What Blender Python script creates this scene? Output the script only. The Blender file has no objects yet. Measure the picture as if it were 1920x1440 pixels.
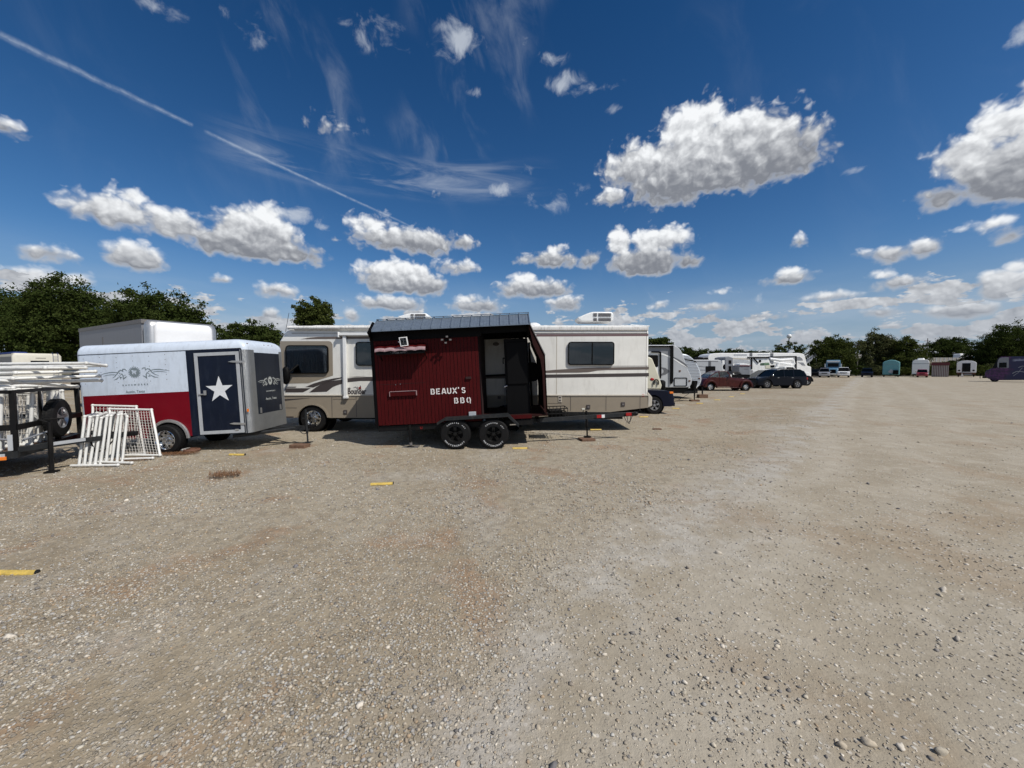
import bpy, bmesh, math, random
import numpy as np
from mathutils import Matrix, Vector, Euler
random.seed(7); rng = np.random.default_rng(11)
PI = math.pi; R = math.radians
C = bpy.context.scene.collection
# ------------------------------------------------------------------ camera
H = 1.95; F = 720.0
PITCH = math.atan(30 / 720)
cam_d = bpy.data.cameras.new('camera'); cam = bpy.data.objects.new('camera', cam_d); C.objects.link(cam)
cam.location = (0, 0, H); cam.rotation_euler = (PI / 2 - PITCH, 0, 0)
cam_d.sensor_width = 36; cam_d.lens = 13.5; cam_d.clip_start = .05; cam_d.clip_end = 5000
bpy.context.scene.camera = cam

def ray(px, py):
    a = (px - 960) / F; b = (720 - py) / F
    c, s = math.cos(PITCH), math.sin(PITCH)
    return Vector((a, c + b * s, -s + b * c))
def G(px, py, z=0):
    d = ray(px, py); t = (z - H) / d.z
    return Vector((d.x * t, d.y * t, z))
def P(px, py, Y):
    d = ray(px, py); t = Y / d.y
    return Vector((d.x * t, Y, H + d.z * t))
ZN = {'A': (0, 560, 4.0), 'B': (130, 570, 4.465), 'C': (500, 570, 5.144), 'D': (680, 570, 4.966), 'E': (960, 570, 5.144),
      'F': (1200, 620, 8.473), 'H': (1380, 620, 6.857), 'I': (1620, 580, 6.4), 'J': (0, 640, 5.144), 'K': (820, 775, 12.0),
      'L': (180, 680, 12.8), 'M': (695, 620, 12.387), 'N': (880, 600, 7.2), 'O': (1360, 650, 10.667), 'Q': (640, 710, 32.0), 'S': (480, 650, 12.0), 'p': (0, 0, 1.0)}
def tracer(root, zone):
    """photo coordinates -> (x, z) on the plane y = yl of a thing's own frame (used to read sizes off the photograph)"""
    M = Matrix.Translation(root.location) @ root.rotation_euler.to_matrix().to_4x4()
    Mi = M.inverted(); o = Mi @ Vector((0, 0, H)); R3 = Mi.to_3x3()
    ox, oy, k = ZN[zone]
    def f(zx, zy, yl=0.0):
        d = R3 @ ray(ox + zx / k, oy + zy / k)
        t = (yl - o.y) / d.y
        return (o.x + d.x * t, o.z + d.z * t)
    return f
# ------------------------------------------------------------------ materials
def nnew(nt, t, **kw):
    n = nt.nodes.new(t)
    for k, v in kw.items(): setattr(n, k, v)
    return n
MATS = {}
def mat(name, col, rough=.5, metal=0., var=0.0, vscale=3., dirt=None, damt=0., bump=0., bscale=60., coat=0., spec=.5, stretch=None, wave=None, emis=None):
    if name in MATS: return MATS[name]
    m = bpy.data.materials.new(name); m.use_nodes = True; nt = m.node_tree; L = nt.links
    b = nt.nodes['Principled BSDF']
    b.inputs['Base Color'].default_value = (*col, 1); b.inputs['Roughness'].default_value = rough
    b.inputs['Metallic'].default_value = metal; b.inputs['Specular IOR Level'].default_value = spec
    b.inputs['Coat Weight'].default_value = coat; b.inputs['Coat Roughness'].default_value = .08
    tc = nnew(nt, 'ShaderNodeTexCoord')
    src = tc.outputs['Object']
    if stretch:
        mp = nnew(nt, 'ShaderNodeMapping'); mp.inputs['Scale'].default_value = stretch; L.new(src, mp.inputs[0]); src = mp.outputs[0]
    out = None
    if var or dirt:
        n = nnew(nt, 'ShaderNodeTexNoise'); n.inputs['Scale'].default_value = vscale; n.inputs['Detail'].default_value = 7
        n.inputs['Roughness'].default_value = .65
        L.new(src, n.inputs['Vector'])
        mr = nnew(nt, 'ShaderNodeMapRange'); mr.inputs[1].default_value = .3; mr.inputs[2].default_value = .7
        mr.inputs[3].default_value = 1 - var; mr.inputs[4].default_value = 1 + var * .5
        L.new(n.outputs['Fac'], mr.inputs[0])
        mx = nnew(nt, 'ShaderNodeMix', data_type='RGBA', blend_type='MULTIPLY'); mx.inputs[0].default_value = 1
        mx.inputs[6].default_value = (*col, 1); L.new(mr.outputs[0], mx.inputs[7]); out = mx.outputs[2]
        if dirt:
            n2 = nnew(nt, 'ShaderNodeTexNoise'); n2.inputs['Scale'].default_value = vscale * 2.3; n2.inputs['Detail'].default_value = 9
            n2.inputs['Roughness'].default_value = .7
            mp2 = nnew(nt, 'ShaderNodeMapping'); mp2.inputs['Location'].default_value = (3, 7, 1); mp2.inputs['Scale'].default_value = (1.6, 1.6, .35)
            L.new(src, mp2.inputs[0]); L.new(mp2.outputs[0], n2.inputs['Vector'])
            r2 = nnew(nt, 'ShaderNodeMapRange'); r2.inputs[1].default_value = .5; r2.inputs[2].default_value = .75
            r2.inputs[4].default_value = damt; L.new(n2.outputs['Fac'], r2.inputs[0])
            m2 = nnew(nt, 'ShaderNodeMix', data_type='RGBA'); L.new(r2.outputs[0], m2.inputs[0]); L.new(out, m2.inputs[6])
            m2.inputs[7].default_value = (*dirt, 1); out = m2.outputs[2]
        L.new(out, b.inputs['Base Color'])
    if bump:
        n = nnew(nt, 'ShaderNodeTexNoise'); n.inputs['Scale'].default_value = bscale; n.inputs['Detail'].default_value = 4
        L.new(src, n.inputs['Vector'])
        bp = nnew(nt, 'ShaderNodeBump'); bp.inputs['Strength'].default_value = bump; bp.inputs['Distance'].default_value = .02
        L.new(n.outputs['Fac'], bp.inputs['Height']); L.new(bp.outputs[0], b.inputs['Normal'])
    if emis:
        b.inputs['Emission Color'].default_value = (*emis, 1); b.inputs['Emission Strength'].default_value = 1
    MATS[name] = m; return m
def glassmat(name, tint, mixf):
    if name in MATS: return MATS[name]
    m = bpy.data.materials.new(name); m.use_nodes = True; nt = m.node_tree; L = nt.links
    for n in list(nt.nodes): nt.nodes.remove(n)
    o = nnew(nt, 'ShaderNodeOutputMaterial'); t = nnew(nt, 'ShaderNodeBsdfTransparent'); t.inputs[0].default_value = (*tint, 1)
    g = nnew(nt, 'ShaderNodeBsdfGlossy'); g.inputs['Roughness'].default_value = .03; g.inputs[0].default_value = (.85, .9, .95, 1)
    fr = nnew(nt, 'ShaderNodeFresnel'); fr.inputs[0].default_value = 1.5
    ad = nnew(nt, 'ShaderNodeMath', operation='ADD'); ad.inputs[1].default_value = mixf; L.new(fr.outputs[0], ad.inputs[0])
    mx = nnew(nt, 'ShaderNodeMixShader'); L.new(ad.outputs[0], mx.inputs[0]); L.new(t.outputs[0], mx.inputs[1]); L.new(g.outputs[0], mx.inputs[2])
    L.new(mx.outputs[0], o.inputs[0]); MATS[name] = m; return m
def M_(n): return MATS[n]
DUST = (.3, .25, .19)
mat('rv_white', (.76, .75, .70), .38, var=.08, vscale=1.6, dirt=(.34, .31, .26), damt=.32, coat=.2, bump=.05, bscale=18)
mat('rv_roof', (.72, .71, .68), .6, var=.12, vscale=5, dirt=(.12, .11, .1), damt=.75)
mat('rv_tan', (.27, .23, .175), .4, var=.06, dirt=DUST, damt=.15, coat=.15)
mat('rv_trim', (.5, .46, .39), .45)
mat('rv_dark', (.055, .045, .043), .4)
mat('rv_brown', (.13, .105, .09), .45)
mat('rv_maroon', (.16, .1, .1), .45)
mat('white_plastic', (.78, .79, .78), .4, var=.05, dirt=(.4, .38, .34), damt=.2)
mat('white_paint', (.8, .8, .78), .3, var=.05, dirt=(.35, .32, .28), damt=.18, coat=.3)
mat('trailer_white', (.60, .67, .76), .38, var=.08, vscale=3, dirt=(.30, .32, .34), damt=.4, coat=.1, bump=.06, bscale=9)  # white paint with the reflected sky's blue mixed into its colour
mat('trailer_red', (.165, .0015, .009), .4, var=.12, vscale=2, spec=.2)
mat('trailer_navy', (.0035, .008, .022), .35, var=.25, vscale=2, dirt=(.06, .075, .1), damt=.2, spec=.25)
mat('nose_navy', (.006, .010, .02), .3, var=.4, vscale=5, stretch=(1, 8, .25), dirt=(.05, .06, .075), damt=.5, spec=.3)
mat('aluminium', (.52, .52, .51), .38, metal=.75, var=.15, dirt=(.25, .24, .22), damt=.25)
mat('diamond_plate', (.37, .38, .38), .35, metal=.7, var=.15, bump=.5, bscale=90)
mat('logo_grey', (.18, .22, .24), .5)
mat('logo_pale', (.42, .44, .42), .5)
mat('star_white', (.72, .74, .76), .5, var=.1, vscale=8)
mat('black_steel', (.006, .006, .0065), .5, var=.3, dirt=(.05, .04, .03), damt=.2, spec=.2)
mat('dark_steel', (.016, .018, .02), .5, var=.3, dirt=(.1, .085, .07), damt=.3, spec=.3)
mat('rust', (.13, .06, .035), .85, var=.4, vscale=12)
mat('rubber', (.007, .007, .0075), .7, var=.3, vscale=12, dirt=(.07, .06, .05), damt=.2, spec=.2)
mat('chrome', (.72, .73, .74), .16, metal=1, var=.1, vscale=9)
mat('rim_grey', (.4, .4, .41), .35, metal=.8, var=.15)
mat('rim_black', (.006, .006, .006), .4, spec=.3)
mat('black', (.003, .003, .003), .6, spec=.12)
mat('tint_glass', (.002, .003, .0035), .06, spec=.15)
mat('curtain', (.09, .115, .13), .8, var=.1)
mat('teal_curtain', (.09, .15, .15), .8)
mat('bbq_red', (.062, .0035, .0042), .6, spec=.12, var=.35, vscale=4, stretch=(6, 1, .7), dirt=(.04, .008, .008), damt=.6, bump=.12, bscale=30)
mat('bbq_groove', (.018, .002, .002), .8)
mat('bbq_pink', (.36, .25, .26), .6, var=.35, vscale=9, dirt=(.2, .03, .04), damt=.8)
mat('bbq_black', (.0022, .0022, .0026), .6, spec=.12)
mat('bbq_brown', (.028, .008, .007), .7, spec=.15, var=.4, vscale=5)
mat('bbq_letter', (.78, .75, .73), .6, var=.12, vscale=14)
mat('chalk', (.2, .2, .2), .8)
mat('galv', (.20, .245, .30), .34, metal=.45, var=.2, vscale=4, stretch=(2, 1, 6))
mat('tyre_letter', (.62, .63, .64), .6)
mat('marker_red', (.35, .01, .012), .25)
mat('marker_white', (.8, .8, .8), .3)
mat('amber', (.75, .19, .02), .25)
mat('headlamp', (.6, .62, .64), .08, metal=.5)
mat('yellow_paint', (.60, .42, .085), .7, var=.4, vscale=22, dirt=(.34, .27, .16), damt=.8)
mat('pvc', (.70, .70, .67), .45, var=.12, vscale=5, dirt=(.34, .3, .24), damt=.5)
mat('net', (.62, .6, .56), .8)
mat('wood_block', (.16, .09, .055), .9, var=.4, vscale=14)
mat('dry_grass', (.2, .1, .045), .95, var=.4, vscale=20)
mat('straw', (.36, .25, .12), .95, var=.3, vscale=20)
mat('gloss_grey', (.12, .125, .135), .4, var=.05)
mat('box_shade_grey', (.20, .21, .235), .45, var=.06, vscale=2, stretch=(6, 1, .5))  # shade on the truck's box, put into its colour as grey
mat('box_white', (.8, .81, .82), .35, var=.04, coat=.2)
mat('trim_grey', (.17, .16, .155), .5, metal=.3)
mat('camper_cream', (.55, .53, .45), .5, var=.06, dirt=(.3, .27, .22), damt=.3)
mat('camper_shade_grey', (.2, .21, .22), .5)  # shade colour for the camper's side away from the sun
mat('tarp_blue', (.01, .03, .14), .6)
mat('maroon_tarp', (.07, .008, .012), .45, var=.5, vscale=7, bump=.6, bscale=12)
mat('jeep_blue', (.004, .006, .016), .3, spec=.2)
mat('suv_blue', (.0035, .005, .010), .28, spec=.22, var=.1)
mat('coupe_maroon', (.05, .006, .005), .3, coat=.15, spec=.3, var=.5, vscale=3, dirt=(.11, .03, .02), damt=.5)
mat('grey_rv', (.42, .44, .46), .42, var=.05, dirt=(.3, .28, .26), damt=.15)
mat('ribbed_white', (.62, .66, .7), .3, metal=.25, bump=0)
mat('cream_shell', (.64, .61, .48), .4, var=.05)
mat('pale_grey', (.42, .44, .46), .45, var=.1, dirt=(.25, .23, .2), damt=.3)
mat('mid_grey', (.22, .23, .25), .5, var=.1)
mat('silver_paint', (.4, .4, .41), .3, metal=.4)
mat('teal_cover', (.14, .34, .36), .75, var=.15, vscale=2, bump=.4, bscale=4)
mat('truck_blue', (.12, .25, .36), .35, var=.1)
mat('red_paint', (.22, .02, .022), .3, coat=.4)
mat('shed_red', (.11, .02, .024), .7)
mat('shed_pale', (.36, .33, .31), .7, var=.1)
mat('concrete', (.3, .28, .25), .85, var=.15)
mat('tan_wall', (.22, .19, .14), .85, var=.2)
mat('bark', (.07, .055, .042), .95, var=.4, vscale=8, bump=.6, bscale=10)
mat('pale_bark', (.16, .145, .125), .95, var=.4, vscale=8)
mat('gas_green', (.1, .17, .1), .6)
mat('skylight', (.2, .25, .14), .4, var=.3, vscale=6)
# ------------------------------------------------------------------ mesh builder
class MB:
    def __init__(s): s.v = []; s.f = []
    def add(s, vs, fs):
        o = len(s.v); s.v += [tuple(v) for v in vs]; s.f += [tuple(i + o for i in f) for f in fs]; return s
    def box(s, x0, x1, y0, y1, z0, z1):
        if x0 > x1: x0, x1 = x1, x0
        if y0 > y1: y0, y1 = y1, y0
        if z0 > z1: z0, z1 = z1, z0
        vs = [(x, y, z) for x in (x0, x1) for y in (y0, y1) for z in (z0, z1)]
        return s.add(vs, [(0, 1, 3, 2), (4, 6, 7, 5), (0, 4, 5, 1), (2, 3, 7, 6), (0, 2, 6, 4), (1, 5, 7, 3)])
    def prism(s, pts, y0, y1):
        """polygon in xz pushed along y; y0/y1 number or function of z"""
        a = y0 if callable(y0) else (lambda z: y0); b = y1 if callable(y1) else (lambda z: y1)
        n = len(pts)
        ar = sum(pts[i][0] * pts[(i + 1) % n][1] - pts[(i + 1) % n][0] * pts[i][1] for i in range(n))
        if ar < 0: pts = pts[::-1]
        vs = [(x, a(z), z) for x, z in pts] + [(x, b(z), z) for x, z in pts]
        fs = [tuple(range(n)), tuple(range(2 * n - 1, n - 1, -1))]
        fs += [(i, i + n, (i + 1) % n + n, (i + 1) % n) for i in range(n)]
        return s.add(vs, fs)
    def tube(s, p, q, r, n=8, r2=None, cap=True):
        p = Vector(p); q = Vector(q); d = (q - p)
        if d.length < 1e-6: return s
        u = d.normalized(); a = u.orthogonal().normalized(); b = u.cross(a); r2 = r if r2 is None else r2
        vs = [p + (a * math.cos(2 * PI * i / n) + b * math.sin(2 * PI * i / n)) * r for i in range(n)]
        vs += [q + (a * math.cos(2 * PI * i / n) + b * math.sin(2 * PI * i / n)) * r2 for i in range(n)]
        fs = [(i, (i + 1) % n, (i + 1) % n + n, i + n) for i in range(n)]
        if cap: fs += [tuple(range(n - 1, -1, -1)), tuple(range(n, 2 * n))]
        return s.add(vs, fs)
    def path(s, pts, r, n=8):
        for a, b in zip(pts, pts[1:]): s.tube(a, b, r, n)
        return s
    def lathe(s, prof, c, n=32, axis='y'):
        """prof: list of (radius, along) turned about the y (or z / x) axis through c"""
        vs = []; m = len(prof)
        for i in range(n):
            t = 2 * PI * i / n; ct, st = math.cos(t), math.sin(t)
            for r, h in prof:
                if axis == 'y': vs.append((c[0] + r * ct, c[1] + h, c[2] + r * st))
                elif axis == 'z': vs.append((c[0] + r * ct, c[1] + r * st, c[2] + h))
                else: vs.append((c[0] + h, c[1] + r * ct, c[2] + r * st))
        fs = [(i * m + j, i * m + j + 1, ((i + 1) % n) * m + j + 1, ((i + 1) % n) * m + j) for i in range(n) for j in range(m - 1)]
        return s.add(vs, fs)
    def stack(s, levels, k=5):
        """rounded rectangles (z, x0, x1, y0, y1, r) joined into one closed hull"""
        rings = []
        for z, x0, x1, y0, y1, r in levels:
            ring = []
            for cx, cy, a0 in ((x1 - r, y1 - r, 0), (x0 + r, y1 - r, 90), (x0 + r, y0 + r, 180), (x1 - r, y0 + r, 270)):
                for i in range(k + 1):
                    a = R(a0 + 90 * i / k); ring.append((cx + r * math.cos(a), cy + r * math.sin(a), z))
            rings.append(ring)
        n = len(rings[0]); vs = [v for r_ in rings for v in r_]
        fs = [(a * n + i, a * n + (i + 1) % n, (a + 1) * n + (i + 1) % n, (a + 1) * n + i) for a in range(len(rings) - 1) for i in range(n)]
        fs += [tuple(range(n - 1, -1, -1)), tuple(range((len(rings) - 1) * n, len(rings) * n))]
        return s.add(vs, fs)
    def ribbon(s, pts, w, y0, y1):
        """stroke of width w (number or list) along xz points, thickness y0..y1"""
        n = len(pts); L = []; Rr = []
        for i in range(n):
            a = Vector(pts[max(0, i - 1)]); b = Vector(pts[min(n - 1, i + 1)]); d = (b - a).normalized(); nn = Vector((-d.y, d.x))
            ww = (w[i] if isinstance(w, (list, tuple)) else w) / 2
            L.append(Vector(pts[i]) + nn * ww); Rr.append(Vector(pts[i]) - nn * ww)
        for i in range(n - 1): s.prism([tuple(L[i]), tuple(L[i + 1]), tuple(Rr[i + 1]), tuple(Rr[i])], y0, y1)
        return s
    def ball(s, c, rx, ry=None, rz=None, n=12, m=8):
        ry = ry or rx; rz = rz or rx
        vs = []; fs = []
        for j in range(m + 1):
            p = PI * j / m
            for i in range(n):
                t = 2 * PI * i / n
                vs.append((c[0] + rx * math.sin(p) * math.cos(t), c[1] + ry * math.sin(p) * math.sin(t), c[2] + rz * math.cos(p)))
        for j in range(m):
            for i in range(n): fs.append((j * n + i, (j + 1) * n + i, (j + 1) * n + (i + 1) % n, j * n + (i + 1) % n))
        return s.add(vs, fs)
    def build(s, name, m, parent=None, bevel=0, smooth=None):
        me = bpy.data.meshes.new(name); me.from_pydata(s.v, [], s.f)
        bm = bmesh.new(); bm.from_mesh(me); bmesh.ops.remove_doubles(bm, verts=bm.verts, dist=1e-5)
        bmesh.ops.dissolve_degenerate(bm, edges=bm.edges, dist=1e-5)
        bmesh.ops.recalc_face_normals(bm, faces=bm.faces); bm.to_mesh(me); bm.free()
        me.materials.append(MATS[m] if isinstance(m, str) else m)
        o = bpy.data.objects.new(name, me); C.objects.link(o)
        if parent: o.parent = parent
        if bevel:
            b = o.modifiers.new('bevel', 'BEVEL'); b.width = bevel; b.segments = 2; b.limit_method = 'ANGLE'; b.angle_limit = R(40)
        if smooth is not None:
            me.shade_smooth()
            me.set_sharp_from_angle(angle=R(smooth))
        return o
def box(name, m, parent, x0, x1, y0, y1, z0, z1, bevel=0): return MB().box(x0, x1, y0, y1, z0, z1).build(name, m, parent, bevel)
def pr(name, m, parent, pts, y0, y1, bevel=0, smooth=None): return MB().prism(pts, y0, y1).build(name, m, parent, bevel, smooth)
def rrect(x0, x1, z0, z1, r, k=5):
    if x0 > x1: x0, x1 = x1, x0
    if z0 > z1: z0, z1 = z1, z0
    out = []
    for cx, cz, a0 in ((x1 - r, z1 - r, 0), (x0 + r, z1 - r, 90), (x0 + r, z0 + r, 180), (x1 - r, z0 + r, 270)):
        for i in range(k + 1):
            a = R(a0 + 90 * i / k); out.append((cx + r * math.cos(a), cz + r * math.sin(a)))
    return out
def arc(cx, cz, r, a0, a1, n=10): return [(cx + r * math.cos(R(a0 + (a1 - a0) * i / n)), cz + r * math.sin(R(a0 + (a1 - a0) * i / n))) for i in range(n + 1)]
def thing(name, label, cat, loc=(0, 0, 0), rot=(0, 0, 0), group=None):
    o = bpy.data.objects.new(name, None); C.objects.link(o); o.location = loc; o.rotation_euler = rot
    o['label'] = label; o['category'] = cat
    if group: o['group'] = group
    return o
def tag(o, label, cat, group=None):
    o['label'] = label; o['category'] = cat
    if group: o['group'] = group
    return o
def struct(o, kind='structure'): o['kind'] = kind; return o
def text(s, size, m, parent, x, y, z, offset=0., align='CENTER', rot=0., sx=1., name='lettering', depth=.0015, spacing=1., Mx=None):
    cu = bpy.data.curves.new('t', 'FONT'); cu.body = s; cu.size = size; cu.offset = offset; cu.extrude = depth; cu.align_x = align
    cu.space_character = spacing; cu.resolution_u = 3
    t = bpy.data.objects.new('t', cu); C.objects.link(t)
    dg = bpy.context.evaluated_depsgraph_get(); me = bpy.data.meshes.new_from_object(t.evaluated_get(dg))
    bpy.data.objects.remove(t); bpy.data.curves.remove(cu)
    T = Matrix.Translation((x, y, z)) @ Matrix.Rotation(-rot, 4, 'Y') @ Matrix.Rotation(PI / 2, 4, 'X') @ Matrix.Scale(sx, 4, (1, 0, 0))
    me.transform(Mx if Mx is not None else T)
    me.materials.clear(); me.materials.append(MATS[m]); me.name = name
    o = bpy.data.objects.new(name, me); C.objects.link(o)
    if parent: o.parent = parent
    return o
def wheel(parent, x, y, z, r, w=.22, style='spoke', rimr=None, side=-1, name='wheel', n=28, rim_m='rim_grey'):
    """tyre (the part) with rim and hub as sub-parts; outer face looks to side*y"""
    rr = rimr or r * .6; s = side
    prof = [(rr, -.5 * w), (rr + .02, -.5 * w), (r * .93, -.47 * w), (r, -.34 * w), (r, .34 * w), (r * .93, .47 * w), (rr + .02, .5 * w), (rr, .5 * w), (rr - .02, .3 * w), (rr - .02, -.3 * w), (rr, -.5 * w)]
    t = MB().lathe(prof, (x, y, z), n)
    nb = 40 if r > .3 and n > 20 else 0
    for i in range(nb):
        a = 2 * PI * i / nb; 
        for sy in (-1, 1):
            p = Vector((x + (r + .002) * math.cos(a), y + sy * w * .2, z + (r + .002) * math.sin(a)))
            tx = Vector((-math.sin(a), 0, math.cos(a))) * .018; nr = Vector((math.cos(a), 0, math.sin(a))) * .006; yy = Vector((0, w * .13, 0))
            t.add([p - tx - yy - nr, p + tx - yy - nr, p + tx + yy - nr, p - tx + yy - nr, p - tx - yy + nr, p + tx - yy + nr, p + tx + yy + nr, p - tx + yy + nr],
                  [(0, 1, 2, 3), (4, 5, 6, 7), (0, 1, 5, 4), (1, 2, 6, 5), (2, 3, 7, 6), (3, 0, 4, 7)])
    T = t.build(name, 'rubber', parent, smooth=35)
    rm = MB(); e = s * w * .5
    def yy(v): return v * s * -1  # depth behind outer face
    o0 = s * .46 * w
    rm.lathe([(rr + .004, o0), (rr - .012, o0 + s * .006), (rr - .03, o0 - s * .02), (rr - .045, o0 - s * .07), (rr * .3, o0 - s * .06), (.0, o0 - s * .06)], (x, y, z), n)
    fy = y + o0
    if style == 'spoke':
        for i in range(5):
            a = 2 * PI * i / 5 + .3
            for da in (-.13, .13):
                c = Vector((math.cos(a + da), math.sin(a + da)));  c0 = Vector((math.cos(a), math.sin(a)))
                pts = [c0 * rr * .18, c * (rr - .015)]
                rm.ribbon([tuple(Vector((x, z)) + p) for p in pts], [rr * .2, rr * .14], fy - s * .035, fy - s * .002)
        rm.lathe([(rr * .25, o0 - s * .03), (rr * .23, o0), (0, o0 + s * .004)], (x, y, z), 16)
        RM = rm.build('rim', rim_m, T, smooth=35)
        ho = MB()
        ho.lathe([(rr - .03, o0 - s * .055), (0, o0 - s * .055)], (x, y, z), 20)
        ho.build('brake_disc', 'black', T)
    else:
        k = 8
        RM = rm.build('rim', rim_m, T, smooth=35)
        hl = MB()
        for i in range(k):
            a = 2 * PI * i / k + .2; rad = rr * .66
            hl.lathe([(rr * .115, 0), (rr * .1, s * .006), (0, s * .006)], (x + rad * math.cos(a), fy - s * .066, z + rad * math.sin(a)), 10)
        hl.build('rim_hole', 'black', T)
        hb = MB().lathe([(rr * .28, o0 - s * .06), (rr * .27, o0 - s * .02), (rr * .2, o0 + s * .01), (0, o0 + s * .015)], (x, y, z), 16)
        for i in range(5):
            a = 2 * PI * i / 5; rad = rr * .4
            hb.lathe([(.012, o0 - s * .06), (.012, o0 - s * .03), (0, o0 - s * .03)], (x + rad * math.cos(a), y, z + rad * math.sin(a)), 6)
        hb.build('hub', rim_m if rim_m == 'rim_black' else 'chrome', T, smooth=35)
    return T
# ------------------------------------------------------------------ sky, sun
SUN = Vector((.65, -.5, 1.0)).normalized()
sun_el = math.asin(SUN.z); sun_az = math.atan2(SUN.x, SUN.y)
sd = bpy.data.lights.new('sun', 'SUN'); sd.energy = 4.3; sd.angle = R(.5); sd.color = (1, .95, .88)
so = bpy.data.objects.new('sun', sd); C.objects.link(so); so.rotation_euler = (-SUN).to_track_quat('-Z', 'Y').to_euler(); so.location = (20, -20, 40)
world = bpy.data.worlds.new("World"); bpy.context.scene.world = world; world.use_nodes = True
nt = world.node_tree
for n in list(nt.nodes): nt.nodes.remove(n)
LK = nt.links
class E:
    """a float in the sky's node tree"""
    def __init__(s, k): s.k = k
    @staticmethod
    def m(op, *a, clamp=False):
        n = nt.nodes.new('ShaderNodeMath'); n.operation = op; n.use_clamp = clamp
        for i, v in enumerate(a):
            if isinstance(v, E): LK.new(v.k, n.inputs[i])
            else: n.inputs[i].default_value = float(v)
        return E(n.outputs[0])
    def __add__(s, o): return E.m('ADD', s, o)
    __radd__ = __add__
    def __sub__(s, o): return E.m('SUBTRACT', s, o)
    def __rsub__(s, o): return E.m('SUBTRACT', o, s)
    def __mul__(s, o): return E.m('MULTIPLY', s, o)
    __rmul__ = __mul__
    def __truediv__(s, o): return E.m('DIVIDE', s, o)
def mx(a, b): return E.m('MAXIMUM', a, b)
def mn(a, b): return E.m('MINIMUM', a, b)
def sstep(x, a, b, lo=0., hi=1., kind='SMOOTHSTEP'):
    n = nt.nodes.new('ShaderNodeMapRange'); n.interpolation_type = kind
    LK.new(x.k, n.inputs[0]); n.inputs[1].default_value = a; n.inputs[2].default_value = b; n.inputs[3].default_value = lo; n.inputs[4].default_value = hi
    return E(n.outputs[0])
def vec(x, y, z=0.):
    n = nt.nodes.new('ShaderNodeCombineXYZ')
    for i, v in enumerate((x, y, z)):
        if isinstance(v, E): LK.new(v.k, n.inputs[i])
        else: n.inputs[i].default_value = v
    return n.outputs[0]
def vop(op, a, b, out=0):
    n = nt.nodes.new('ShaderNodeVectorMath'); n.operation = op
    LK.new(a, n.inputs[0])
    if b is not None:
        if isinstance(b, tuple): n.inputs[1].default_value = b
        else: LK.new(b, n.inputs[1])
    return n.outputs[out]
def noise(v, scale, detail=4., rough=.55, lac=2., dist=0., dim='2D'):
    n = nt.nodes.new('ShaderNodeTexNoise'); n.noise_dimensions = dim; LK.new(v, n.inputs['Vector']); n.inputs['Scale'].default_value = scale
    n.inputs['Detail'].default_value = detail; n.inputs['Roughness'].default_value = rough; n.inputs['Lacunarity'].default_value = lac
    n.inputs['Distortion'].default_value = dist
    return n
def mixc(f, a, b):
    n = nt.nodes.new('ShaderNodeMix'); n.data_type = 'RGBA'
    LK.new(f.k, n.inputs[0])
    for i, v in ((6, a), (7, b)):
        if isinstance(v, tuple): n.inputs[i].default_value = (*v, 1)
        else: LK.new(v, n.inputs[i])
    return n.outputs[2]
tc = nt.nodes.new('ShaderNodeTexCoord')
sp = nt.nodes.new('ShaderNodeSeparateXYZ'); LK.new(tc.outputs['Generated'], sp.inputs[0])
dx, dy, dz = (E(sp.outputs[i]) for i in range(3))
AZ = E.m('ARCTAN2', dx, dy) * (180 / PI); EL = E.m('ARCSINE', dz) * (180 / PI)
def azel(px, py):
    d = ray(px, py).normalized(); return math.degrees(math.atan2(d.x, d.y)), math.degrees(math.asin(d.z))
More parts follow.
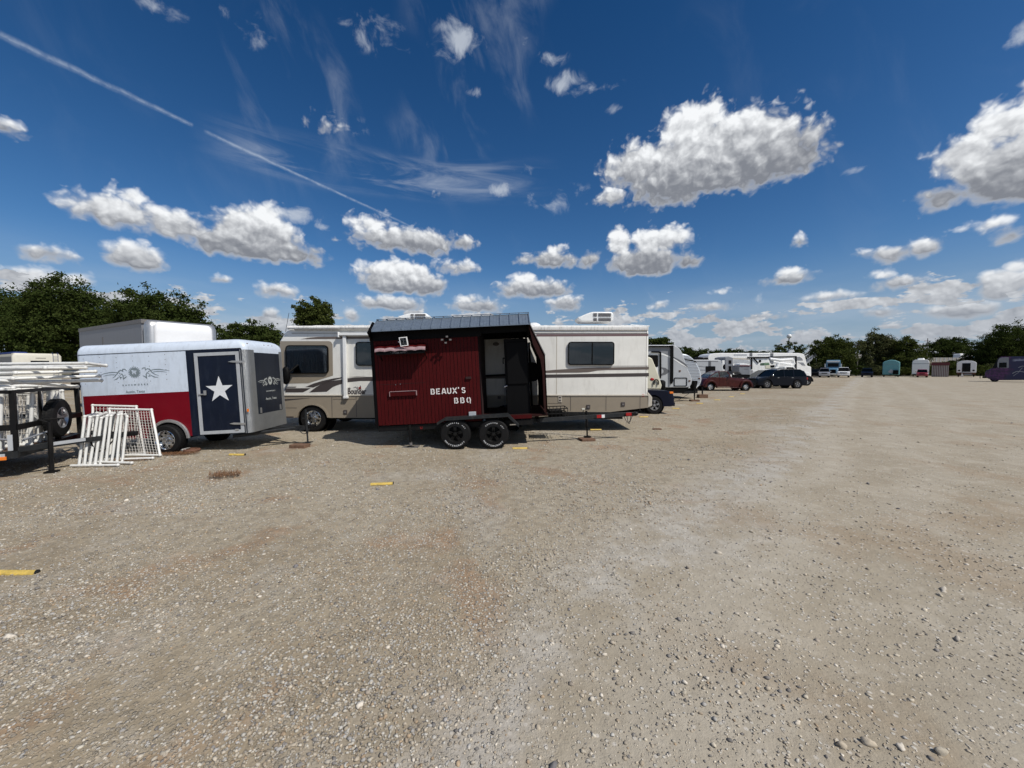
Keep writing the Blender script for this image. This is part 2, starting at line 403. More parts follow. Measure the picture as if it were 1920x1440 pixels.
CL = [  # (base line y, softness, [(x, y, rx, ry)...]) read off the photograph, turned into compass bearing and height above the horizon
 (388, 0, [(1340,290,215,92),(1300,240,86,74),(1420,292,152,76),(1200,312,92,60),(1275,228,50,48),(1340,208,50,46),(1490,296,82,48),(1300,335,200,56)]),
 (392, 0, [(1150,368,48,28)]),
 (398, 0, [(1885,235,105,62),(1815,290,110,52),(1885,320,130,75),(1770,370,95,30),(1930,190,70,48),(1960,300,120,100)]),
 (462, 0, [(225,398,112,40),(245,372,52,26),(340,425,90,34),(170,385,50,20)]),
 (505, 0, [(480,440,90,62),(500,398,38,30),(560,478,62,26),(410,455,60,34)]),

 (491, 0, [(82,473,74,22)]), (513, 0, [(252,480,62,34)]), (258, .35, [(618,236,62,24)]),
 (480, 0, [(700,420,66,24),(770,452,135,30),(860,457,46,22)]),
 (558, 0, [(748,520,88,38),(800,535,46,25),(700,508,40,22)]),
 (518, 0, [(850,500,58,17)]), (506, 0, [(1030,488,68,24),(1040,466,26,18),(1102,486,28,18)]),
 (562, 0, [(1000,542,82,24),(985,525,36,16)]), (588, 0, [(895,575,54,18),(880,562,30,14)]), (585, .2, [(1062,568,48,20)]),
 (520, 0, [(1160,455,28,36),(1235,450,74,34),(1210,490,88,34),(1285,492,40,18)]),
 (470, 0, [(1500,453,24,18)]), (491, 0, [(1668,476,96,20),(1735,462,48,26)]), (462, .1, [(1852,418,62,18),(1895,438,46,22)]),
 (538, 0, [(1482,525,58,19),(1480,510,28,14)]), (552, .1, [(1680,530,66,18),(1655,518,32,14)]), (596, .1, [(1650,585,58,13)]),
 (562, 0, [(515,545,46,18)]), (532, 0, [(410,525,28,11)]), (604, 0, [(506,592,28,17)]), (585, .2, [(738,570,82,22)]), (604, 0, [(660,590,20,14)]),
 (264, .3, [(10,236,46,36)]),
 (376, .2, [(824,365,26,13)]),
 (560, .1, [(60,522,120,24),(150,528,44,18)]), (590, .1, [(1880,530,66,36),(1905,500,40,24)]), (600, .2, [(1800,580,95,22)]), (570, .3, [(1555,556,60,12)]),

 (602, .3, [(1330,575,50,12),(1240,572,26,12),(1420,598,66,12),(1560,600,60,12),(1350,548,34,10)]),
]
def field(v, el, reg):
    """thickness in degrees: largest where the view goes through the middle of a cloud; reg = (az0, az1, el0, el1) keeps the clouds near that part of the sky"""
    tot = None; hgt = None
    for base, soft, els_ in CL:
        els = []
        for q in els_:
            a, e = azel(q[0], q[1]); a2, _ = azel(q[0] + q[2], q[1]); _, e2 = azel(q[0], q[1] - q[3]); ra = abs(a2 - a); re = abs(e2 - e)
            if a + ra + 3.5 > reg[0] and a - ra - 4.5 < reg[1] and e + re + 3 > reg[2] and e - re - 4 < reg[3]: els.append(q)
        if not els: continue
        t = None
        for (px, py, rx, ry) in els:
            a, e = azel(px, py); a2, _ = azel(px + rx, py); _, e2 = azel(px, py - ry)
            ra = abs(a2 - a); re = abs(e2 - e)
            q = vop('SUBTRACT', v, (a, e, 0)); q = vop('MULTIPLY', q, (1 / ra, 1 / re, 0))
            l = E(vop('LENGTH', q, None, 1))
            ti = E.m('MULTIPLY_ADD', l, -re, re * (1 - soft * .35))
            t = ti if t is None else mx(t, ti)
        bx = sum(q[0] for q in els_) / len(els_)
        _, be = azel(bx, base)
        t = mn(t, (el - be) * 1.3)
        tops = max(azel(q[0], q[1] - q[3])[1] for q in els_)
        h = (el - be) * (1 / max(.5, tops - be))
        if tot is None: tot, hgt = t, h
        else:
            g_ = E.m('GREATER_THAN', t, tot); hgt = E.m('MULTIPLY_ADD', g_, h - hgt, hgt); tot = mx(tot, t)
    return tot, hgt
P0 = vec(AZ, EL)
wn = noise(vec(AZ * .12, EL * .16, 3.1), 1., 3., .5)
wv = vop('MULTIPLY', vop('SUBTRACT', wn.outputs['Color'], (.5, .5, .5)), (2.4, 1.6, 0))
el_amp = sstep(EL, 2, 28, .17, 1., 'LINEAR')
wv2 = vec(el_amp, el_amp, 0.); wv = vop('MULTIPLY', wv, wv2)
P1 = vop('ADD', P0, wv)
def shared(off):
    v = P1 if off is None else vop('ADD', P1, off)
    s2 = nt.nodes.new('ShaderNodeSeparateXYZ'); LK.new(v, s2.inputs[0]); el = E(s2.outputs[1]) if off is not None else EL
    nv = vop('MULTIPLY', v, (1, 1.15, 0))
    n1 = E(noise(nv, .40, 7., .53).outputs['Fac']) - .5
    vo = nt.nodes.new('ShaderNodeTexVoronoi'); vo.feature = 'SMOOTH_F1'; vo.voronoi_dimensions = '2D'; vo.inputs['Scale'].default_value = .52; vo.inputs['Smoothness'].default_value = .5
    vo.inputs['Detail'].default_value = 2.; vo.inputs['Roughness'].default_value = .5
    dn = noise(nv, .9, 2., .5); vv = vop('ADD', nv, vop('MULTIPLY', dn.outputs['Color'], (.9, .9, 0))); LK.new(vv, vo.inputs['Vector'])
    puff = .42 - E(vo.outputs['Distance'])
    add = n1 * (el_amp * 1.8) + puff * (el_amp * 1.5)
    gb = E(noise(vop('MULTIPLY', v, (.16, .46, 0)), 1., 5., .6).outputs['Fac'])
    belt = (gb - .475) * 9. - sstep(el, 6.5, 12, 0, 3.) - sstep(el, .6, 2.2, .5, 0)
    far = E(noise(vop('MULTIPLY', v, (.05, .09, 0)), 1., 3., .5).outputs['Fac'])
    outer = (far - .56) * 26. - sstep(E.m('ABSOLUTE', AZ), 56, 64, 30, 0)
    return v, el, mx(belt, outer), add
S0 = shared(None)
da = el_amp * .8
S1 = shared(vec(da * .55, da))
edge = sstep(EL, 3, 30, .55, 1.5, 'LINEAR')
def clouds(reg, o):
    EL, el_amp, edge = E(o['el']), E(o['amp']), E(o['edge']); add = E(o['a0']); Tg = E(o['t0']); H_ = None
    if reg:
        T, H_ = field(o['v0'], E(o['e0']), reg)
    if reg and T is not None:
        g_ = E.m('GREATER_THAN', T, Tg); H_ = E.m('MULTIPLY_ADD', g_, H_ - .5, .5); T = mx(T, Tg)
    else: T = Tg; H_ = sstep(Tg, 0, 4, .75, .4, 'LINEAR')
    D0 = T + add
    alpha = mn(mx(E.m('DIVIDE', D0 + .22, edge), 0.), 1.); alpha = alpha * alpha * (3. - 2. * alpha)
    rel = E.m('DIVIDE', add - E(o['a1']), el_amp)
    hn = H_ + E.m('DIVIDE', add, el_amp) * .11 + rel * .07
    lit = sstep(hn, .06, .86, .17, 1.0)
    thin = sstep(E.m('DIVIDE', D0, edge), .2, 1.2, .5, 0.)
    bright = mn(mx(mx(lit, thin) + rel * (lit * .16), .18), 1.02)
    c = mixc(bright, (.07, .085, .125), (.93, .95, .97))
    c = mixc(sstep(EL, 0., 14., .6, 0.), c, (.33, .37, .435))
    return alpha, c
# blue
sky = nt.nodes.new('ShaderNodeTexSky'); sky.sky_type = 'NISHITA'; sky.sun_disc = False; sky.sun_elevation = sun_el; sky.sun_rotation = sun_az
sky.air_density = 1.0; sky.dust_density = .6; sky.ozone_density = 3.5
hs = nt.nodes.new('ShaderNodeHueSaturation'); hs.inputs['Saturation'].default_value = 1.25; hs.inputs['Value'].default_value = 1.0; LK.new(sky.outputs[0], hs.inputs['Color'])
g1 = vop('MULTIPLY', hs.outputs[0], (.088, .100, .100))
grad = sstep(EL, 0., 45., 0., 1., 'LINEAR')
tint = mixc(E.m('POWER', grad, .85), (1.05, .92, .98), (.33, .52, .64))
skyc = mixc(sstep(EL, 0., 15., .75, 0.), vop('MULTIPLY', g1, tint), (.26, .345, .465))
# cirrus veils and streaks
cv = vop('MULTIPLY', vop('ADD', P0, vec(EL * .35, 0., 0.)), (.14, .085, 0))
c1 = E(noise(cv, 1.3, 7., .58, dist=.35).outputs['Fac'])
cm = E(noise(vop('MULTIPLY', P0, (.045, .06, 0)), 1., 2., .5).outputs['Fac'])
maskc = sstep(AZ, -42, -28, 0, 1) * sstep(AZ, 8, 22, 1, 0) * sstep(EL, 18, 30, 0, 1)
cir = sstep(c1, .46, .82) * mx(maskc, .12) * sstep(cm, .36, .6) * .21
c2 = E(noise(vop('MULTIPLY', P0, (.05, .32, 0)), 1.3, 7., .6, dist=.4).outputs['Fac'])
a_, e_ = azel(760, 325)
band = sstep(E.m('ABSOLUTE', EL - e_ - AZ * .02), 0, 3.2, 1, 0) * sstep(AZ, -40, -28, 0, 1) * sstep(AZ, -4, 8, 1, 0)
cir = mn(cir + band * sstep(c2, .40, .75) * .45, .8)
wis = None
for (px_, py_, rx_, ry_, st_) in [(562,410,60,24,.75),(600,424,34,14,.6),(860,78,72,50,.85),(835,50,60,30,.6),(700,60,90,60,.4),(1062,158,44,26,.8),(1105,168,70,17,.75),(1030,112,46,24,.45),(985,70,30,40,.35),(905,175,36,16,.4),(936,354,40,22,.75),(1040,370,90,40,.35),(1590,322,56,14,.7),(300,22,90,30,.55),(425,22,34,34,.45),(480,60,60,60,.25),(1920,45,56,36,.8),(990,320,60,20,.3),(1150,205,40,14,.4),(640,235,80,30,.3),(1220,560,40,60,.2),(1440,560,160,20,.3)]:
    a, e = azel(px_, py_); a2, _ = azel(px_ + rx_, py_); _, e2 = azel(px_, py_ - ry_)
    q_ = E(vop('LENGTH', vop('MULTIPLY', vop('SUBTRACT', P1, (a, e, 0)), (1 / abs(a2 - a), 1 / abs(e2 - e), 0)), None, 1)); w_ = sstep(q_, 0., 1.15, st_, 0.); wis = w_ if wis is None else mx(wis, w_)
wn2 = E(noise(vop('MULTIPLY', P1, (.30, .34, 0)), 1., 7., .6, dist=.3).outputs['Fac'])
wis = sstep(wis * .95 + (wn2 - .5) * 2.1, .22, 1.05) * .72 * sstep(wis, 0., .22)
cir = mx(cir, wis)
veil = sstep(EL, 1, 14, .30, 0.) * sstep(E(noise(vop('MULTIPLY', P0, (.05, .22, 0)), 1., 5., .55).outputs['Fac']), .40, .70)
# contrail: a great circle through two points of the sky
def trail(p, q, w0, w1, fade0, fade1, strength):
    a = ray(*p).normalized(); b = ray(*q).normalized(); n = a.cross(b).normalized(); t = n.cross(a)
    tot = math.atan2(b.dot(t), b.dot(a))
    dn_ = nt.nodes.new('ShaderNodeVectorMath'); dn_.operation = 'DOT_PRODUCT'; LK.new(tc.outputs['Generated'], dn_.inputs[0]); dn_.inputs[1].default_value = tuple(n)
    dist = E(dn_.outputs['Value']) * (180 / PI)
    d1 = nt.nodes.new('ShaderNodeVectorMath'); d1.operation = 'DOT_PRODUCT'; LK.new(tc.outputs['Generated'], d1.inputs[0]); d1.inputs[1].default_value = tuple(a)
    d2 = nt.nodes.new('ShaderNodeVectorMath'); d2.operation = 'DOT_PRODUCT'; LK.new(tc.outputs['Generated'], d2.inputs[0]); d2.inputs[1].default_value = tuple(t)
    along = E.m('ARCTAN2', E(d2.outputs['Value']), E(d1.outputs['Value'])) / tot
    wob = (E(noise(tc.outputs['Generated'], 34., 3., .6, dim='3D').outputs['Fac']) - .5) * .7
    w = sstep(along, 0, 1, w0, w1, 'LINEAR')
    x = E.m('DIVIDE', dist + wob * w * 1.5, w)
    up = sstep(x, -1., 0., 0, 1) * sstep(x, .0, .45, 1, 0); dnn = sstep(x, -1., .1, 0, .6) * sstep(x, .1, 1., 1, 0)
    prof = mx(up, dnn)
    tex = sstep(E(noise(tc.outputs['Generated'], 60., 3., .65, dim='3D').outputs['Fac']), .32, .62, .45, 1)
    return prof * tex * sstep(along, 0, fade0, 0, 1) * sstep(along, 1 - fade1, 1, 1, 0) * strength
tr = mx(trail((-140, 0), (364, 236), .55, .27, .05, .015, .34), trail((380, 245), (830, 452), .27, .18, .02, .35, .38))
col = mixc(mn(cir + veil, .88), skyc, (.60, .65, .72))
col = mixc(tr, col, (.60, .68, .78))
MAIN = nt
GIN = [('v0', 'Vector', S0[0]), ('e0', 'Float', S0[1].k), ('t0', 'Float', S0[2].k), ('a0', 'Float', S0[3].k), ('v1', 'Vector', S1[0]), ('e1', 'Float', S1[1].k),
       ('t1', 'Float', S1[2].k), ('a1', 'Float', S1[3].k), ('el', 'Float', EL.k), ('amp', 'Float', el_amp.k), ('edge', 'Float', edge.k), ('col', 'Color', col)]
def finish(reg):
    """one part of the sky as a small node group of its own"""
    global nt, LK
    g = bpy.data.node_groups.new('sky_part', 'ShaderNodeTree')
    for n_, t_, _ in GIN: g.interface.new_socket(n_, in_out='INPUT', socket_type='NodeSocket' + t_)
    g.interface.new_socket('shader', in_out='OUTPUT', socket_type='NodeSocketShader')
    nt = g; LK = g.links
    gi = nt.nodes.new('NodeGroupInput'); go_ = nt.nodes.new('NodeGroupOutput'); o = gi.outputs
    LK.new(finish_in(reg, o), go_.inputs[0])
    nt = MAIN; LK = MAIN.links
    w = nt.nodes.new('ShaderNodeGroup'); w.node_tree = g
    for n_, _, s_ in GIN: LK.new(s_, w.inputs[n_])
    return w.outputs[0]
def finish_in(reg, o):
    alpha, c_cloud = clouds(reg, o)
    c = mixc(alpha, o['col'], c_cloud)
    bg = nt.nodes.new('ShaderNodeBackground'); bg.inputs['Strength'].default_value = .1
    LK.new(vop('MULTIPLY', c, (10, 10, 10)), bg.inputs[0]); return bg.outputs[0]
def split(val, at, lo, hi):
    """lo where val < at, else hi"""
    g = E.m('GREATER_THAN', val, at); m = nt.nodes.new('ShaderNodeMixShader'); LK.new(g.k, m.inputs[0]); LK.new(lo, m.inputs[1]); LK.new(hi, m.inputs[2]); return m.outputs[0]
AZB = [-64, -40, -27, -15, -3, 8, 17, 27, 38, 64]; ELB = [-2, 9.5, 17, 60]
def tiles(a, b):
    if b - a == 1:
        r = [finish((AZB[a], AZB[b], ELB[k], ELB[k + 1])) for k in range(3)]
        return split(EL, ELB[1], r[0], split(EL, ELB[2], r[1], r[2]))
    m = (a + b) // 2; return split(AZ, AZB[m], tiles(a, m), tiles(m, b))
gbg = nt.nodes.new('ShaderNodeBackground'); gbg.inputs[0].default_value = (1.8, 1.6, 1.3, 1); gbg.inputs[1].default_value = .1
front = tiles(0, len(AZB) - 1)
allsky = split(E.m('ABSOLUTE', AZ), 64, front, finish(None))
allsky = split(EL, -.6, gbg.outputs[0], allsky)
wo = nt.nodes.new('ShaderNodeOutputWorld'); LK.new(allsky, wo.inputs[0])
world.cycles.sampling_method = 'MANUAL'; world.cycles.sample_map_resolution = 512
vs_ = bpy.context.scene.view_settings; vs_.view_transform = 'Standard'; vs_.look = 'None'; vs_.exposure = 0; vs_.gamma = 1
# ------------------------------------------------------------------ ground
def gravel_line(Y): return -2.1 + .93 * Y        # left of this the gravel is loose, right of it driven dust
gm = bpy.data.materials.new('gravel_ground'); gm.use_nodes = True; nt = gm.node_tree; LK = nt.links
gb_ = nt.nodes['Principled BSDF']; gb_.inputs['Roughness'].default_value = .95; gb_.inputs['Specular IOR Level'].default_value = .15
tc = nt.nodes.new('ShaderNodeTexCoord'); OB = tc.outputs['Object']
s3 = nt.nodes.new('ShaderNodeSeparateXYZ'); LK.new(OB, s3.inputs[0]); X, Y = E(s3.outputs[0]), E(s3.outputs[1])
big = E(noise(OB, .22, 5., .6).outputs['Fac']); med = E(noise(OB, 1.1, 6., .62).outputs['Fac']); fine = E(noise(OB, 14., 6., .7).outputs['Fac'])
side = (Y * .93 - 2.1) - X + (med - .5) * 2.4 + (big - .5) * 2.          # >0: loose gravel
loose = sstep(side, -1.3, 2.0)
def voro(scale, feat='F1'):
    v = nt.nodes.new('ShaderNodeTexVoronoi'); v.feature = feat; v.voronoi_dimensions = '2D'; v.inputs['Scale'].default_value = scale; v.inputs['Randomness'].default_value = 1.
    LK.new(OB, v.inputs['Vector']); return v
v1 = voro(34.); v2 = voro(75.); v3 = voro(11.)
s4 = nt.nodes.new('ShaderNodeSeparateColor'); LK.new(v1.outputs['Color'], s4.inputs[0]); r1 = E(s4.outputs[0])
s5 = nt.nodes.new('ShaderNodeSeparateColor'); LK.new(v2.outputs['Color'], s5.inputs[0]); r2 = E(s5.outputs[0])
s6 = nt.nodes.new('ShaderNodeSeparateColor'); LK.new(v3.outputs['Color'], s6.inputs[0]); r3 = E(s6.outputs[0])
dust = mixc(sstep(med, .3, .7), (.335, .285, .21), (.415, .36, .275))
dust = mixc(sstep(fine, .3, .7, 0, .6), dust, (.385, .335, .25))
sd2 = (Y * .93 - 2.1) - X + (big - .5) * 3.2
for c0, wd_, st0 in ((-1.0, .75, .45), (-3.1, .7, .3), (-5.4, .8, .25), (-8.5, 1.2, .2)):
    dust = mixc(sstep(E.m('ABSOLUTE', sd2 - c0), 0., wd_, st0, 0), dust, (.475, .43, .35))
dust = mixc(sstep(E(noise(vop('MULTIPLY', OB, (1, .6, 1)), .55, 4., .6).outputs['Fac']), .55, .72, 0, .55), dust, (.33, .25, .165))
tan_ = mixc(sstep(big, .42, .62), (.405, .345, .25), (.345, .28, .19))
tan_ = mixc(sstep(E(noise(OB, .8, 4., .55).outputs['Fac']), .56, .70, 0, .8), tan_, (.34, .22, .13))
tan_ = mixc(sstep(E(noise(OB, .5, 4., .6).outputs['Fac']), .56, .72, 0, .7), tan_, (.46, .42, .35))
base = mixc(loose, dust, tan_)
# pale grey windrow thrown up along the edge of the driven track
wr = sstep(E.m('ABSOLUTE', side - .2), 0., 1.1, 1, 0) * sstep(med, .32, .6)
base = mixc(wr * .6, base, (.50, .48, .44))
st = mixc(r1, (.20, .17, .13), (.55, .49, .39)); st = mixc(sstep(r1, .86, .95), st, (.70, .67, .6))
st2 = mixc(r2, (.22, .185, .135), (.54, .475, .37))
brk = sstep(E(noise(OB, 9., 3., .6).outputs['Fac']), .42, .62)
ms1 = sstep(E(v1.outputs['Distance']) + (fine - .5) * .5, .26, .40, 1, 0) * sstep(r1 + loose * .5, .72, .92) * .8 * (brk * .5 + .5)
ms2 = sstep(E(v2.outputs['Distance']) + (fine - .5) * .5, .25, .42, 1, 0) * (.18 + loose * .5) * brk
base = mixc(ms2, base, st2); base = mixc(ms1, base, st)
base = mixc(sstep(E(v3.outputs['Distance']), .07, .17, 1, 0) * sstep(r3, .74, .8), base, mixc(r3, (.20, .17, .14), (.6, .55, .47)))
fl = E(noise(OB, 5., 5., .75).outputs['Fac']); fl2 = E(noise(OB, 2.2, 6., .72).outputs['Fac'])
base = mixc(sstep(fl, .48, .60, .0, .32) * (loose * .6 + .4), base, (.20, .165, .115))
base = mixc(sstep(fl2, .52, .66, 0, .22), base, (.55, .50, .41))
base = vop('MULTIPLY', base, (.88, .885, .90)); LK.new(base, gb_.inputs['Base Color'])
hgt = ms1 * .6 + ms2 * .3 + fine * .45 + fl * (loose * .7 + .45)
bp = nt.nodes.new('ShaderNodeBump'); bp.inputs['Strength'].default_value = .85; bp.inputs['Distance'].default_value = .022
LK.new(hgt.k, bp.inputs['Height']); LK.new(bp.outputs[0], gb_.inputs['Normal'])
MATS['ground'] = gm
gxs = [-1400, -120, -60] + list(np.arange(-30, 31, .5)) + [60, 120, 1400]; gys = [-300, -20] + list(np.arange(-2, 31, .5)) + [60, 110, 1800]
def gz(x, y):
    k = max(0, min(1, (28 - abs(x)) / 6)) * max(0, min(1, (27 - y) / 6)) * max(0, min(1, (y + 2) / 2))
    return k * (.014 * math.sin(x * 1.1 + .7 * y) * math.sin(y * .8 - .4 * x) + .008 * math.sin(2.7 * x + 1.3) * math.sin(2.1 * y)) - .012 * k
vs = [(float(x), float(y), gz(x, y)) for y in gys for x in gxs]; nx = len(gxs)
fs = [(j * nx + i, j * nx + i + 1, (j + 1) * nx + i + 1, (j + 1) * nx + i) for j in range(len(gys) - 1) for i in range(nx - 1)]
gmb = MB().add(vs, fs); go = gmb.build('ground', 'ground', smooth=180); struct(go)
# rough field beyond the lot
fm = mat('field_grass', (.10, .085, .04), .95, var=.5, vscale=.12, dirt=(.05, .06, .02), damt=.7)
f = MB().add([(-1400, 96, .02), (1400, 96, .02), (1400, 1790, .02), (-1400, 1790, .02)], [(0, 1, 2, 3)]).build('field', 'field_grass'); struct(f)
# ------------------------------------------------------------------ loose stones
def ico(sub=0):
    bm = bmesh.new(); bmesh.ops.create_icosphere(bm, subdivisions=sub + 1, radius=1); v = np.array([tuple(q.co) for q in bm.verts]); f = np.array([[q.index for q in fc.verts] for fc in bm.faces]); bm.free(); return v, f
def stone_mat(name):
    m = bpy.data.materials.new(name); m.use_nodes = True; t = m.node_tree; b = t.nodes['Principled BSDF']; b.inputs['Roughness'].default_value = .9; b.inputs['Specular IOR Level'].default_value = .2
    a = t.nodes.new('ShaderNodeAttribute'); a.attribute_name = 'tint'; n = t.nodes.new('ShaderNodeTexNoise'); n.inputs['Scale'].default_value = 70; n.inputs['Detail'].default_value = 3
    x = t.nodes.new('ShaderNodeMix'); x.data_type = 'RGBA'; x.blend_type = 'MULTIPLY'; x.inputs[0].default_value = .5
    tcx = t.nodes.new('ShaderNodeTexCoord'); t.links.new(tcx.outputs['Object'], n.inputs['Vector'])
    t.links.new(a.outputs['Color'], x.inputs[6]); t.links.new(n.outputs['Fac'], x.inputs[7]); 
    g = t.nodes.new('ShaderNodeMix'); g.data_type = 'RGBA'; g.blend_type = 'MULTIPLY'; g.inputs[0].default_value = 1; g.inputs[7].default_value = (1.3, 1.3, 1.3, 1)
    t.links.new(x.outputs[2], g.inputs[6]); t.links.new(g.outputs[2], b.inputs['Base Color']); MATS[name] = m
stone_mat('stone')
def add_soup(name, V, Fc, colr, m, smooth=False):
    me = bpy.data.meshes.new(name); me.vertices.add(len(V)); me.vertices.foreach_set('co', V.astype(np.float32).ravel())
    k = Fc.shape[1]; me.loops.add(Fc.size); me.loops.foreach_set('vertex_index', Fc.astype(np.int32).ravel())
    me.polygons.add(len(Fc)); me.polygons.foreach_set('loop_start', np.arange(0, Fc.size, k, dtype=np.int32))
    me.update(calc_edges=True)
    if colr is not None:
        at = me.color_attributes.new('tint', 'FLOAT_COLOR', 'POINT'); at.data.foreach_set('color', np.hstack([colr, np.ones((len(colr), 1))]).astype(np.float32).ravel())
    me.materials.append(MATS[m]); 
    if smooth: me.shade_smooth()
    o = bpy.data.objects.new(name, me); C.objects.link(o); return o
def stones(name, n, sub, smin, smax, pos, pal, flat=.6):
    bv, bf = ico(sub); nvar = 12; nb = len(bv)
    var = [bv * (1 + rng.normal(0, .22, (nb, 1))) * np.array([1, rng.uniform(.6, .95), flat * rng.uniform(.7, 1.1)]) for _ in range(nvar)]
    var = np.array(var); pos = pos(n); n = len(pos)
    s = smin * (smax / smin) ** (rng.random(n) ** 2.0)
    k = rng.integers(0, nvar, n); a = rng.random(n) * 2 * PI; tl = rng.normal(0, .25, n)
    v = var[k] * s[:, None, None]
    ca, sa = np.cos(a)[:, None], np.sin(a)[:, None]; ct, st_ = np.cos(tl)[:, None], np.sin(tl)[:, None]
    x, y, z = v[..., 0], v[..., 1], v[..., 2]
    y, z = y * ct - z * st_, y * st_ + z * ct
    x, y = x * ca - y * sa, x * sa + y * ca
    g0 = np.array([gz(p[0], p[1]) for p in pos])
    V = np.stack([x + pos[:, 0:1], y + pos[:, 1:2], z + (g0 + s * flat * .32)[:, None]], -1).reshape(-1, 3)
    Fc = (bf[None] + (np.arange(n) * nb)[:, None, None]).reshape(-1, 3)
    pal = np.array(pal); c = pal[rng.integers(0, len(pal), n)] * rng.uniform(.7, 1.08, (n, 1))
    colr = np.repeat(c, nb, axis=0)
    return add_soup(name, V, Fc, colr, 'stone')
def h2(x, y):
    return (np.sin(x * 1.7 + 1.1 * np.sin(y * .9)) * np.sin(y * 1.3 + 1.7 * np.sin(x * .7 + 1.)) + .5 * np.sin(x * 4.1 + 2 * np.sin(y * 2.3)) * np.sin(y * 3.7 + 1.3)) * .5
PAL_T = [(.48, .43, .35), (.43, .37, .285), (.38, .32, .24), (.52, .48, .40), (.45, .43, .39), (.35, .285, .21), (.5, .44, .35), (.41, .39, .36), (.52, .49, .43), (.21, .195, .18), (.40, .30, .2), (.31, .27, .215)]
PAL_G = [(.54, .48, .38), (.5, .43, .33), (.42, .36, .28), (.58, .52, .43), (.36, .31, .25), (.64, .58, .49), (.25, .23, .21)]
def pos_in(y0, y1, dens, want_loose):
    def f(n):
        # more numerous near the camera, thinning with distance
        u = rng.random(n); Yv = y0 * (y1 / y0) ** u if want_loose else y0 * (y1 / y0) ** u
        Xv = (rng.random(n) * 2 - 1) * (Yv * 1.42 + .5)
        sd_ = gravel_line(Yv) - Xv + h2(Xv, Yv) * 1.1
        pl = 1 / (1 + np.exp(-(sd_ - .2) * 1.7))
        patch = np.clip(.60 + 1.2 * h2(Xv * 1.1 + 3, Yv * 1.1), .06, 1)
        keep = rng.random(n) < (pl * patch if want_loose else (1 - pl * .6))
        return np.stack([Xv, Yv], -1)[keep]
    return f
struct(stones('gravel', 125000, 0, .005, .016, pos_in(1.3, 8.0, 1, True), PAL_T), 'stuff')
struct(stones('gravel', 38000, 0, .011, .024, pos_in(5., 18., 1, True), PAL_T), 'stuff')
struct(stones('gravel_dust_stones', 20000, 0, .004, .011, pos_in(1.3, 9.0, 1, False), PAL_G), 'stuff')
struct(stones('gravel_dust_stones', 3600, 0, .009, .022, pos_in(2.2, 22., 1, False), PAL_G), 'stuff')
struct(stones('loose_cobbles', 170, 1, .013, .030, pos_in(1.5, 14., 1, False), PAL_G + [(.2, .19, .19)], .75), 'stuff')
# ------------------------------------------------------------------ trees
def leafmat(name, c1_, c2_):
    m = bpy.data.materials.new(name); m.use_nodes = True; t = m.node_tree; L = t.links
    for n in list(t.nodes): t.nodes.remove(n)
    o = t.nodes.new('ShaderNodeOutputMaterial'); a = t.nodes.new('ShaderNodeAttribute'); a.attribute_name = 'tint'
    x = t.nodes.new('ShaderNodeMix'); x.data_type = 'RGBA'; x.inputs[6].default_value = (*c1_, 1); x.inputs[7].default_value = (*c2_, 1); L.new(a.outputs['Fac'], x.inputs[0])
    d = t.nodes.new('ShaderNodeBsdfDiffuse'); tr_ = t.nodes.new('ShaderNodeBsdfTranslucent'); L.new(x.outputs[2], d.inputs[0]); L.new(x.outputs[2], tr_.inputs[0])
    s = t.nodes.new('ShaderNodeMixShader'); s.inputs[0].default_value = .22; L.new(d.outputs[0], s.inputs[1]); L.new(tr_.outputs[0], s.inputs[2]); L.new(s.outputs[0], o.inputs[0]); MATS[name] = m
leafmat('leaf_dark', (.022, .036, .009), (.06, .078, .022)); leafmat('leaf_mid', (.035, .05, .013), (.085, .10, .028)); leafmat('leaf_pale', (.055, .065, .026), (.12, .125, .055))
def crown_soup(blobs, n, size, seed, ragged=.25, fill=.35, droop=0.):
    """leaf-sized quads spread over and inside many small clumps along blobs (x, y, z, rx, ry, rz)"""
    g = np.random.default_rng(seed); B = np.array(blobs, float); vol = (B[:, 3] * B[:, 4] * B[:, 5]) ** (2 / 3); pr_ = vol / vol.sum()
    nc = max(30, n // 70); kb = g.choice(len(B), nc, p=pr_)
    d = g.normal(size=(nc, 3)); d /= np.linalg.norm(d, axis=1, keepdims=True)
    rad = np.where(g.random(nc) < fill, g.random(nc) ** .4 * .85, .82 + g.normal(0, ragged * .45, nc))
    cc = B[kb, :3] + d * rad[:, None] * B[kb, 3:6]
    mean = B[:, 3:6].mean(); cr = mean * g.uniform(.13, .27, nc)
    k = g.integers(0, nc, n); off = g.normal(size=(n, 3)) * .55; off[:, 2] *= .75
    Pp = cc[k] + off * cr[k][:, None]; Pp[:, 2] -= droop * np.abs(g.normal(size=n)) * cr[k]
    a = g.normal(size=(n, 3)); a /= np.linalg.norm(a, axis=1, keepdims=True); b = np.cross(a, g.normal(size=(n, 3))); b /= np.linalg.norm(b, axis=1, keepdims=True)
    s = size * g.uniform(.5, 1.25, n)[:, None]; a = a * s; b = b * s * .55
    V = np.stack([Pp - a, Pp + b, Pp + a, Pp - b], 1).reshape(-1, 3); V[:, 2] = np.maximum(V[:, 2], .05)
    Fc = np.arange(4 * n).reshape(-1, 4)
    tclump = g.random(nc); t = np.clip(tclump[k] * .65 + g.random(n) * .45, 0, 1); t = np.repeat(t, 4)
    return V, Fc, np.stack([t, t, t], -1)
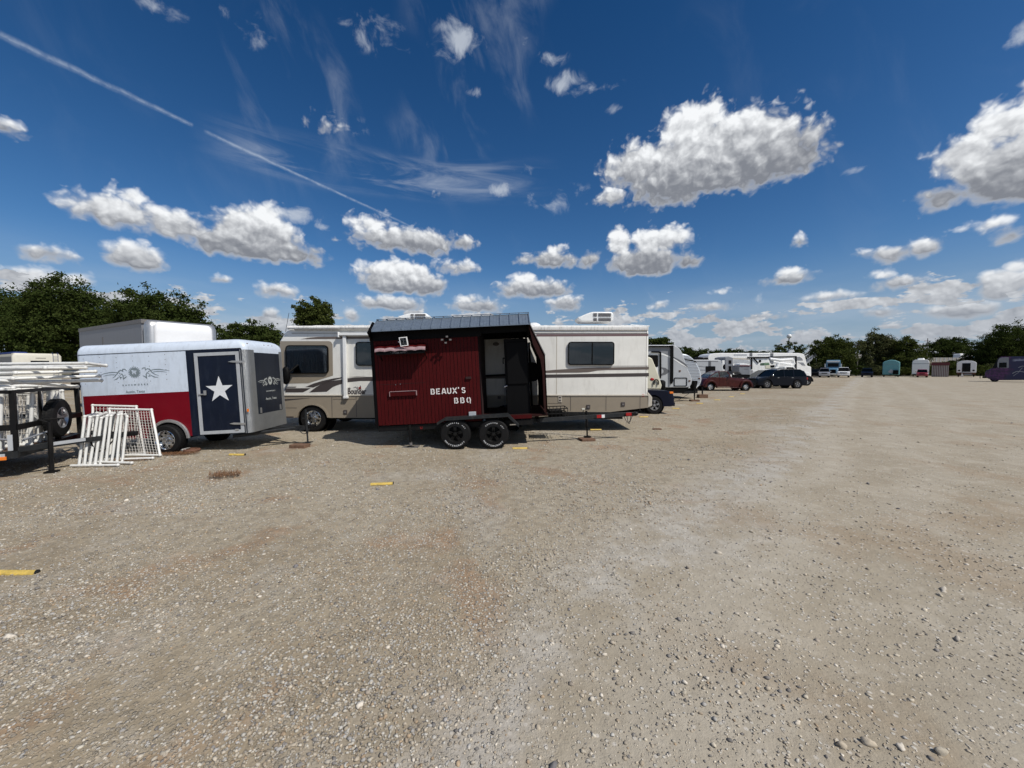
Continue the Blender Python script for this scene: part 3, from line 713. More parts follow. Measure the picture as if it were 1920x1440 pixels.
def tree(name, label, loc, blobs, n, size, m, seed, group, trunk=(.25, 3.), bark='bark', cat='tree', limbs=5, **kw):
    t = thing(name, label, cat, loc, (0, 0, 0), group)
    V, Fc, cl = crown_soup(blobs, n, size, seed, **kw)
    o = add_soup('crown', V, Fc, cl, m); o.parent = t
    g = random.Random(seed); tb = MB(); r, h = trunk
    top = Vector((g.uniform(-.2, .2), g.uniform(-.2, .2), h)); tb.tube((0, 0, -.1), top, r, 9, r * .7)
    for i in range(limbs):
        bl = blobs[g.randrange(len(blobs))] if i >= len(blobs) else blobs[i]
        tip = Vector((bl[0] + g.uniform(-.4, .4) * bl[3], bl[1] + g.uniform(-.4, .4) * bl[4], bl[2] + g.uniform(-.1, .6) * bl[5]))
        mid = top.lerp(tip, .5) + Vector((g.uniform(-.3, .3), g.uniform(-.3, .3), .25))
        tb.tube(top - Vector((0, 0, .2)), mid, r * .5, 7, r * .3); tb.tube(mid, tip, r * .3, 6, r * .08)
        for _ in range(3):
            q = tip + Vector((g.uniform(-1, 1) * bl[3] * .6, g.uniform(-1, 1) * bl[4] * .6, g.uniform(-.2, .6) * bl[5])); tb.tube(mid.lerp(tip, g.uniform(.3, 1)), q, r * .14, 5, r * .03)
    tb.build('trunk', bark, t, smooth=60)
    return t
def crown_px(Y, items, depth=.8):
    """blobs seen at photo (x, y) with photo radii, at distance Y, as offsets from a base point"""
    bx = sum(i[0] for i in items) / len(items); base = P(bx, 690, Y); base.z = 0
    out = []
    for (px, py, rx, ry) in items:
        c = P(px, py, Y); out.append((c.x - base.x, 0 + random.uniform(-.3, .3) * rx / F * Y, c.z, rx / F * Y, depth * rx / F * Y, ry / F * Y))
    return base, out
# ------------------------------------------------------------------ shared shapes
def lz(x, r, tilt): return (r - x * math.sin(tilt)) / math.cos(tilt)
def quadpts(T, pts, yl=0.): return [T(a, b, yl) for a, b in pts]
def jack(parent, T, top, foot, yl, name='jack', r=.03, foot_h=.02, m='black_steel', block=None):
    x, zt = T(*top, yl); x2, zf = T(*foot, yl)
    j = MB().tube((x, yl, zt), (x, yl, zf + .25), r, 10).tube((x, yl, zf + .28), (x, yl, zf + foot_h), r * .7, 10); j.box(x - .09, x + .09, yl - .09, yl + .09, zf, zf + foot_h)
    return j.build(name, m, parent), x, zf
def sway_chain(parent, pts, r=.008, name='safety_chain', m='dark_steel'):
    return MB().path(pts, r, 6).build(name, m, parent, smooth=60)
def curve_pts(p, q, sag, n=8):
    p, q = Vector(p), Vector(q); return [tuple(p.lerp(q, i / n) - Vector((0, 0, sag * 4 * (i / n) * (1 - i / n)))) for i in range(n + 1)]
# ------------------------------------------------------------------ stall trailer
tl = R(2.7)
bq = thing('barbecue_trailer', 'dark red plank-sided barbecue trailer with metal roof and open black porch', 'food trailer', (-.89, 9.47, 0), (0, -tl, 0))
T = tracer(bq, 'D'); TM = tracer(bq, 'M'); TN = tracer(bq, 'N'); TE = tracer(bq, 'E'); W = 2.15
x0 = T(122, 700)[0]; x1 = T(1092, 700)[0]; zb = T(600, 1112)[1]; zt = T(600, 255)[1]
pl = MB(); n = 29; wv_ = (x1 - x0) / n
for i in range(n): pl.box(x0 + i * wv_ + .005, x0 + (i + 1) * wv_ - .005, -.012, .0, zb, zt - .02)
wall = pl.build('plank_wall', 'bbq_red', bq, bevel=.003)
box('wall_core', 'bbq_groove', bq, x0, x1, .001, W, zb, zt)
box('corner_trim', 'bbq_black', bq, x0 - .075, x0, -.016, W + .01, zb - .02, zt + .05)
zf = T(600, 325)[1]
box('fascia', 'bbq_black', bq, x0 - .08, T(1100, 300)[0], -.035, -.014, zf, zt + .05)
# roof
xr1 = T(1560, 185, -.3)[0]; xr0 = T(80, 248, -.3)[0]; ze = T(800, 218, -.3)[1]; yr = .12; zr = T(800, 124, yr)[1]
rf = MB(); th = .02
rf.add([(xr0, -.3, ze), (xr1, -.3, ze), (xr1, yr, zr), (xr0, yr, zr), (xr0, -.3, ze - th), (xr1, -.3, ze - th), (xr1, yr, zr - th), (xr0, yr, zr - th)],
       [(0, 1, 2, 3), (4, 7, 6, 5), (0, 4, 5, 1), (1, 5, 6, 2), (3, 2, 6, 7), (0, 3, 7, 4)])
zk = zr - .28
rf.add([(xr0, yr, zr), (xr1, yr, zr), (xr1, W + .2, zk), (xr0, W + .2, zk), (xr0, yr, zr - th), (xr1, yr, zr - th), (xr1, W + .2, zk - th), (xr0, W + .2, zk - th)],
       [(0, 1, 2, 3), (4, 7, 6, 5), (0, 4, 5, 1), (1, 5, 6, 2), (3, 2, 6, 7), (0, 3, 7, 4)])
nr = 17
for i in range(nr):
    x = xr0 + .012 + (xr1 - xr0 - .024) * i / (nr - 1)
    for (ya, za, yb, zb_) in ((-.305, ze, yr, zr), (yr, zr, W + .2, zk)):
        rf.add([(x - .014, ya, za), (x + .014, ya, za), (x + .014, yb, zb_), (x - .014, yb, zb_), (x - .009, ya, za + .034), (x + .009, ya, za + .034), (x + .009, yb, zb_ + .034), (x - .009, yb, zb_ + .034)],
               [(0, 1, 2, 3), (4, 5, 6, 7), (0, 1, 5, 4), (2, 3, 7, 6), (0, 3, 7, 4), (1, 2, 6, 5)])
    for k in (.33, .66):
        if i < nr - 1:
            xx = x + (xr1 - xr0) / (nr - 1) * k; rf.tube((xx, -.3, ze + .001), (xx, yr, zr + .001), .005, 5)
roof = rf.build('roof', 'galv', bq)
box('ridge_cap', 'galv', roof, xr0, xr1, yr - .04, yr + .04, zr + .024, zr + .03)
# gable under the roof, at both ends and over the porch
gp = [(-.02, zf), (-.26, ze - .03), (.12, zr - .03), (W, zk - .03), (W, zf)]
for nm, xa, xb in (('gable', x0 - .05, x0 - .02), ('gable', xr1 - .05, xr1 - .02)):
    MB().add([(xa, y, z) for y, z in gp] + [(xb, y, z) for y, z in gp], [tuple(range(5)), tuple(range(9, 4, -1))] + [(i, (i + 1) % 5, (i + 1) % 5 + 5, i + 5) for i in range(5)]).build(nm, 'bbq_black', bq)
# little awning over the serving hatch
a0 = TM(100, 340, 0)[0]; a1 = TM(1285, 325, 0)[0]; az0 = TM(700, 322, 0)[1]; yo = -.34; az1 = TM(700, 448, yo)[1]
ax0 = TM(98, 470, yo)[0]; ax1 = TM(1272, 425, yo)[0]
aw = MB(); lip = MB(); ns = 5; m_ = 8
for i in range(ns):
    for j in range(m_):
        def pt(u, v):
            xx = (a0 + (a1 - a0) * u) * (1 - v) + (ax0 + (ax1 - ax0) * u) * v
            ph = (u * ns) % 1 if u < 1 else 1
            return (xx, yo * v - .02, az0 + (az1 - az0) * v + .018 * math.sin(PI * min(1, max(0, ph))) )
        u0 = (i + j / m_ * .999) / ns; u1 = (i + (j + .999) / m_) / ns
        aw.add([pt(u0, 0), pt(u1, 0), pt(u1, .62), pt(u0, .62)], [(0, 1, 2, 3)]); lip.add([pt(u0, .62), pt(u1, .62), pt(u1, 1), pt(u0, 1)], [(0, 1, 2, 3)])
        q0, q1 = pt(u0, 1), pt(u1, 1); lip.add([q0, q1, (q1[0], q1[1], q1[2] - .03), (q0[0], q0[1], q0[2] - .03)], [(0, 1, 2, 3)])
awn = aw.build('awning', 'bbq_red', bq); lip.build('awning_edge', 'bbq_pink', awn)
za_ = TM(700, 545, yo + .03)[1]
box('awning_board', 'bbq_black', bq, ax0 + .02, ax1 - .03, yo + .01, yo + .03, za_, az1 - .01)
box('awning_soffit', 'bbq_black', bq, ax0 + .02, ax1 - .03, yo + .03, -.013, az1 - .05, az1 - .02)
for xs_ in (ax1 - .05, ax0 + .05): MB().tube((xs_, yo + .03, az1 - .03), (xs_, -.015, za_ - .12), .012).build('awning_strut', 'bbq_black', bq)
tx, tz = TM(650, 525, yo)
text('★ ORDER HERE ★'.replace('★', '*'), .05, 'chalk', bq, tx, yo + .0085, tz, spacing=1.15, rot=R(0), name='awning_lettering')
# solar panel
sq = [TM(a, b, -.36) for a, b in ((655, 160), (845, 140), (880, 345), (700, 370))]
sol = pr('solar_panel', 'white_paint', bq, sq, -.375, -.355)
cx = sum(p[0] for p in sq) / 4; cz = sum(p[1] for p in sq) / 4; cells = MB()
A_, B_, C_, D_ = [Vector(p) for p in sq]
for i in range(2):
    for j in range(5):
        def bi(u, v): return tuple((A_ * (1 - u) + B_ * u) * (1 - v) + (D_ * (1 - u) + C_ * u) * v)
        u0, u1 = .12 + i * .39, .12 + i * .39 + .36; v0, v1 = .1 + j * .162, .1 + j * .162 + .145
        cells.prism([bi(u0, v0), bi(u1, v0), bi(u1, v1), bi(u0, v1)], -.379, -.374)
cells.build('solar_cell', 'tint_glass', sol)
MB().tube((cx - .13, -.35, cz), (cx - .05, -.012, cz - .03), .012).build('solar_bracket', 'white_paint', bq)
# spot lights
lx_, lz_ = TM(1750, 215, -.18); sl = MB(); sl.tube((lx_, -.02, lz_ + .02), (lx_, -.2, lz_ - .01), .03); 
for a, b in ((-.05, .035), (.05, .035), (0, -.055), (0, .07)): sl.tube((lx_, -.18, lz_), (lx_ + a * 1.4, -.22, lz_ + b * .6), .012)
lamp = sl.build('spotlight', 'bbq_black', bq)
for a, b in ((1658, 213), (1848, 211), (1742, 282), (1770, 140)):
    qx, qz = TM(a, b, -.24); box('lamp_head', 'trim_grey', lamp, qx - .026, qx + .026, -.26, -.21, qz - .02, qz + .02, .004)
# hatch, latch, shelf
hz = T(400, 741)[1]; box('hatch_joint', 'bbq_groove', bq, T(160, 741)[0], T(585, 730)[0], -.0145, -.0125, hz - .003, hz + .003)
sx0, sz0 = T(255, 815, -.04); sx1 = T(498, 805, -.04)[0]; sz1 = T(380, 855, -.04)[1]
sh = box('serving_shelf', 'bbq_red', bq, sx0, sx1, -.06, -.013, sz1, sz0 - .01, .004)
MB().box(sx0 - .012, sx1 + .012, -.07, -.013, sz0 - .012, sz0).box(sx0 - .012, sx0, -.07, -.013, sz1, sz0).box(sx1, sx1 + .012, -.07, -.013, sz1, sz0).build('shelf_rim', 'bbq_pink', sh)
qx, qz = T(985, 688, -.03); box('latch', 'bbq_groove', bq, qx - .07, qx + .07, -.05, -.013, qz - .03, qz + .03, .006)
for a, b in ((308, 752), (352, 747)):
    qx, qz = T(a, b); MB().ball((qx, -.014, qz), .012).build('bolt', 'chrome', bq)
gx0, gz0 = T(990, 1003); gx1, gz1 = T(1058, 1043); box('electric_box', 'pale_grey', bq, gx0, gx1, -.075, -.013, gz1, gz0, .006)
# stencil lettering: strokes with stencil gaps
def arcp(cx, cz, rx, rz, a0, a1, n=9): return [(cx + rx * math.cos(R(a0 + (a1 - a0) * i / n)), cz + rz * math.sin(R(a0 + (a1 - a0) * i / n))) for i in range(n + 1)]
ST = {'B': [[(.13, 0), (.13, 1)], [(.3, .92), (.45, .92)] + arcp(.45, .74, .22, .18, 90, -90, 6) + [(.3, .54)], [(.3, .5), (.48, .5)] + arcp(.48, .29, .25, .21, 90, -90, 6) + [(.3, .08)]],
      'E': [[(.13, 0), (.13, 1)], [(.3, .92), (.72, .92)], [(.3, .5), (.64, .5)], [(.3, .08), (.72, .08)]],
      'A': [[(.08, 0), (.36, 1)], [(.82, 0), (.5, 1)], [(.3, .27), (.62, .27)]],
      'U': [[(.13, 1), (.13, .35)] + arcp(.425, .32, .295, .26, 180, 360, 10) + [(.72, .4), (.72, 1)]],
      'X': [[(.08, 0), (.38, .45)], [(.5, .6), (.78, 1)], [(.08, 1), (.4, .52)], [(.48, .42), (.78, 0)]],
      "'": [[(.13, .8), (.13, 1.08)]],
      'S': [arcp(.43, .72, .28, .2, 20, 170, 7) + [(.2, .62), (.36, .54)], [(.46, .5), (.66, .42)] + arcp(.43, .27, .28, .2, 10, -160, 7)],
      'Q': [arcp(.42, .5, .3, .43, 100, 260, 9), arcp(.46, .5, .3, .43, 80, -80, 9), [(.5, .2), (.78, -.06)]]}
def stencil(s, x, z, h, adv, wd, name):
    b = MB()
    for ch in s:
        if ch in ST:
            for st in ST[ch]: b.ribbon([(x + p[0] * h * .92, z + p[1] * h) for p in st], wd, -.0165, -.0128)
        x += (adv if ch != "'" else adv * .6)
    return b.build(name, 'bbq_letter', wall)
X0, Z0 = T(635, 843); X1, _ = T(968, 830); stencil("BEAUX'S", X0, Z0, .142, (X1 - X0) / 6.55, .026, 'stencil_lettering')
X0, Z0 = T(853, 924); X1, _ = T(1022, 915); stencil("BBQ", X0, Z0 - .006, .142, (X1 - X0) / 2.95, .026, 'stencil_lettering')
# frame, fender
fz1 = T(400, 1128)[1]; fz0 = T(400, 1180)[1]; xf = T(1580, 1060)[0]
box('frame', 'black_steel', bq, x0 - .02, xf, .03, .12, fz0, fz1 - .005, .006); box('frame', 'black_steel', bq, x0 - .02, xf, W - .12, W - .03, fz0, fz1 - .005, .006)
for k in range(6): box('crossmember', 'black_steel', bq, x0 + .2 + k * .75, x0 + .26 + k * .75, .12, W - .12, fz0 + .03, fz1 - .02)
rx, rz_ = T(545, 1153, .02); text('U', .09, 'marker_red', bq, rx, .028, rz_ - .03, name='frame_mark')
fy = -.29; F0 = T(690, 1108, fy); F1 = T(760, 1066, fy); F2 = T(1350, 1030, fy); F3 = T(1455, 1130, fy)
fd = MB(); P4 = [F0, F1, F2, F3]
for a, b in zip(P4, P4[1:]): fd.ribbon([a, b], .014, fy, -.001)
for a, b in zip(P4, P4[1:]): fd.prism([a, b, (b[0], b[1] - .055), (a[0], a[1] - .055)], fy - .004, fy)
fd.build('fender', 'dark_steel', bq)
box('fender_step', 'chrome', bq, *[T(1370, 1110, fy)[0], T(1440, 1110, fy)[0]], fy, fy + .06, T(1400, 1128, fy)[1], T(1400, 1118, fy)[1])
def tyre_text(parent, s, cx, cy, cz, rad, a_mid, span, size, bottom=False):
    n = len(s)
    b = None; objs = []
    for i, ch in enumerate(s):
        if ch == ' ': continue
        f_ = (i + .5) / n - .5
        a = a_mid + (f_ * span if bottom else -f_ * span)
        rot = (a + 90) if bottom else (a - 90)
        px_, pz_ = cx + rad * math.cos(R(a)), cz + rad * math.sin(R(a))
        Mx = Matrix.Translation((px_, cy, pz_)) @ Matrix.Rotation(-R(rot), 4, 'Y') @ Matrix.Rotation(PI / 2, 4, 'X') @ Matrix.Translation((0, -size * .35, 0)) @ Matrix.Scale(1.25, 4, (1, 0, 0))
        objs.append(text(ch, size, 'tyre_letter', parent, 0, 0, 0, offset=.001, Mx=Mx))
    bm = bmesh.new()
    for o in objs: bm.from_mesh(o.data)
    me = bpy.data.meshes.new('tyre_lettering'); bm.to_mesh(me); bm.free(); me.materials.append(MATS['tyre_letter'])
    for o in objs: bpy.data.objects.remove(o)
    o = bpy.data.objects.new('tyre_lettering', me); C.objects.link(o); o.parent = parent
r_ = .365
for i, wx in enumerate((868, 1222)):
    X_, _ = T(wx, 1218, -.14); Z_ = lz(X_, r_, tl) - .012
    wobj = wheel(bq, X_, -.14, Z_, r_, .24, 'spoke', rimr=.20, rim_m='rim_black')
    wheel(bq, X_, W + .14, Z_, r_, .24, 'plain', rimr=.2, side=1, rim_m='rim_black')
    tyre_text(wobj, 'MASTERCRAFT', X_, -.259, Z_, .283, -95, 112, .05, True)
    tyre_text(wobj, 'COURSER', X_, -.259, Z_, .275, 100, 70, .036); tyre_text(wobj, 'AXT', X_, -.259, Z_, .275, 38, 28, .032)
box('axle', 'black_steel', bq, T(868, 1218)[0] - .03, T(868, 1218)[0] + .03, 0, W, .3, .36); box('axle', 'black_steel', bq, T(1222, 1218)[0] - .03, T(1222, 1218)[0] + .03, 0, W, .28, .34)
# porch
px0 = x1; px1 = T(1575, 1040)[0]; zfl = T(1300, 1042)[1]; zfb = T(1300, 1072)[1]; xe = T(1722, 1000)[0]
box('porch_floor', 'bbq_brown', bq, px0, xe, .02, W, zfl - .05, zfl - .001)
box('floor_edge', 'bbq_red', bq, T(1375, 1060)[0], px1, .0, .019, zfb - .01, zfl)
def bxN(name, m, a0_, b0_, a1_, b1_, ya, yb, bev=0):
    p = TN(a0_, b0_, ya); q = TN(a1_, b1_, ya); return box(name, m, bq, p[0], q[0], ya, yb, q[1], p[1], bev)
bxN('porch_post', 'bbq_black', 118, 190, 156, 1290, .0, .09); bxN('porch_post', 'bbq_black', 186, 180, 212, 1285, W - .09, W)
bxN('porch_post', 'bbq_black', 820, 300, 840, 1285, W - .09, W)
bxN('porch_header', 'bbq_black', 118, 60, 830, 150, .0, .08); bxN('porch_header', 'bbq_black', 160, 182, 830, 232, W - .08, W)
bxN('mid_rail', 'bbq_black', 200, 742, 520, 752, W - .05, W - .02)
cab = bxN('smoker_cabinet', 'bbq_black', 462, 262, 830, 1275, .25, 1.15, .02)
bxN('cabinet_door', 'bbq_black', 490, 300, 800, 860, .22, .249, .015)
hp = TN(470, 905, .2); MB().tube((hp[0], .2, hp[1]), (hp[0] + .08, .2, hp[1] + .03), .012).build('cabinet_handle', 'chrome', bq)
dc = TN(845, 700, .9); MB().tube((dc[0], .9, dc[1]), (dc[0], 2.0, dc[1]), .26, 28).build('smoker_drum', 'bbq_black', bq, smooth=40)
st_ = TN(700, 250, .7); MB().tube((st_[0], .7, st_[1] - .1), (st_[0], .7, zr - .12), .06, 14).build('smoker_flue', 'bbq_black', bq, smooth=40)
for k in range(4):
    u = TN(500 + 75 * k, 215, .6); v = TN(560 + 70 * k, 250, .6); MB().tube((u[0], .6, u[1]), (v[0], .6, v[1]), .012, 6).build('hanging_tool', 'black_steel', bq)
# back and nose panels of the porch
yb = W - .04
def polyN(name, m, pts, ya, yb2): return pr(name, m, bq, [TN(a, b, ya) for a, b in pts], ya, yb2)
polyN('porch_panel', 'bbq_brown', [(800, 130), (858, 130), (1008, 500), (1008, 900), (930, 900), (900, 500), (830, 350)], yb, yb + .03)
polyN('porch_panel', 'bbq_brown', [(930, 900), (1010, 900), (1030, 1250), (930, 1250)], yb, yb + .03)
polyN('porch_panel', 'bbq_brown', [(835, 1150), (930, 1150), (930, 1250), (835, 1250)], yb, yb + .03)
na = TN(822, 62, -.02); nb_ = TN(1022, 470, -.02); nc_ = TN(1058, 1245, -.02)
def nose(name, a, b, m):
    t_ = .03; return MB().add([(a[0], -.02, a[1]), (b[0], -.02, b[1]), (b[0], W, b[1]), (a[0], W, a[1]), (a[0] - t_, -.02, a[1] - .01), (b[0] - t_, -.02, b[1] - .01), (b[0] - t_, W, b[1] - .01), (a[0] - t_, W, a[1] - .01)],
        [(0, 1, 2, 3), (4, 7, 6, 5), (0, 4, 5, 1), (1, 5, 6, 2), (2, 6, 7, 3), (3, 7, 4, 0)]).build(name, m, bq)
nose('nose_panel', na, nb_, 'bbq_brown'); nose('nose_panel', nb_, nc_, 'bbq_brown')
# front gusset of the nose, seen as the dark brown triangle beside the porch
polyN('nose_gusset', 'bbq_brown', [(800, 66), (822, 62), (1022, 470), (1058, 1245), (1010, 1245), (985, 700), (960, 540), (860, 330)], -.02, .01)
MB().ribbon([na, nb_], .018, -.04, -.022).build('nose_trim', 'trim_grey', bq)
# tongue
s0 = TE(190, 1130, .1); s1 = TE(1165, 1062, 1.08); dx_ = s1[0]
tg = MB()
for yy0 in (.1, W - .1):
    a = Vector((s0[0] - .6, yy0, s0[1])); b = Vector((s1[0], 1.08, s1[1])); d = (b - a)
    h = .05
    tg.add([a + Vector((0, -.03, -h)), a + Vector((0, .03, -h)), a + Vector((0, .03, h)), a + Vector((0, -.03, h)), b + Vector((0, -.03, -h)), b + Vector((0, .03, -h)), b + Vector((0, .03, h)), b + Vector((0, -.03, h))],
           [(0, 1, 2, 3), (4, 7, 6, 5), (0, 4, 5, 1), (1, 5, 6, 2), (2, 6, 7, 3), (3, 7, 4, 0)])
tg.build('tongue', 'dark_steel', bq)
cp = TE(1212, 1062, 1.08); MB().box(s1[0] - .05, cp[0] - .05, 1.02, 1.14, s1[1] - .045, s1[1] + .05).ball((cp[0] - .06, 1.08, s1[1] + .01), .075, .07, .06).build('coupler', 'black_steel', bq, bevel=.01)
b0 = TE(345, 1015, .75); b1 = TE(540, 1100, .75); bk = MB()
for zz in (b0[1], (b0[1] + b1[1]) / 2): 
    for (pa, pb) in (((b0[0], .75), (b1[0], .75)), ((b1[0], .75), (b1[0], 1.4)), ((b1[0], 1.4), (b0[0], 1.4)), ((b0[0], 1.4), (b0[0], .75))): bk.tube((*pa, zz), (*pb, zz), .013, 6)
for i in range(6):
    u = b0[0] + (b1[0] - b0[0]) * i / 5
    for yy in (.75, 1.4): bk.tube((u, yy, b0[1]), (u, yy, b1[1]), .009, 5)
    bk.tube((u, .75, b1[1]), (u, 1.4, b1[1]), .009, 5)
bk.build('rack', 'black_steel', bq)
MB().box(b0[0] + .05, b1[0] - .12, .85, 1.3, b1[1] + .01, b0[1] - .05).build('battery_box', 'black', bq, bevel=.02)
r0 = TE(828, 1076, .55); r1_ = TE(876, 1104, .55); r2_ = TE(906, 1104, .55)
ry = .72
box('reflector', 'marker_red', bq, r0[0], r1_[0], ry - .05, ry - .03, r1_[1], r0[1]); box('reflector', 'marker_white', bq, r1_[0] + .001, r2_[0], ry - .05, ry - .03, r1_[1], r0[1])
r0 = TE(1097, 1050, .95); r1_ = TE(1152, 1076, .95); box('marker_lamp', 'marker_red', bq, r0[0], r1_[0], .93, .96, r1_[1], r0[1], .004)
for k, (u, v) in enumerate(((1075, 1165), (1110, 1150))):
    a = TE(u, 1065, 1.0); b = TE(v, 1065, 1.0); sway_chain(bq, curve_pts((a[0], 1. + .05 * k, a[1]), (b[0], 1.02, b[1]), .22 + .04 * k), .008)
jk, jx, jz_ = jack(bq, TE, (716, 1030), (716, 1282), 1.0)
hx, hz2 = TE(716, 1022, 1.0); MB().tube((hx - .08, .98, hz2 + .02), (hx + .05, .98, hz2 + .04), .012).tube((hx - .08, .98, hz2 + .02), (hx - .1, .98, hz2 - .1), .012).build('jack_crank', 'dark_steel', jk)
hx0 = TE(690, 1012, .98); box('jack_head', 'camper_cream', bq, hx0[0] - .05, hx0[0] + .03, .94, 1.02, hx0[1] - .03, hx0[1] + .02, .008)
fp = G(1100, 825); 
t = MB().box(-.19, .19, -.16, .16, -.01, .05); t = t.build('wood_block', 'wood_block', None, bevel=.006); t.location = (fp.x, fp.y, 0); t.rotation_euler = (0, 0, .2); tag(t, 'dark timber block under the barbecue trailer tongue jack', 'wood block')
jk2, jx2, jz2 = jack(bq, T, (437, 1125), (425, 1335), .02, name='stabiliser', r=.035)
MB().tube((jx2, .02, jz2 + .12), (jx2, .02, jz2 + .05), .04, 10).box(jx2 - .2, jx2 + .2, -.1, .14, jz2 - .0, jz2 + .02).build('stabiliser_foot', 'trim_grey', jk2)
# ------------------------------------------------------------------ enclosed cargo trailer painted as a flag
tl2 = R(2.7)
cg = thing('cargo_trailer', 'enclosed cargo trailer painted white, red and navy with a white star on its door', 'cargo trailer', (-7.6, 8.9, 0), (0, -tl2, R(2.5)))
T = tracer(cg, 'B'); TL = tracer(cg, 'L'); TC = tracer(cg, 'C'); W = 1.6
x0 = T(63, 700)[0]; x1 = T(1482, 700)[0] + .04; zb = T(1250, 1092)[1]; zc = T(760, 396)[1]; ztp = T(760, 322, .15)[1]; r = .13
lv = [(zb, x0, x1, 0, W, r), (zc, x0, x1, 0, W, r)]
for i in range(1, 6):
    a = R(90 * i / 5); dd = .17 * (1 - math.cos(a)); hh = (ztp - zc) * math.sin(a); lv.append((zc + hh, x0 + dd * .2, x1 - dd * 1.5, dd, W - dd, r))
MB().stack(lv, 6).build('body', 'trailer_white', cg, smooth=50)
seam = MB(); seam.box(x0 + .02, x1 - .1, -.006, .0, zc - .012, zc)
for i in range(40): seam.box(x0 + .05 + i * (x1 - x0 - .2) / 39, x0 + .062 + i * (x1 - x0 - .2) / 39, -.01, -.006, zc - .01, zc - .002)
seam.build('seam', 'dark_steel', cg)
rv = MB()
for i in range(6):
    for j in range(6):
        rv.ball((x0 + .2 + i * .36, -.001, zc - .10 - j * .115 + .02 * (i % 2)), .009, .003, .009, 6, 4)
rv.build('rivet', 'trim_grey', cg)
zs = T(550, 753)[1]; xr = T(1015, 900)[0]; xn = T(1480, 900)[0]
wc = T(832, 1133, -.05); ra = .41
# red band with the wheel arch cut out of it
xx0, xx1 = x0 + .12, xr
ap = [(x, z) for x, z in arc(wc[0], wc[1], ra, 0, 180, 14)]
lo = [(xx0, zs), (xx0, zb)] + [(wc[0] - ra, zb)] + [p for p in ap[::-1] if p[1] > zb] + [(wc[0] + ra, zb)] + [(xx1, zb), (xx1, zs)]
pr('red_band', 'trailer_red', cg, lo, -.004, -.0005)
box('navy_panel', 'trailer_navy', cg, xr, xn, -.004, -.0005, zb, zc - .014)
dk = MB().lathe([(ra - .01, 0), (0, 0)], (wc[0], -.0052, wc[1]), 30).build('wheel_well', 'black', cg)
fn = MB(); inner = arc(wc[0], wc[1], ra - .02, 0, 180, 20); outer = arc(wc[0], wc[1], ra + .05, 0, 180, 20)
for i in range(20): fn.prism([inner[i], inner[i + 1], outer[i + 1], outer[i]], -.05, -.006)
fn.build('fender', 'aluminium', cg, bevel=.01)
wheel(cg, wc[0], -.06, wc[1], .34, .2, 'plain', rimr=.225, rim_m='chrome'); wheel(cg, wc[0], W - .1, wc[1], .34, .2, 'plain', rimr=.2, side=1)
box('axle', 'black_steel', cg, wc[0] - .04, wc[0] + .04, .05, W, .25, .32)
# door
d0 = T(1062, 412); d1 = T(1435, 412); d2 = T(1466, 1072); zd0 = T(1280, 1083)[1]; xa, xb = d0[0] + .03, (d1[0] + d2[0]) / 2
xa = (T(1062, 412)[0] + T(1095, 1092)[0]) / 2
door = MB(); fw = .075; z0_, z1_ = zd0, d0[1]
door.box(xa, xb, -.03, -.005, z0_, z1_)
door = door.build('door', 'trailer_navy', cg)
fr = MB().box(xa, xa + fw, -.04, -.031, z0_, z1_).box(xb - fw, xb, -.04, -.031, z0_, z1_).box(xa + fw, xb - fw, -.04, -.031, z1_ - fw, z1_).box(xa + fw, xb - fw, -.04, -.031, z0_, z0_ + fw)
fr.build('door_frame', 'pale_grey', door)
sc = T(1258, 718, -.03); sp_ = []
for i in range(10):
    a = R(90 + 36 * i); rr = .318 if i % 2 == 0 else .122; sp_.append((sc[0] + rr * math.cos(a), sc[1] + rr * math.sin(a)))
pr('star', 'star_white', door, sp_, -.034, -.0305)
for a in (483, 1002):
    h0 = T(1330 if a < 600 else 1343, a, -.04); h1 = T(1462 if a < 600 else 1475, a, -.04)
    pr('hinge', 'aluminium', door, [(h0[0], h0[1]), (h0[0] + .1, h0[1] + .022), (h1[0], h1[1] + .022), (h1[0], h1[1] - .022), (h0[0] + .1, h0[1] - .022)], -.055, -.041)
h0 = T(1083, 758, -.04); h1 = T(1150, 745, -.04)
MB().box(h0[0], h1[0], -.06, -.041, h0[1] - .015, h0[1] + .015).box(h1[0] - .05, h1[0], -.075, -.041, h1[1] - .05, h1[1] + .06).build('door_handle', 'aluminium', door, bevel=.005)
q = T(1405, 1052, -.04); box('door_latch', 'aluminium', door, q[0] - .04, q[0] + .04, -.05, -.041, q[1] - .02, q[1] + .02, .004)
q = T(1497, 890, -.01); box('marker_lamp', 'amber', cg, q[0] - .02, q[0] + .02, -.03, -.008, q[1] - .035, q[1] + .035, .005)
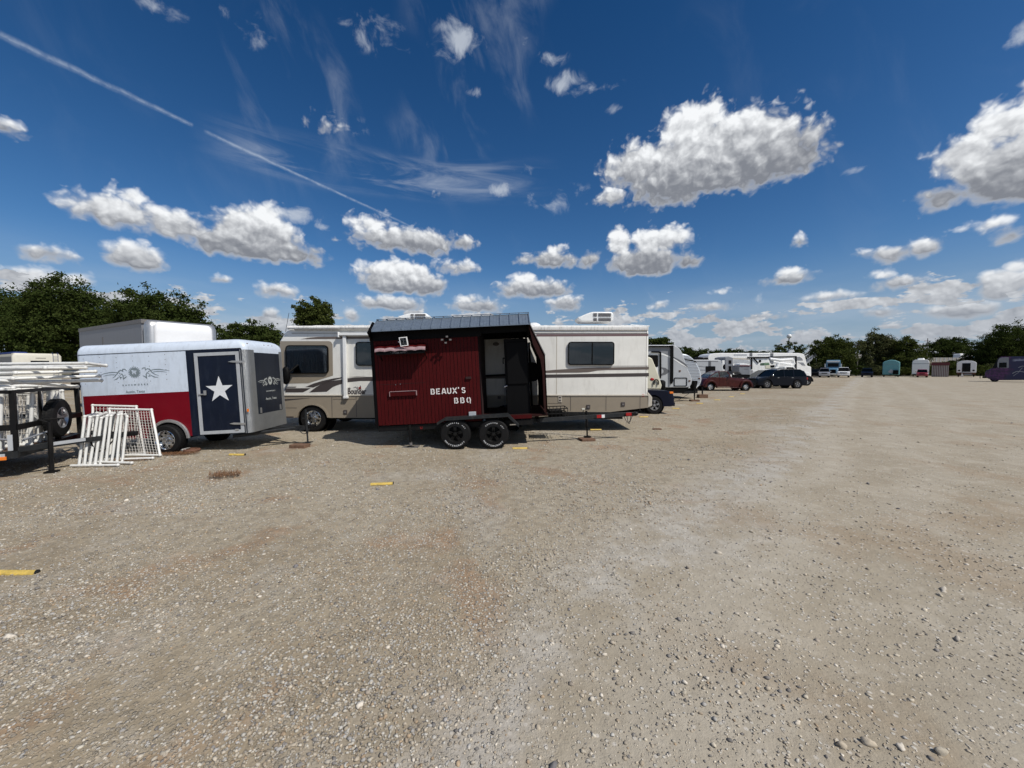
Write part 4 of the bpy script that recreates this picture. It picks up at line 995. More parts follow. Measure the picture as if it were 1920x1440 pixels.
# logo and lettering
def winged_gear(parent, Mx, m, m2, s=1.0):
    """gear with a letter between two wings, in units of the photo's tracing, mapped by Mx (takes (u, v, w) in metres)"""
    b = MB()
    def g(pts, w): b.ribbon([((x - 925) / 1000, (230 - y) / 1000) for x, y in pts], [q_ / 1000 for q_ in w] if isinstance(w, list) else w / 1000, -.003, 0)
    g([(95, 265), (200, 228), (330, 208), (430, 205), (510, 215)], [4, 12, 18, 20, 14]); g([(180, 292), (270, 268), (380, 262), (470, 270)], [4, 10, 14, 12])
    g([(390, 348), (450, 310), (510, 245), (560, 180), (600, 160), (650, 185), (660, 205)], [6, 14, 22, 26, 24, 22, 10]); g([(420, 402), (490, 372), (535, 338)], [6, 22, 16])
    g([(640, 190), (650, 140), (700, 140), (745, 185)], [22, 26, 24, 8]); g([(540, 290), (590, 345), (575, 385)], [10, 24, 10]); g([(560, 345), (610, 345), (620, 330)], 14)
    g([(580, 290), (620, 250), (650, 300), (645, 400)], [10, 26, 26, 10]); g([(640, 390), (690, 350), (730, 325)], [10, 24, 12]); g([(560, 240), (585, 235)], 22); g([(680, 290), (705, 288)], 14)
    g([(1770, 225), (1650, 205), (1540, 182), (1440, 180), (1335, 190)], [4, 12, 20, 22, 16]); g([(1700, 262), (1590, 238), (1480, 230), (1375, 240)], [4, 12, 16, 12])
    g([(1500, 335), (1410, 300), (1350, 250), (1290, 165), (1240, 150), (1200, 190)], [5, 14, 22, 26, 22, 10]); g([(1490, 382), (1400, 368), (1310, 320)], [5, 20, 14])
    g([(1105, 165), (1140, 130), (1190, 125), (1195, 190)], [8, 22, 26, 14]); g([(1120, 320), (1175, 350), (1215, 395)], [8, 24, 12]); g([(1210, 400), (1200, 300), (1230, 245), (1275, 290)], [10, 28, 26, 10])
    g([(1240, 330), (1270, 350), (1300, 285)], [10, 22, 12]); g([(1255, 215), (1275, 230)], 22)
    cx, cy, R0, R1 = 925, 232, 112, 148
    pts = []
    for i in range(20):
        a = 2 * PI * i / 20
        for da, rr in ((-.1, R0), (-.05, R1), (.05, R1), (.1, R0)): pts.append((math.cos(a + da) * rr / 1000, math.sin(a + da) * rr / 1000))
    for i in range(len(pts)): b.prism([(0, 0), pts[i], pts[(i + 1) % len(pts)]], -.003, 0)
    o = b.build('logo', m, None); o.data.transform(Mx); o.parent = parent
    c = MB()
    for st in ([(-55, 30), (55, 30)], [(-35, 30), (-40, -45)], [(-35, 0), (20, 0)], [(20, 25), (25, -15)], [(0, -5), (35, -48)], [(-65, 45), (-20, 45)]): c.ribbon([(p[0] / 1000, p[1] / 1000) for p in st], .022, -.006, -.0035)
    k = c.build('logo_letter', m2, None); k.data.transform(Mx); k.parent = o; return o
q0 = TL(95, 265); q1 = TL(1770, 225); cen = TL(925, 232); sc_ = (q1[0] - q0[0]) / 1.675
winged_gear(cg, Matrix.Translation((cen[0], -.001, cen[1])) @ Matrix.Diagonal((sc_, 1, sc_, 1)), 'logo_grey', 'trailer_white')
q = TL(945, 548); text('RACEWORKS', .052, 'logo_grey', cg, q[0], -.002, q[1], offset=.0015, spacing=2.2, name='side_lettering')
q = TL(950, 722); text('Austin, Texas', .088, 'logo_grey', cg, q[0], -.002, q[1], offset=.001, sx=.88, name='side_lettering')
# nose
xN = x1; NY = lambda y, z: (xN, y, z)
box('nose_panel', 'nose_navy', cg, xN, xN + .006, .24, W - .22, zb + .36, zc - .1)
cs = MB()
for i in range(9):
    a0_, a1_ = R(180 + 90 + 90 * i / 9 - 0), R(180 + 90 + 90 * (i + 1) / 9)
    p = [(xN - r + (r + k) * math.cos(a), r + (r + k) * math.sin(a)) for a in (a0_, a1_) for k in (.001, .006)]
    cs.add([(*p[0], zb), (*p[2], zb), (*p[3], zb), (*p[1], zb), (*p[0], zc - .04), (*p[2], zc - .04), (*p[3], zc - .04), (*p[1], zc - .04)], [(0, 1, 2, 3), (4, 7, 6, 5), (0, 4, 5, 1), (1, 5, 6, 2), (2, 6, 7, 3), (3, 7, 4, 0)])
cs.box(xN + .0065, xN + .010, r, .30, zb, zc - .04).build('corner_guard', 'diamond_plate', cg)
box('stone_guard', 'diamond_plate', cg, xN + .0065, xN + .012, .3, W - .1, zb, zb + .4); box('corner_guard', 'diamond_plate', cg, xN + .0065, xN + .01, W - .24, W - .12, zb + .4, zc - .04)
MxN = lambda y, z, s: Matrix(((0, 1, 0, xN + .0065), (1, 0, 0, y), (0, 0, 1, z), (0, 0, 0, 1)))
Mn = Matrix.Translation((xN + .0065, W * .55, zb + (zc - zb) * .60)) @ Matrix.Rotation(PI / 2, 4, 'Z') @ Matrix.Diagonal((.62, 1, .72, 1))
winged_gear(cg, Mn, 'logo_pale', 'nose_navy')
for s_, z_, sz in (('RACEWORKS', .46, .05), ('Austin, Texas', .36, .085)):
    Mx = Matrix.Translation((xN + .008, W * .55, zb + (zc - zb) * z_)) @ Matrix.Rotation(PI / 2, 4, 'Z') @ Matrix.Rotation(PI / 2, 4, 'X'); text(s_, sz, 'logo_pale', cg, 0, 0, 0, Mx=Mx, spacing=1.4 if sz < .06 else 1, name='nose_lettering')
for y_ in (.4, W - .35): MB().box(xN + .007, xN + .03, y_ - .02, y_ + .02, zb + .42, zb + .55).build('tie_bracket', 'aluminium', cg)
for a, b in ((1570, 342), (1668, 350), (1695, 351), (1720, 354)):
    yy = .1 if a < 1600 else .75 + (a - 1668) / 52 * .35; MB().ball((xN - .055, yy + .05, zc + .10), .03, .035, .02).build('clearance_lamp', 'rust', cg)
tz_ = T(1750, 1045, .87)[1]; tx1 = TC(430, 1200, .87)[0]
tg = MB().box(xN - .6, tx1, .80, .90, tz_ - .055, tz_ + .055)
for sy in (.1, W - .1): tg.tube((xN - .5, sy, tz_ - .02), (tx1 - .35, .85, tz_ - .0), .045, 6)
tg.build('tongue', 'dark_steel', cg); MB().box(tx1 - .05, tx1 + .12, .79, .91, tz_ - .02, tz_ + .075).build('coupler', 'black_steel', cg, bevel=.02)
jk, jx, jz_ = jack(cg, TC, (375, 1020), (368, 1340), .8, m='dark_steel')
MB().tube((jx, .8, jz_ + .62), (jx, .62, jz_ + .66), .012).build('jack_crank', 'dark_steel', jk)
sway_chain(cg, curve_pts((tx1 - .25, .76, tz_ - .05), (tx1 - .02, .78, tz_ - .05), .1), .01)
fp = G(562, 838); t = MB().box(-.2, .2, -.12, .12, -.02, .07).build('wood_block', 'wood_block', None, bevel=.008); t.location = (fp.x, fp.y, 0); t.rotation_euler = (0, 0, -.1); tag(t, 'worn timber block under the flag-painted cargo trailer tongue jack', 'wood block')
# ------------------------------------------------------------------ motorhome
rvh = thing('motorhome', 'long cream and tan class A motorhome parked behind the red barbecue trailer', 'motorhome', (0, 11.75, 0))
T = tracer(rvh, 'C'); TE = tracer(rvh, 'E'); TN = tracer(rvh, 'N'); TQ = tracer(rvh, 'Q'); W = 2.5
xl = T(95, 700)[0]; xr = TE(1318, 700)[0]; zw = (T(600, 900)[1] + TE(800, 860)[1]) / 2; zt = (T(600, 222)[1] + TE(800, 192)[1]) / 2
zb = T(700, 1098)[1]
lv = [(zw, xl + .02, xr, 0, W, .09), (zt - .75, xl + .05, xr, 0, W, .09), (zt - .45, xl + .12, xr, 0, W, .09), (zt - .22, xl + .26, xr - .0, .0, W, .10), (zt - .1, xl + .4, xr - .01, .02, W - .02, .10), (zt - .03, xl + .55, xr - .05, .06, W - .06, .12), (zt, xl + .75, xr - .1, .14, W - .14, .14)]
MB().stack(lv, 5).build('body', 'rv_white', rvh, smooth=40)
MB().stack([(zt + .0, xl + .9, xr - .15, .2, W - .2, .1), (zt + .03, xl + 1, xr - .2, .25, W - .25, .1)]).build('roof', 'rv_roof', rvh)
rl = MB(); rl.box(xl + .5, xr - .04, -.012, .0, zt - .24, zt - .228); rl.build('roof_seam', 'rv_brown', rvh)
MB().box(xl + .6, xr - .03, -.035, .05, zt - .16, zt - .03).build('roof_edge', 'rv_roof', rvh, bevel=.03)
# lower body with wheel arches
wf = T(442, 1108, .0); wr_x = TN(500, 1230)[0]; ar = .47
a1 = [p for p in arc(wf[0], wf[1] - .04, ar, 180, 0, 14) if p[1] > zb]; a2 = [p for p in arc(wr_x, wf[1] - .04, ar, 180, 0, 14) if p[1] > zb]
pz = TE(1305, 1000)[1]
pts = [(xl + .02, zw - .001), (xl + .02, zb)] + [(wf[0] - ar, zb)] + a1 + [(wf[0] + ar, zb), (wr_x - ar, zb)] + a2 + [(wr_x + ar, zb), (TE(860, 1050)[0], TE(860, 1052)[1]), (TE(1305, 1000)[0], pz), (xr - .0, pz), (xr, zw - .001)]
MB().prism(pts, .0, .06).prism(pts, W - .06, W).build('lower_body', 'rv_tan', rvh)
box('underbody', 'black', rvh, xl + .1, xr - .1, .7, W - .1, zb + .05, zw - .01); box('chassis', 'black_steel', rvh, xl + .3, xr - .6, .62, .8, zb - .12, zb + .12); box('fuel_tank', 'black_steel', rvh, wf[0] + 1., wf[0] + 2.2, .3, .68, zb - .08, zb + .3, .03)
for (wx, nn) in ((wf[0], 1), (wr_x, 2)):
    MB().lathe([(ar, 0), (ar, .55), (0, .55)], (wx, .061, wf[1] - .04), 28).build('wheel_well', 'black', rvh)
    wheel(rvh, wx, .14, .40, .40, .25, 'plain', rimr=.25, rim_m='chrome'); wheel(rvh, wx, W - .14, .40, .40, .25, 'plain', rimr=.25, side=1)
tr_ = MB(); ai, ao = arc(wf[0], wf[1] - .04, ar, 10, 170, 18), arc(wf[0], wf[1] - .04, ar + .05, 10, 170, 18)
for i in range(18): tr_.prism([ai[i], ai[i + 1], ao[i + 1], ao[i]], -.02, -.001)
tr_.build('arch_trim', 'rv_tan', rvh)
box('waist_trim', 'rv_trim', rvh, xl + .02, xr, -.022, -.001, zw - .02, zw + .02, .004)
ln = MB()
for (a, f_) in ((630, T), (865, T)): xq = f_(a, 1000)[0]; ln.box(xq - .006, xq + .006, -.004, -.0005, zb + .02, zw - .05)
for a in (565, 907, 1235): xq = TE(a, 950)[0]; ln.box(xq - .006, xq + .006, -.004, -.0005, TE(a, 1030)[1], zw - .03)
ln.box(T(160, 1000)[0], T(290, 1000)[0], -.004, -.0005, T(200, 1002)[1] - .005, T(200, 1002)[1] + .005); ln.box(T(640, 1000)[0], T(860, 1000)[0], -.004, -.0005, T(700, 918)[1] - .004, T(700, 918)[1] + .004)
ln.box(TE(345, 958)[0], TE(480, 958)[0], -.004, -.0005, TE(400, 958)[1] - .004, TE(400, 958)[1] + .004); ln.box(T(170, 1090)[0], T(260, 1090)[0], -.004, -.0005, T(200, 1096)[1], T(200, 1084)[1])
ln.prism([T(a, b) for a, b in ((160, 918), (300, 912), (420, 908), (160, 935))], -.004, -.0005)
ln.build('panel_gap', 'rv_dark', rvh)
for (f_, a, b) in ((T, 760, 1042), (TE, 735, 992), (TE, 1070, 967)):
    q = f_(a, b); k = box('compartment_lock', 'rv_dark', rvh, q[0] - .06, q[0] + .06, -.02, -.001, q[1] - .065, q[1] + .065, .008); box('latch', 'trim_grey', k, q[0] - .03, q[0] + .03, -.026, -.021, q[1] - .03, q[1] + .02, .003)
q = TE(462, 915); ob = box('outlet_cover', 'rv_trim', rvh, q[0] - .05, q[0] + .05, -.016, -.001, q[1] - .1, q[1] + .1, .005)
for dz_ in (-.05, .04): box('outlet', 'rv_dark', ob, q[0] - .03, q[0] + .03, -.02, -.017, q[1] + dz_ - .02, q[1] + dz_ + .03)
q = TE(1265, 882); MB().ball((q[0], -.002, q[1]), .055, .02, .04).build('marker_lamp', 'marker_red', rvh)
def strip(m, f_, pts, name='stripe', y=-.004): return pr(name, m, rvh, [f_(a, b) for a, b in pts], y, -.0006)
cab_p = [T(128, 358), T(600, 358), T(622, 366), T(636, 390), T(640, 690), T(400, 765), T(140, 768)]
pr('cab_panel', 'rv_tan', rvh, cab_p, -.003, -.0006)
strip('rv_dark', T, [(375, 800), (450, 768), (540, 740), (640, 718), (728, 706), (728, 716), (620, 742), (540, 770), (450, 805)])
strip('rv_dark', T, [(410, 852), (480, 800), (540, 768), (600, 745), (728, 728), (728, 770), (690, 780), (640, 800), (580, 846)])
strip('rv_dark', T, [(760, 720), (850, 708), (960, 703), (1060, 702), (1060, 742), (900, 742), (760, 757)]); strip('rv_brown', T, [(770, 708), (870, 698), (960, 697), (870, 702)])
strip('rv_dark', T, [(180, 812), (425, 812), (390, 832), (350, 852), (180, 852)]); strip('rv_dark', T, [(182, 797), (285, 797), (280, 806), (182, 806)])
strip('rv_brown', T, [(325, 339), (420, 323), (500, 317), (1020, 313), (1020, 336)])
strip('rv_maroon', TE, [(235, 291), (1315, 288), (1315, 308), (235, 313)])
strip('rv_brown', TE, [(300, 645), (420, 634), (520, 628), (700, 616), (820, 612), (1320, 606), (1320, 632), (900, 638), (820, 643), (740, 658), (640, 662), (300, 664)])
strip('rv_brown', TE, [(560, 605), (900, 598), (1320, 596), (1320, 600), (900, 602)])
strip('rv_dark', TE, [(-250, 690), (335, 680), (1320, 665), (1320, 698), (335, 712), (-250, 720)])
xq = TE(1296, 500)[0]; box('corner_seam', 'trim_grey', rvh, xq - .008, xq, -.003, -.0006, zw + .03, zt - .1); xq = TE(430, 500)[0]; box('panel_seam', 'rv_trim', rvh, xq - .012, xq + .012, -.003, -.0006, zw + .03, zt - .25)
bump_ = MB().prism([TE(a, b) for a, b in ((1300, 840), (1322, 860), (1355, 900), (1350, 985), (1305, 1000))], .0, W).build('rear_bumper', 'rv_trim', rvh, bevel=.02)
glassmat('window_glass', (.40, .45, .46), .03)
def window(f_, a0_, b0_, a1_, b1_, rad, cur=None, mull=None, name='window'):
    p = f_(a0_, b0_); q = f_(a1_, b1_); P1_ = rrect(p[0], q[0], q[1], p[1], rad)
    fr_ = pr(name, 'black', rvh, P1_, -.022, -.003); P2_ = rrect(p[0] + .03, q[0] - .03, q[1] + .03, p[1] - .03, rad * .7)
    pr('pane', 'window_glass', fr_, P2_, -.052, -.050)
    rim = MB()
    n = len(P1_)
    for i in range(n): rim.prism([P1_[i], P1_[(i + 1) % n], P2_[(i + 1) % n], P2_[i]], -.056, -.0225)
    rim.build('frame', 'black', fr_)
    for (c0, c1, m_) in (cur or []):
        cb = MB(); nn = 26; X0_ = p[0] + (q[0] - p[0]) * c0; X1_ = p[0] + (q[0] - p[0]) * c1
        for i in range(nn):
            u0, u1 = i / nn, (i + 1) / nn
            ya = -.034 + .009 * math.sin(u0 * 38); yb_ = -.034 + .009 * math.sin(u1 * 38)
            cb.add([(X0_ + (X1_ - X0_) * u0, ya, q[1] + .04), (X0_ + (X1_ - X0_) * u1, yb_, q[1] + .04), (X0_ + (X1_ - X0_) * u1, yb_, p[1] - .04), (X0_ + (X1_ - X0_) * u0, ya, p[1] - .04)], [(0, 1, 2, 3)])
        cb.build('curtain', m_, fr_, smooth=80)
    if mull is not None:
        mx_ = p[0] + (q[0] - p[0]) * mull; box('mullion', 'black', fr_, mx_ - .018, mx_ + .018, -.058, -.0525, q[1] + .03, p[1] - .03)
window(T, 188, 398, 602, 672, .12, [(.03, .4, 'teal_curtain'), (.48, .72, 'curtain')])
window(T, 862, 366, 1180, 596, .1, [(.08, .7, 'curtain')])
window(TE, 540, 365, 982, 590, .09, [(.04, .5, 'curtain')], mull=.52)
# awnings
z1 = T(600, 228, -.08)[1]; MB().tube((T(218, 228)[0], -.075, z1), (T(1500, 228)[0], -.075, z1), .055, 14).build('awning_roll', 'rv_roof', rvh, smooth=40)
q0 = T(690, 277, -.1); q1 = T(1500, 304, -.1); MB().box(q0[0], q1[0], -.13, -.001, q1[1], q0[1]).box(q0[0], q0[0] + .03, -.16, -.001, q1[1] - .06, q0[1] + .02).build('slide_awning', 'white_plastic', rvh, bevel=.012)
q0 = T(724, 308, -.06); q1 = T(768, 905, -.06); box('awning_arm', 'white_plastic', rvh, q0[0] + .03, q0[0] + .13, -.09, -.001, q1[1], q0[1], .012); box('arm_foot', 'white_plastic', rvh, q0[0] + .02, q0[0] + .16, -.1, -.001, q1[1] - .02, q1[1] + .05, .01)
# entry door behind the porch
q0 = TN(205, 205); q1 = TN(478, 1190)
df = MB(); 
for (a, b, c, d) in ((q0[0], q0[0] + .02, q1[1], q0[1]), (q1[0], q1[0] + .02, q1[1], q0[1]), (q0[0], q1[0], q0[1], q0[1] + .02)): df.box(a, b, -.014, -.001, c, d)
df.build('door', 'trim_grey', rvh)
q = TN(360, 325); e_ = MB().ball((q[0], -.008, q[1]), .1, .006, .055, 20); e_.build('emblem', 'rv_brown', rvh)
q = TN(455, 515); q2 = TN(455, 585); MB().path([(q[0] + .04, -.01, q[1]), (q[0], -.06, q[1]), (q2[0], -.06, q2[1]), (q2[0] + .02, -.01, q2[1])], .012).build('grab_handle', 'black', rvh)
q = TN(405, 1048); box('compartment_lock', 'rv_dark', rvh, q[0] - .05, q[0] + .05, -.02, -.001, q[1] - .045, q[1] + .045, .008)
# name badge with the little hopping figure
q = TQ(385, 920); qe = TQ(1500, 920); t_ = text('Bounder', .25, 'rv_dark', rvh, q[0], -.004, q[1], offset=.008, align='LEFT', sx=.62, name='name_lettering')
w_ = max(v.co.x for v in t_.data.vertices) - q[0]; k_ = (qe[0] - q[0]) / w_
for v in t_.data.vertices: v.co.x = q[0] + (v.co.x - q[0]) * k_
kg = MB()
def kr(pts, w): kg.ribbon([TQ(a, b) for a, b in pts], [x * .0005 for x in w], -.005, -.001)
kr([(415, 560), (470, 548), (530, 560), (575, 595)], [10, 24, 26, 8]); kr([(720, 560), (800, 515), (870, 505), (925, 520)], [8, 24, 40, 10]); kr([(930, 540), (950, 610), (1010, 640), (1060, 640)], [30, 50, 40, 30]); kr([(985, 480), (985, 545)], [30, 30])
kr([(1140, 410), (1160, 500)], [30, 60]); kr([(1080, 650), (1130, 720)], [30, 40]); kr([(1170, 620), (1205, 660)], [20, 30])
kg.build('badge_figure', 'rv_dark', rvh); kg = MB(); kr([(1175, 490), (1100, 560), (1050, 650)], [60, 150, 60]); kg.build('badge_figure', 'red_paint', rvh)
# mirror, antenna, roof units
mp = MB(); q = T(185, 690, -.35); mp.ball((q[0], -.35, q[1]), .13, .09, .27, 14, 10); mp.tube((q[0] + .1, -.35, q[1] + .1), (q[0] + .2, .02, q[1] + .35), .03)
mp.build('mirror', 'black', rvh, smooth=60)
q = T(180, 190, .5); q2 = T(215, 85, .5); MB().tube((q[0], .5, zt - .15), (q2[0], .5, q2[1]), .007, 5).build('antenna', 'dark_steel', rvh)
def ac(p, q, yl, label, rev=False):
    zt_ = p[1]; zb_ = max(zt, q[1]); L_ = q[0] - p[0]; h = zt_ - zb_
    prof = [(0, .3), (.06, .12), (.3, .0)]
    side_ = [(p[0], zb_ + .02 + h * .45), (p[0] + L_ * .1, zb_ + h * .60), (p[0] + L_ * .22, zb_ + h * .78), (p[0] + L_ * .33, zb_ + h * .92), (p[0] + L_ * .43, zt_), (q[0] - .06, zt_), (q[0], zt_ - .07), (q[0], zb_ + .1), (q[0] - .05, zb_ + .03), (p[0] + L_ * .12, zb_ + .03), (p[0] + .03, zb_ + h * .28)]
    if rev: side_ = [(p[0] + q[0] - x, z) for x, z in side_]
    o = MB().prism(side_, yl, yl + .7).build('air_conditioner', 'white_plastic', rvh, bevel=.04, smooth=50)
    if not rev:
        for (u0, u1) in ((.44, .535), (.58, .92)):
            for (v0, v1) in ((.12, .42), (.56, .86)):
                x_, X_ = p[0] + L_ * u0, p[0] + L_ * u1; z_, Z_ = zb_ + h * v0, zb_ + h * v1
                g_ = MB(); g_.box(x_, X_, yl - .012, yl - .002, z_, Z_); v = g_.build('vent', 'mid_grey', o); s_ = MB()
                for j in range(4): zz = z_ + (Z_ - z_) * (j + .5) / 4; s_.box(x_, X_, yl - .02, yl - .0125, zz - .006, zz + .006)
                s_.build('vent_slat', 'trim_grey', v)
    return o
yl = .8
ac(TE(632, 74, yl), TE(980, 180, yl), yl, ''); a_ = T(1262, 88, 1.); b_ = T(1555, 150, 1.)
o_ = ac(a_, b_, 1., ''); 
q = TE(230, 170, 1.); MB().ball((TE(215, 170, 1.)[0], 1.2, zt + .03), .28, .3, .2).build('satellite_dome', 'white_plastic', rvh, smooth=60)
for a in (320, 1060, 1100, 1145): q = TE(a, 175, .9); MB().box(q[0] - .08, q[0] + .08, .8, 1.1, zt, zt + .10).build('roof_vent', 'white_plastic', rvh, bevel=.03)
q = TE(1255, 160, .9)
MB().tube((q[0] - .5, .5, zt + .07), (q[0] + .1, .5, zt + .03), .02, 6).build('roof_rail', 'white_plastic', rvh)
# ------------------------------------------------------------------ open utility trailer with white pipe frames
ut = thing('utility_trailer', 'black open utility trailer with rail sides loaded with white pipe frames', 'utility trailer', (-8.8, 6.75, 0), (0, 0, R(28)))
LB, WB = 3.2, 2.2
def rail(p, q, w=.03, h=.03):
    b = MB(); p = Vector(p); q = Vector(q); d = (q - p).normalized(); s_ = d.cross(Vector((0, 0, 1)));  s_ = s_.normalized() * w if s_.length > .1 else Vector((w, 0, 0)); u = d.cross(s_).normalized() * h
    return b.add([p - s_ - u, p + s_ - u, p + s_ + u, p - s_ + u, q - s_ - u, q + s_ - u, q + s_ + u, q - s_ + u], [(0, 1, 2, 3), (4, 7, 6, 5), (0, 4, 5, 1), (1, 5, 6, 2), (2, 6, 7, 3), (3, 7, 4, 0)])
def RL(name, p, q, w=.03, h=.03, m='black_steel', par=None): return rail(p, q, w, h).build(name, m, par or ut)
RL('top_rail', (0, -.03, 1.53), (0, WB + .05, 1.53)); RL('top_rail', (0, 0, 1.53), (-LB, 0, 1.53)); RL('top_rail', (0, WB, 1.53), (-LB, WB, 1.53))
RL('lower_rail', (.03, 0, .9), (.03, WB, .9), .02, .05); RL('lower_rail', (0, 0, .9), (-LB, 0, .9), .02, .05); RL('lower_rail', (0, WB, .9), (-LB, WB, .9), .02, .05)
RL('corner_post', (0, 0, .4), (0, 0, 1.5), .035); RL('corner_post', (0, WB, .4), (-.03, WB, 1.5), .035); RL('corner_post', (-1.5, 0, .4), (-1.5, 0, 1.5)); RL('front_post', (.03, 1.25, .4), (.03, 1.25, .95)); RL('front_post', (.03, .7, .9), (.03, .7, 1.5), .012)
MB().box(-LB, .05, -.05, .05, .36, .48).box(-LB, .05, WB - .05, WB + .05, .36, .48).box(-.05, .05, .05, WB - .05, .36, .48).build('bed_frame', 'dark_steel', ut)
box('bed_floor', 'wood_block', ut, -LB, -.05, .06, WB - .06, .44, .47); box('side_plate', 'pale_grey', ut, -.06, .0, -.062, -.052, .5, .78); box('side_plate', 'pale_grey', ut, -LB, -.1, -.062, -.052, .40, .45)
box('marker_lamp', 'amber', ut, -.2, -.08, -.075, -.053, .34, .4, .005)
for yy in (0, WB): RL('tongue', (.0, yy, .50), (1.12, 1.1, .52), .035, .045, 'dark_steel')
RL('tongue_plate', (.30, .25, .525), (.66, .61, .53), .012, .03, 'pale_grey'); MB().box(1.05, 1.3, 1.05, 1.15, .48, .58).build('coupler', 'black_steel', ut, bevel=.02)
wj = MB().tube((.33, .25, .62), (.33, .25, .03), .035, 10).box(.25, .41, .17, .33, 0, .025).build('jack', 'black_steel', ut); MB().path([(.33, .25, .95), (.33, .25, .55)], .035, 8).path([(.33, .25, .93), (.2, .2, 1.0), (.5, .3, 1.0)], .013, 6).build('jack_crank', 'black_steel', wj)
pt_ = [(1.0, .98, .5), (.85, .85, .25), (.75, .75, .24), (.7, .68, .5)]; sway_chain(ut, pt_, .014, 'webbing_strap', 'black')
sp_w = wheel(ut, 0, 0, 0, .375, .17, 'spoke', rimr=.215, n=32, name='spare_wheel', rim_m='rim_grey'); sp_w.location = (.13, 1.0, .95); sp_w.rotation_euler = (0, 0, PI / 2)
RL('wheel_bracket', (-.02, 1.0, .95), (.12, 1.0, .95)); wheel(ut, -1.6, -.1, .34, .34, .2, 'plain'); wheel(ut, -1.6, WB + .1, .34, .34, .2, 'plain', side=1)
MB().tube((-.1, .05, .68), (-.5, .2, .72), .02).tube((.06, .1, .66), (.2, .5, .74), .018).build('binder_bar', 'mid_grey', ut)
def frame4(label, c, r=.026, net=False, ext=.12, grp='white pipe frames on and beside the utility trailer', mid=False, cell=.085):
    c = [Vector(q) for q in c]; o0 = c[0].copy(); c = [q - o0 for q in c]
    b = MB(); 
    for i in range(4):
        p, q = c[i], c[(i + 1) % 4]; b.tube(p, q, r, 8)
        b.ball(p, r * 1.35, n=8, m=5)
    for p, q in ((c[0], c[3]), (c[1], c[2])):
        d = (q - p).normalized(); nrm = (c[1] - c[0]).cross(c[3] - c[0]).normalized()
    if mid: b.tube((c[0] + c[1]) / 2, (c[2] + c[3]) / 2, r * .8, 8)
    o = b.build('pipe_frame', 'pvc', None, smooth=50); o.location = o0; tag(o, label, 'pipe frame', grp)
    if net:
        nb = MB(); w = (c[1] - c[0]).length; h = (c[3] - c[0]).length; nu, nv = max(2, int(w / cell)), max(2, int(h / cell))
        def bl(u, v): return (c[0] * (1 - u) + c[1] * u) * (1 - v) + (c[3] * (1 - u) + c[2] * u) * v
        nrm = (c[1] - c[0]).cross(c[3] - c[0]).normalized()
        def sag(u, v): return bl(u, v) + nrm * .03 * math.sin(PI * u) * math.sin(PI * v) + Vector((0, 0, -.012 * math.sin(7 * u + 3 * v)))
        for i in range(1, nu):
            nb.path([sag(i / nu, k / 6) for k in range(7)], .0042, 4)
        for j in range(1, nv):
            nb.path([sag(k / 6, j / nv) for k in range(7)], .0042, 4)
        nb.build('net', 'net', o)
    return o
rnd = random.Random(5)
LBL_V = 'white pipe frame standing upright inside the black utility trailer behind its front rails'
bpy.context.view_layer.update(); MU = ut.matrix_world.copy()
for i in range(17):
    y = .08 + i * .127; xf_ = -.08 - rnd.random() * .25; ln_ = 1.3 + rnd.random() * .5; h0 = .50; h1 = 1.44 + rnd.random() * .16; le = rnd.uniform(-.05, .05)
    frame4(LBL_V, [MU @ Vector(q) for q in ((xf_ - ln_, y, h0), (xf_, y + .02, h0), (xf_ + le, y + .02 + le, h1), (xf_ - ln_, y, h1))], .03, net=i % 3 != 2, cell=.11)
flat = [('flat white pipe frame topmost on the utility trailer load, its end reaching furthest right', (-3.0, .15, 2.00), (.72, .55, 2.04), (.66, .95, 2.0), (-3.0, .7, 1.93)),
        ('flat white pipe frame second from the top of the utility trailer load', (-3.0, .0, 1.93), (.3, .25, 1.95), (.42, .8, 1.95), (-3.0, .6, 1.88)),
        ('flat white pipe frame in the middle of the pile on the utility trailer', (-3.0, .1, 1.82), (-.05, .1, 1.86), (.5, .9, 1.88), (-3.0, .9, 1.8)),
        ('flat white pipe frame fourth from the top, its corner elbow by the trailer front', (-3.0, -.05, 1.74), (-.1, .1, 1.76), (.52, .95, 1.79), (-3.0, .8, 1.73)),
        ('flat white pipe frame lying just above the top rail of the utility trailer', (-3.0, .05, 1.66), (-.2, .15, 1.68), (.45, 1.05, 1.70), (-3.0, .9, 1.65)),
        ('white pipe frame lying crooked on the load, one bar sloping down to the right', (-2.6, -.1, 1.60), (-.25, -.05, 1.74), (.12, .9, 1.58), (-2.2, .9, 1.58))]
for lb, *cc in flat: frame4(lb, [(-8.8 + a, 6.75 + b, c) for a, b, c in cc], .028, mid=False)
for i in range(9):
    px = 148 + i * 10.2; B0 = G(px, 874 - i * 1.2); T0_ = B0 + Vector((-.02 + rnd.uniform(-.03, .03), .18, .92 + rnd.uniform(-.04, .05))); off = Vector((-.42, .62 - i * .03, .0))
    frame4('white pipe frame leaning in the row between the utility trailer and the cargo trailer', [B0 + off, B0, T0_, T0_ + off], .024, net=i % 2 == 0, cell=.09)
frame4('white netted goal frame leaning against the red side of the cargo trailer', [(-8.75, 8.35, .04), (-7.72, 8.35, .04), (-8.2, 8.7, 1.0), (-9.15, 8.7, 1.02)], .025, net=True, cell=.062)
frame4('white pipe frame behind the netted goal frame, its top bar highest of the leaning ones', [(-9.3, 8.45, .04), (-8.2, 8.5, .04), (-8.6, 8.76, 1.07), (-9.55, 8.72, 1.1)], .024, net=True)
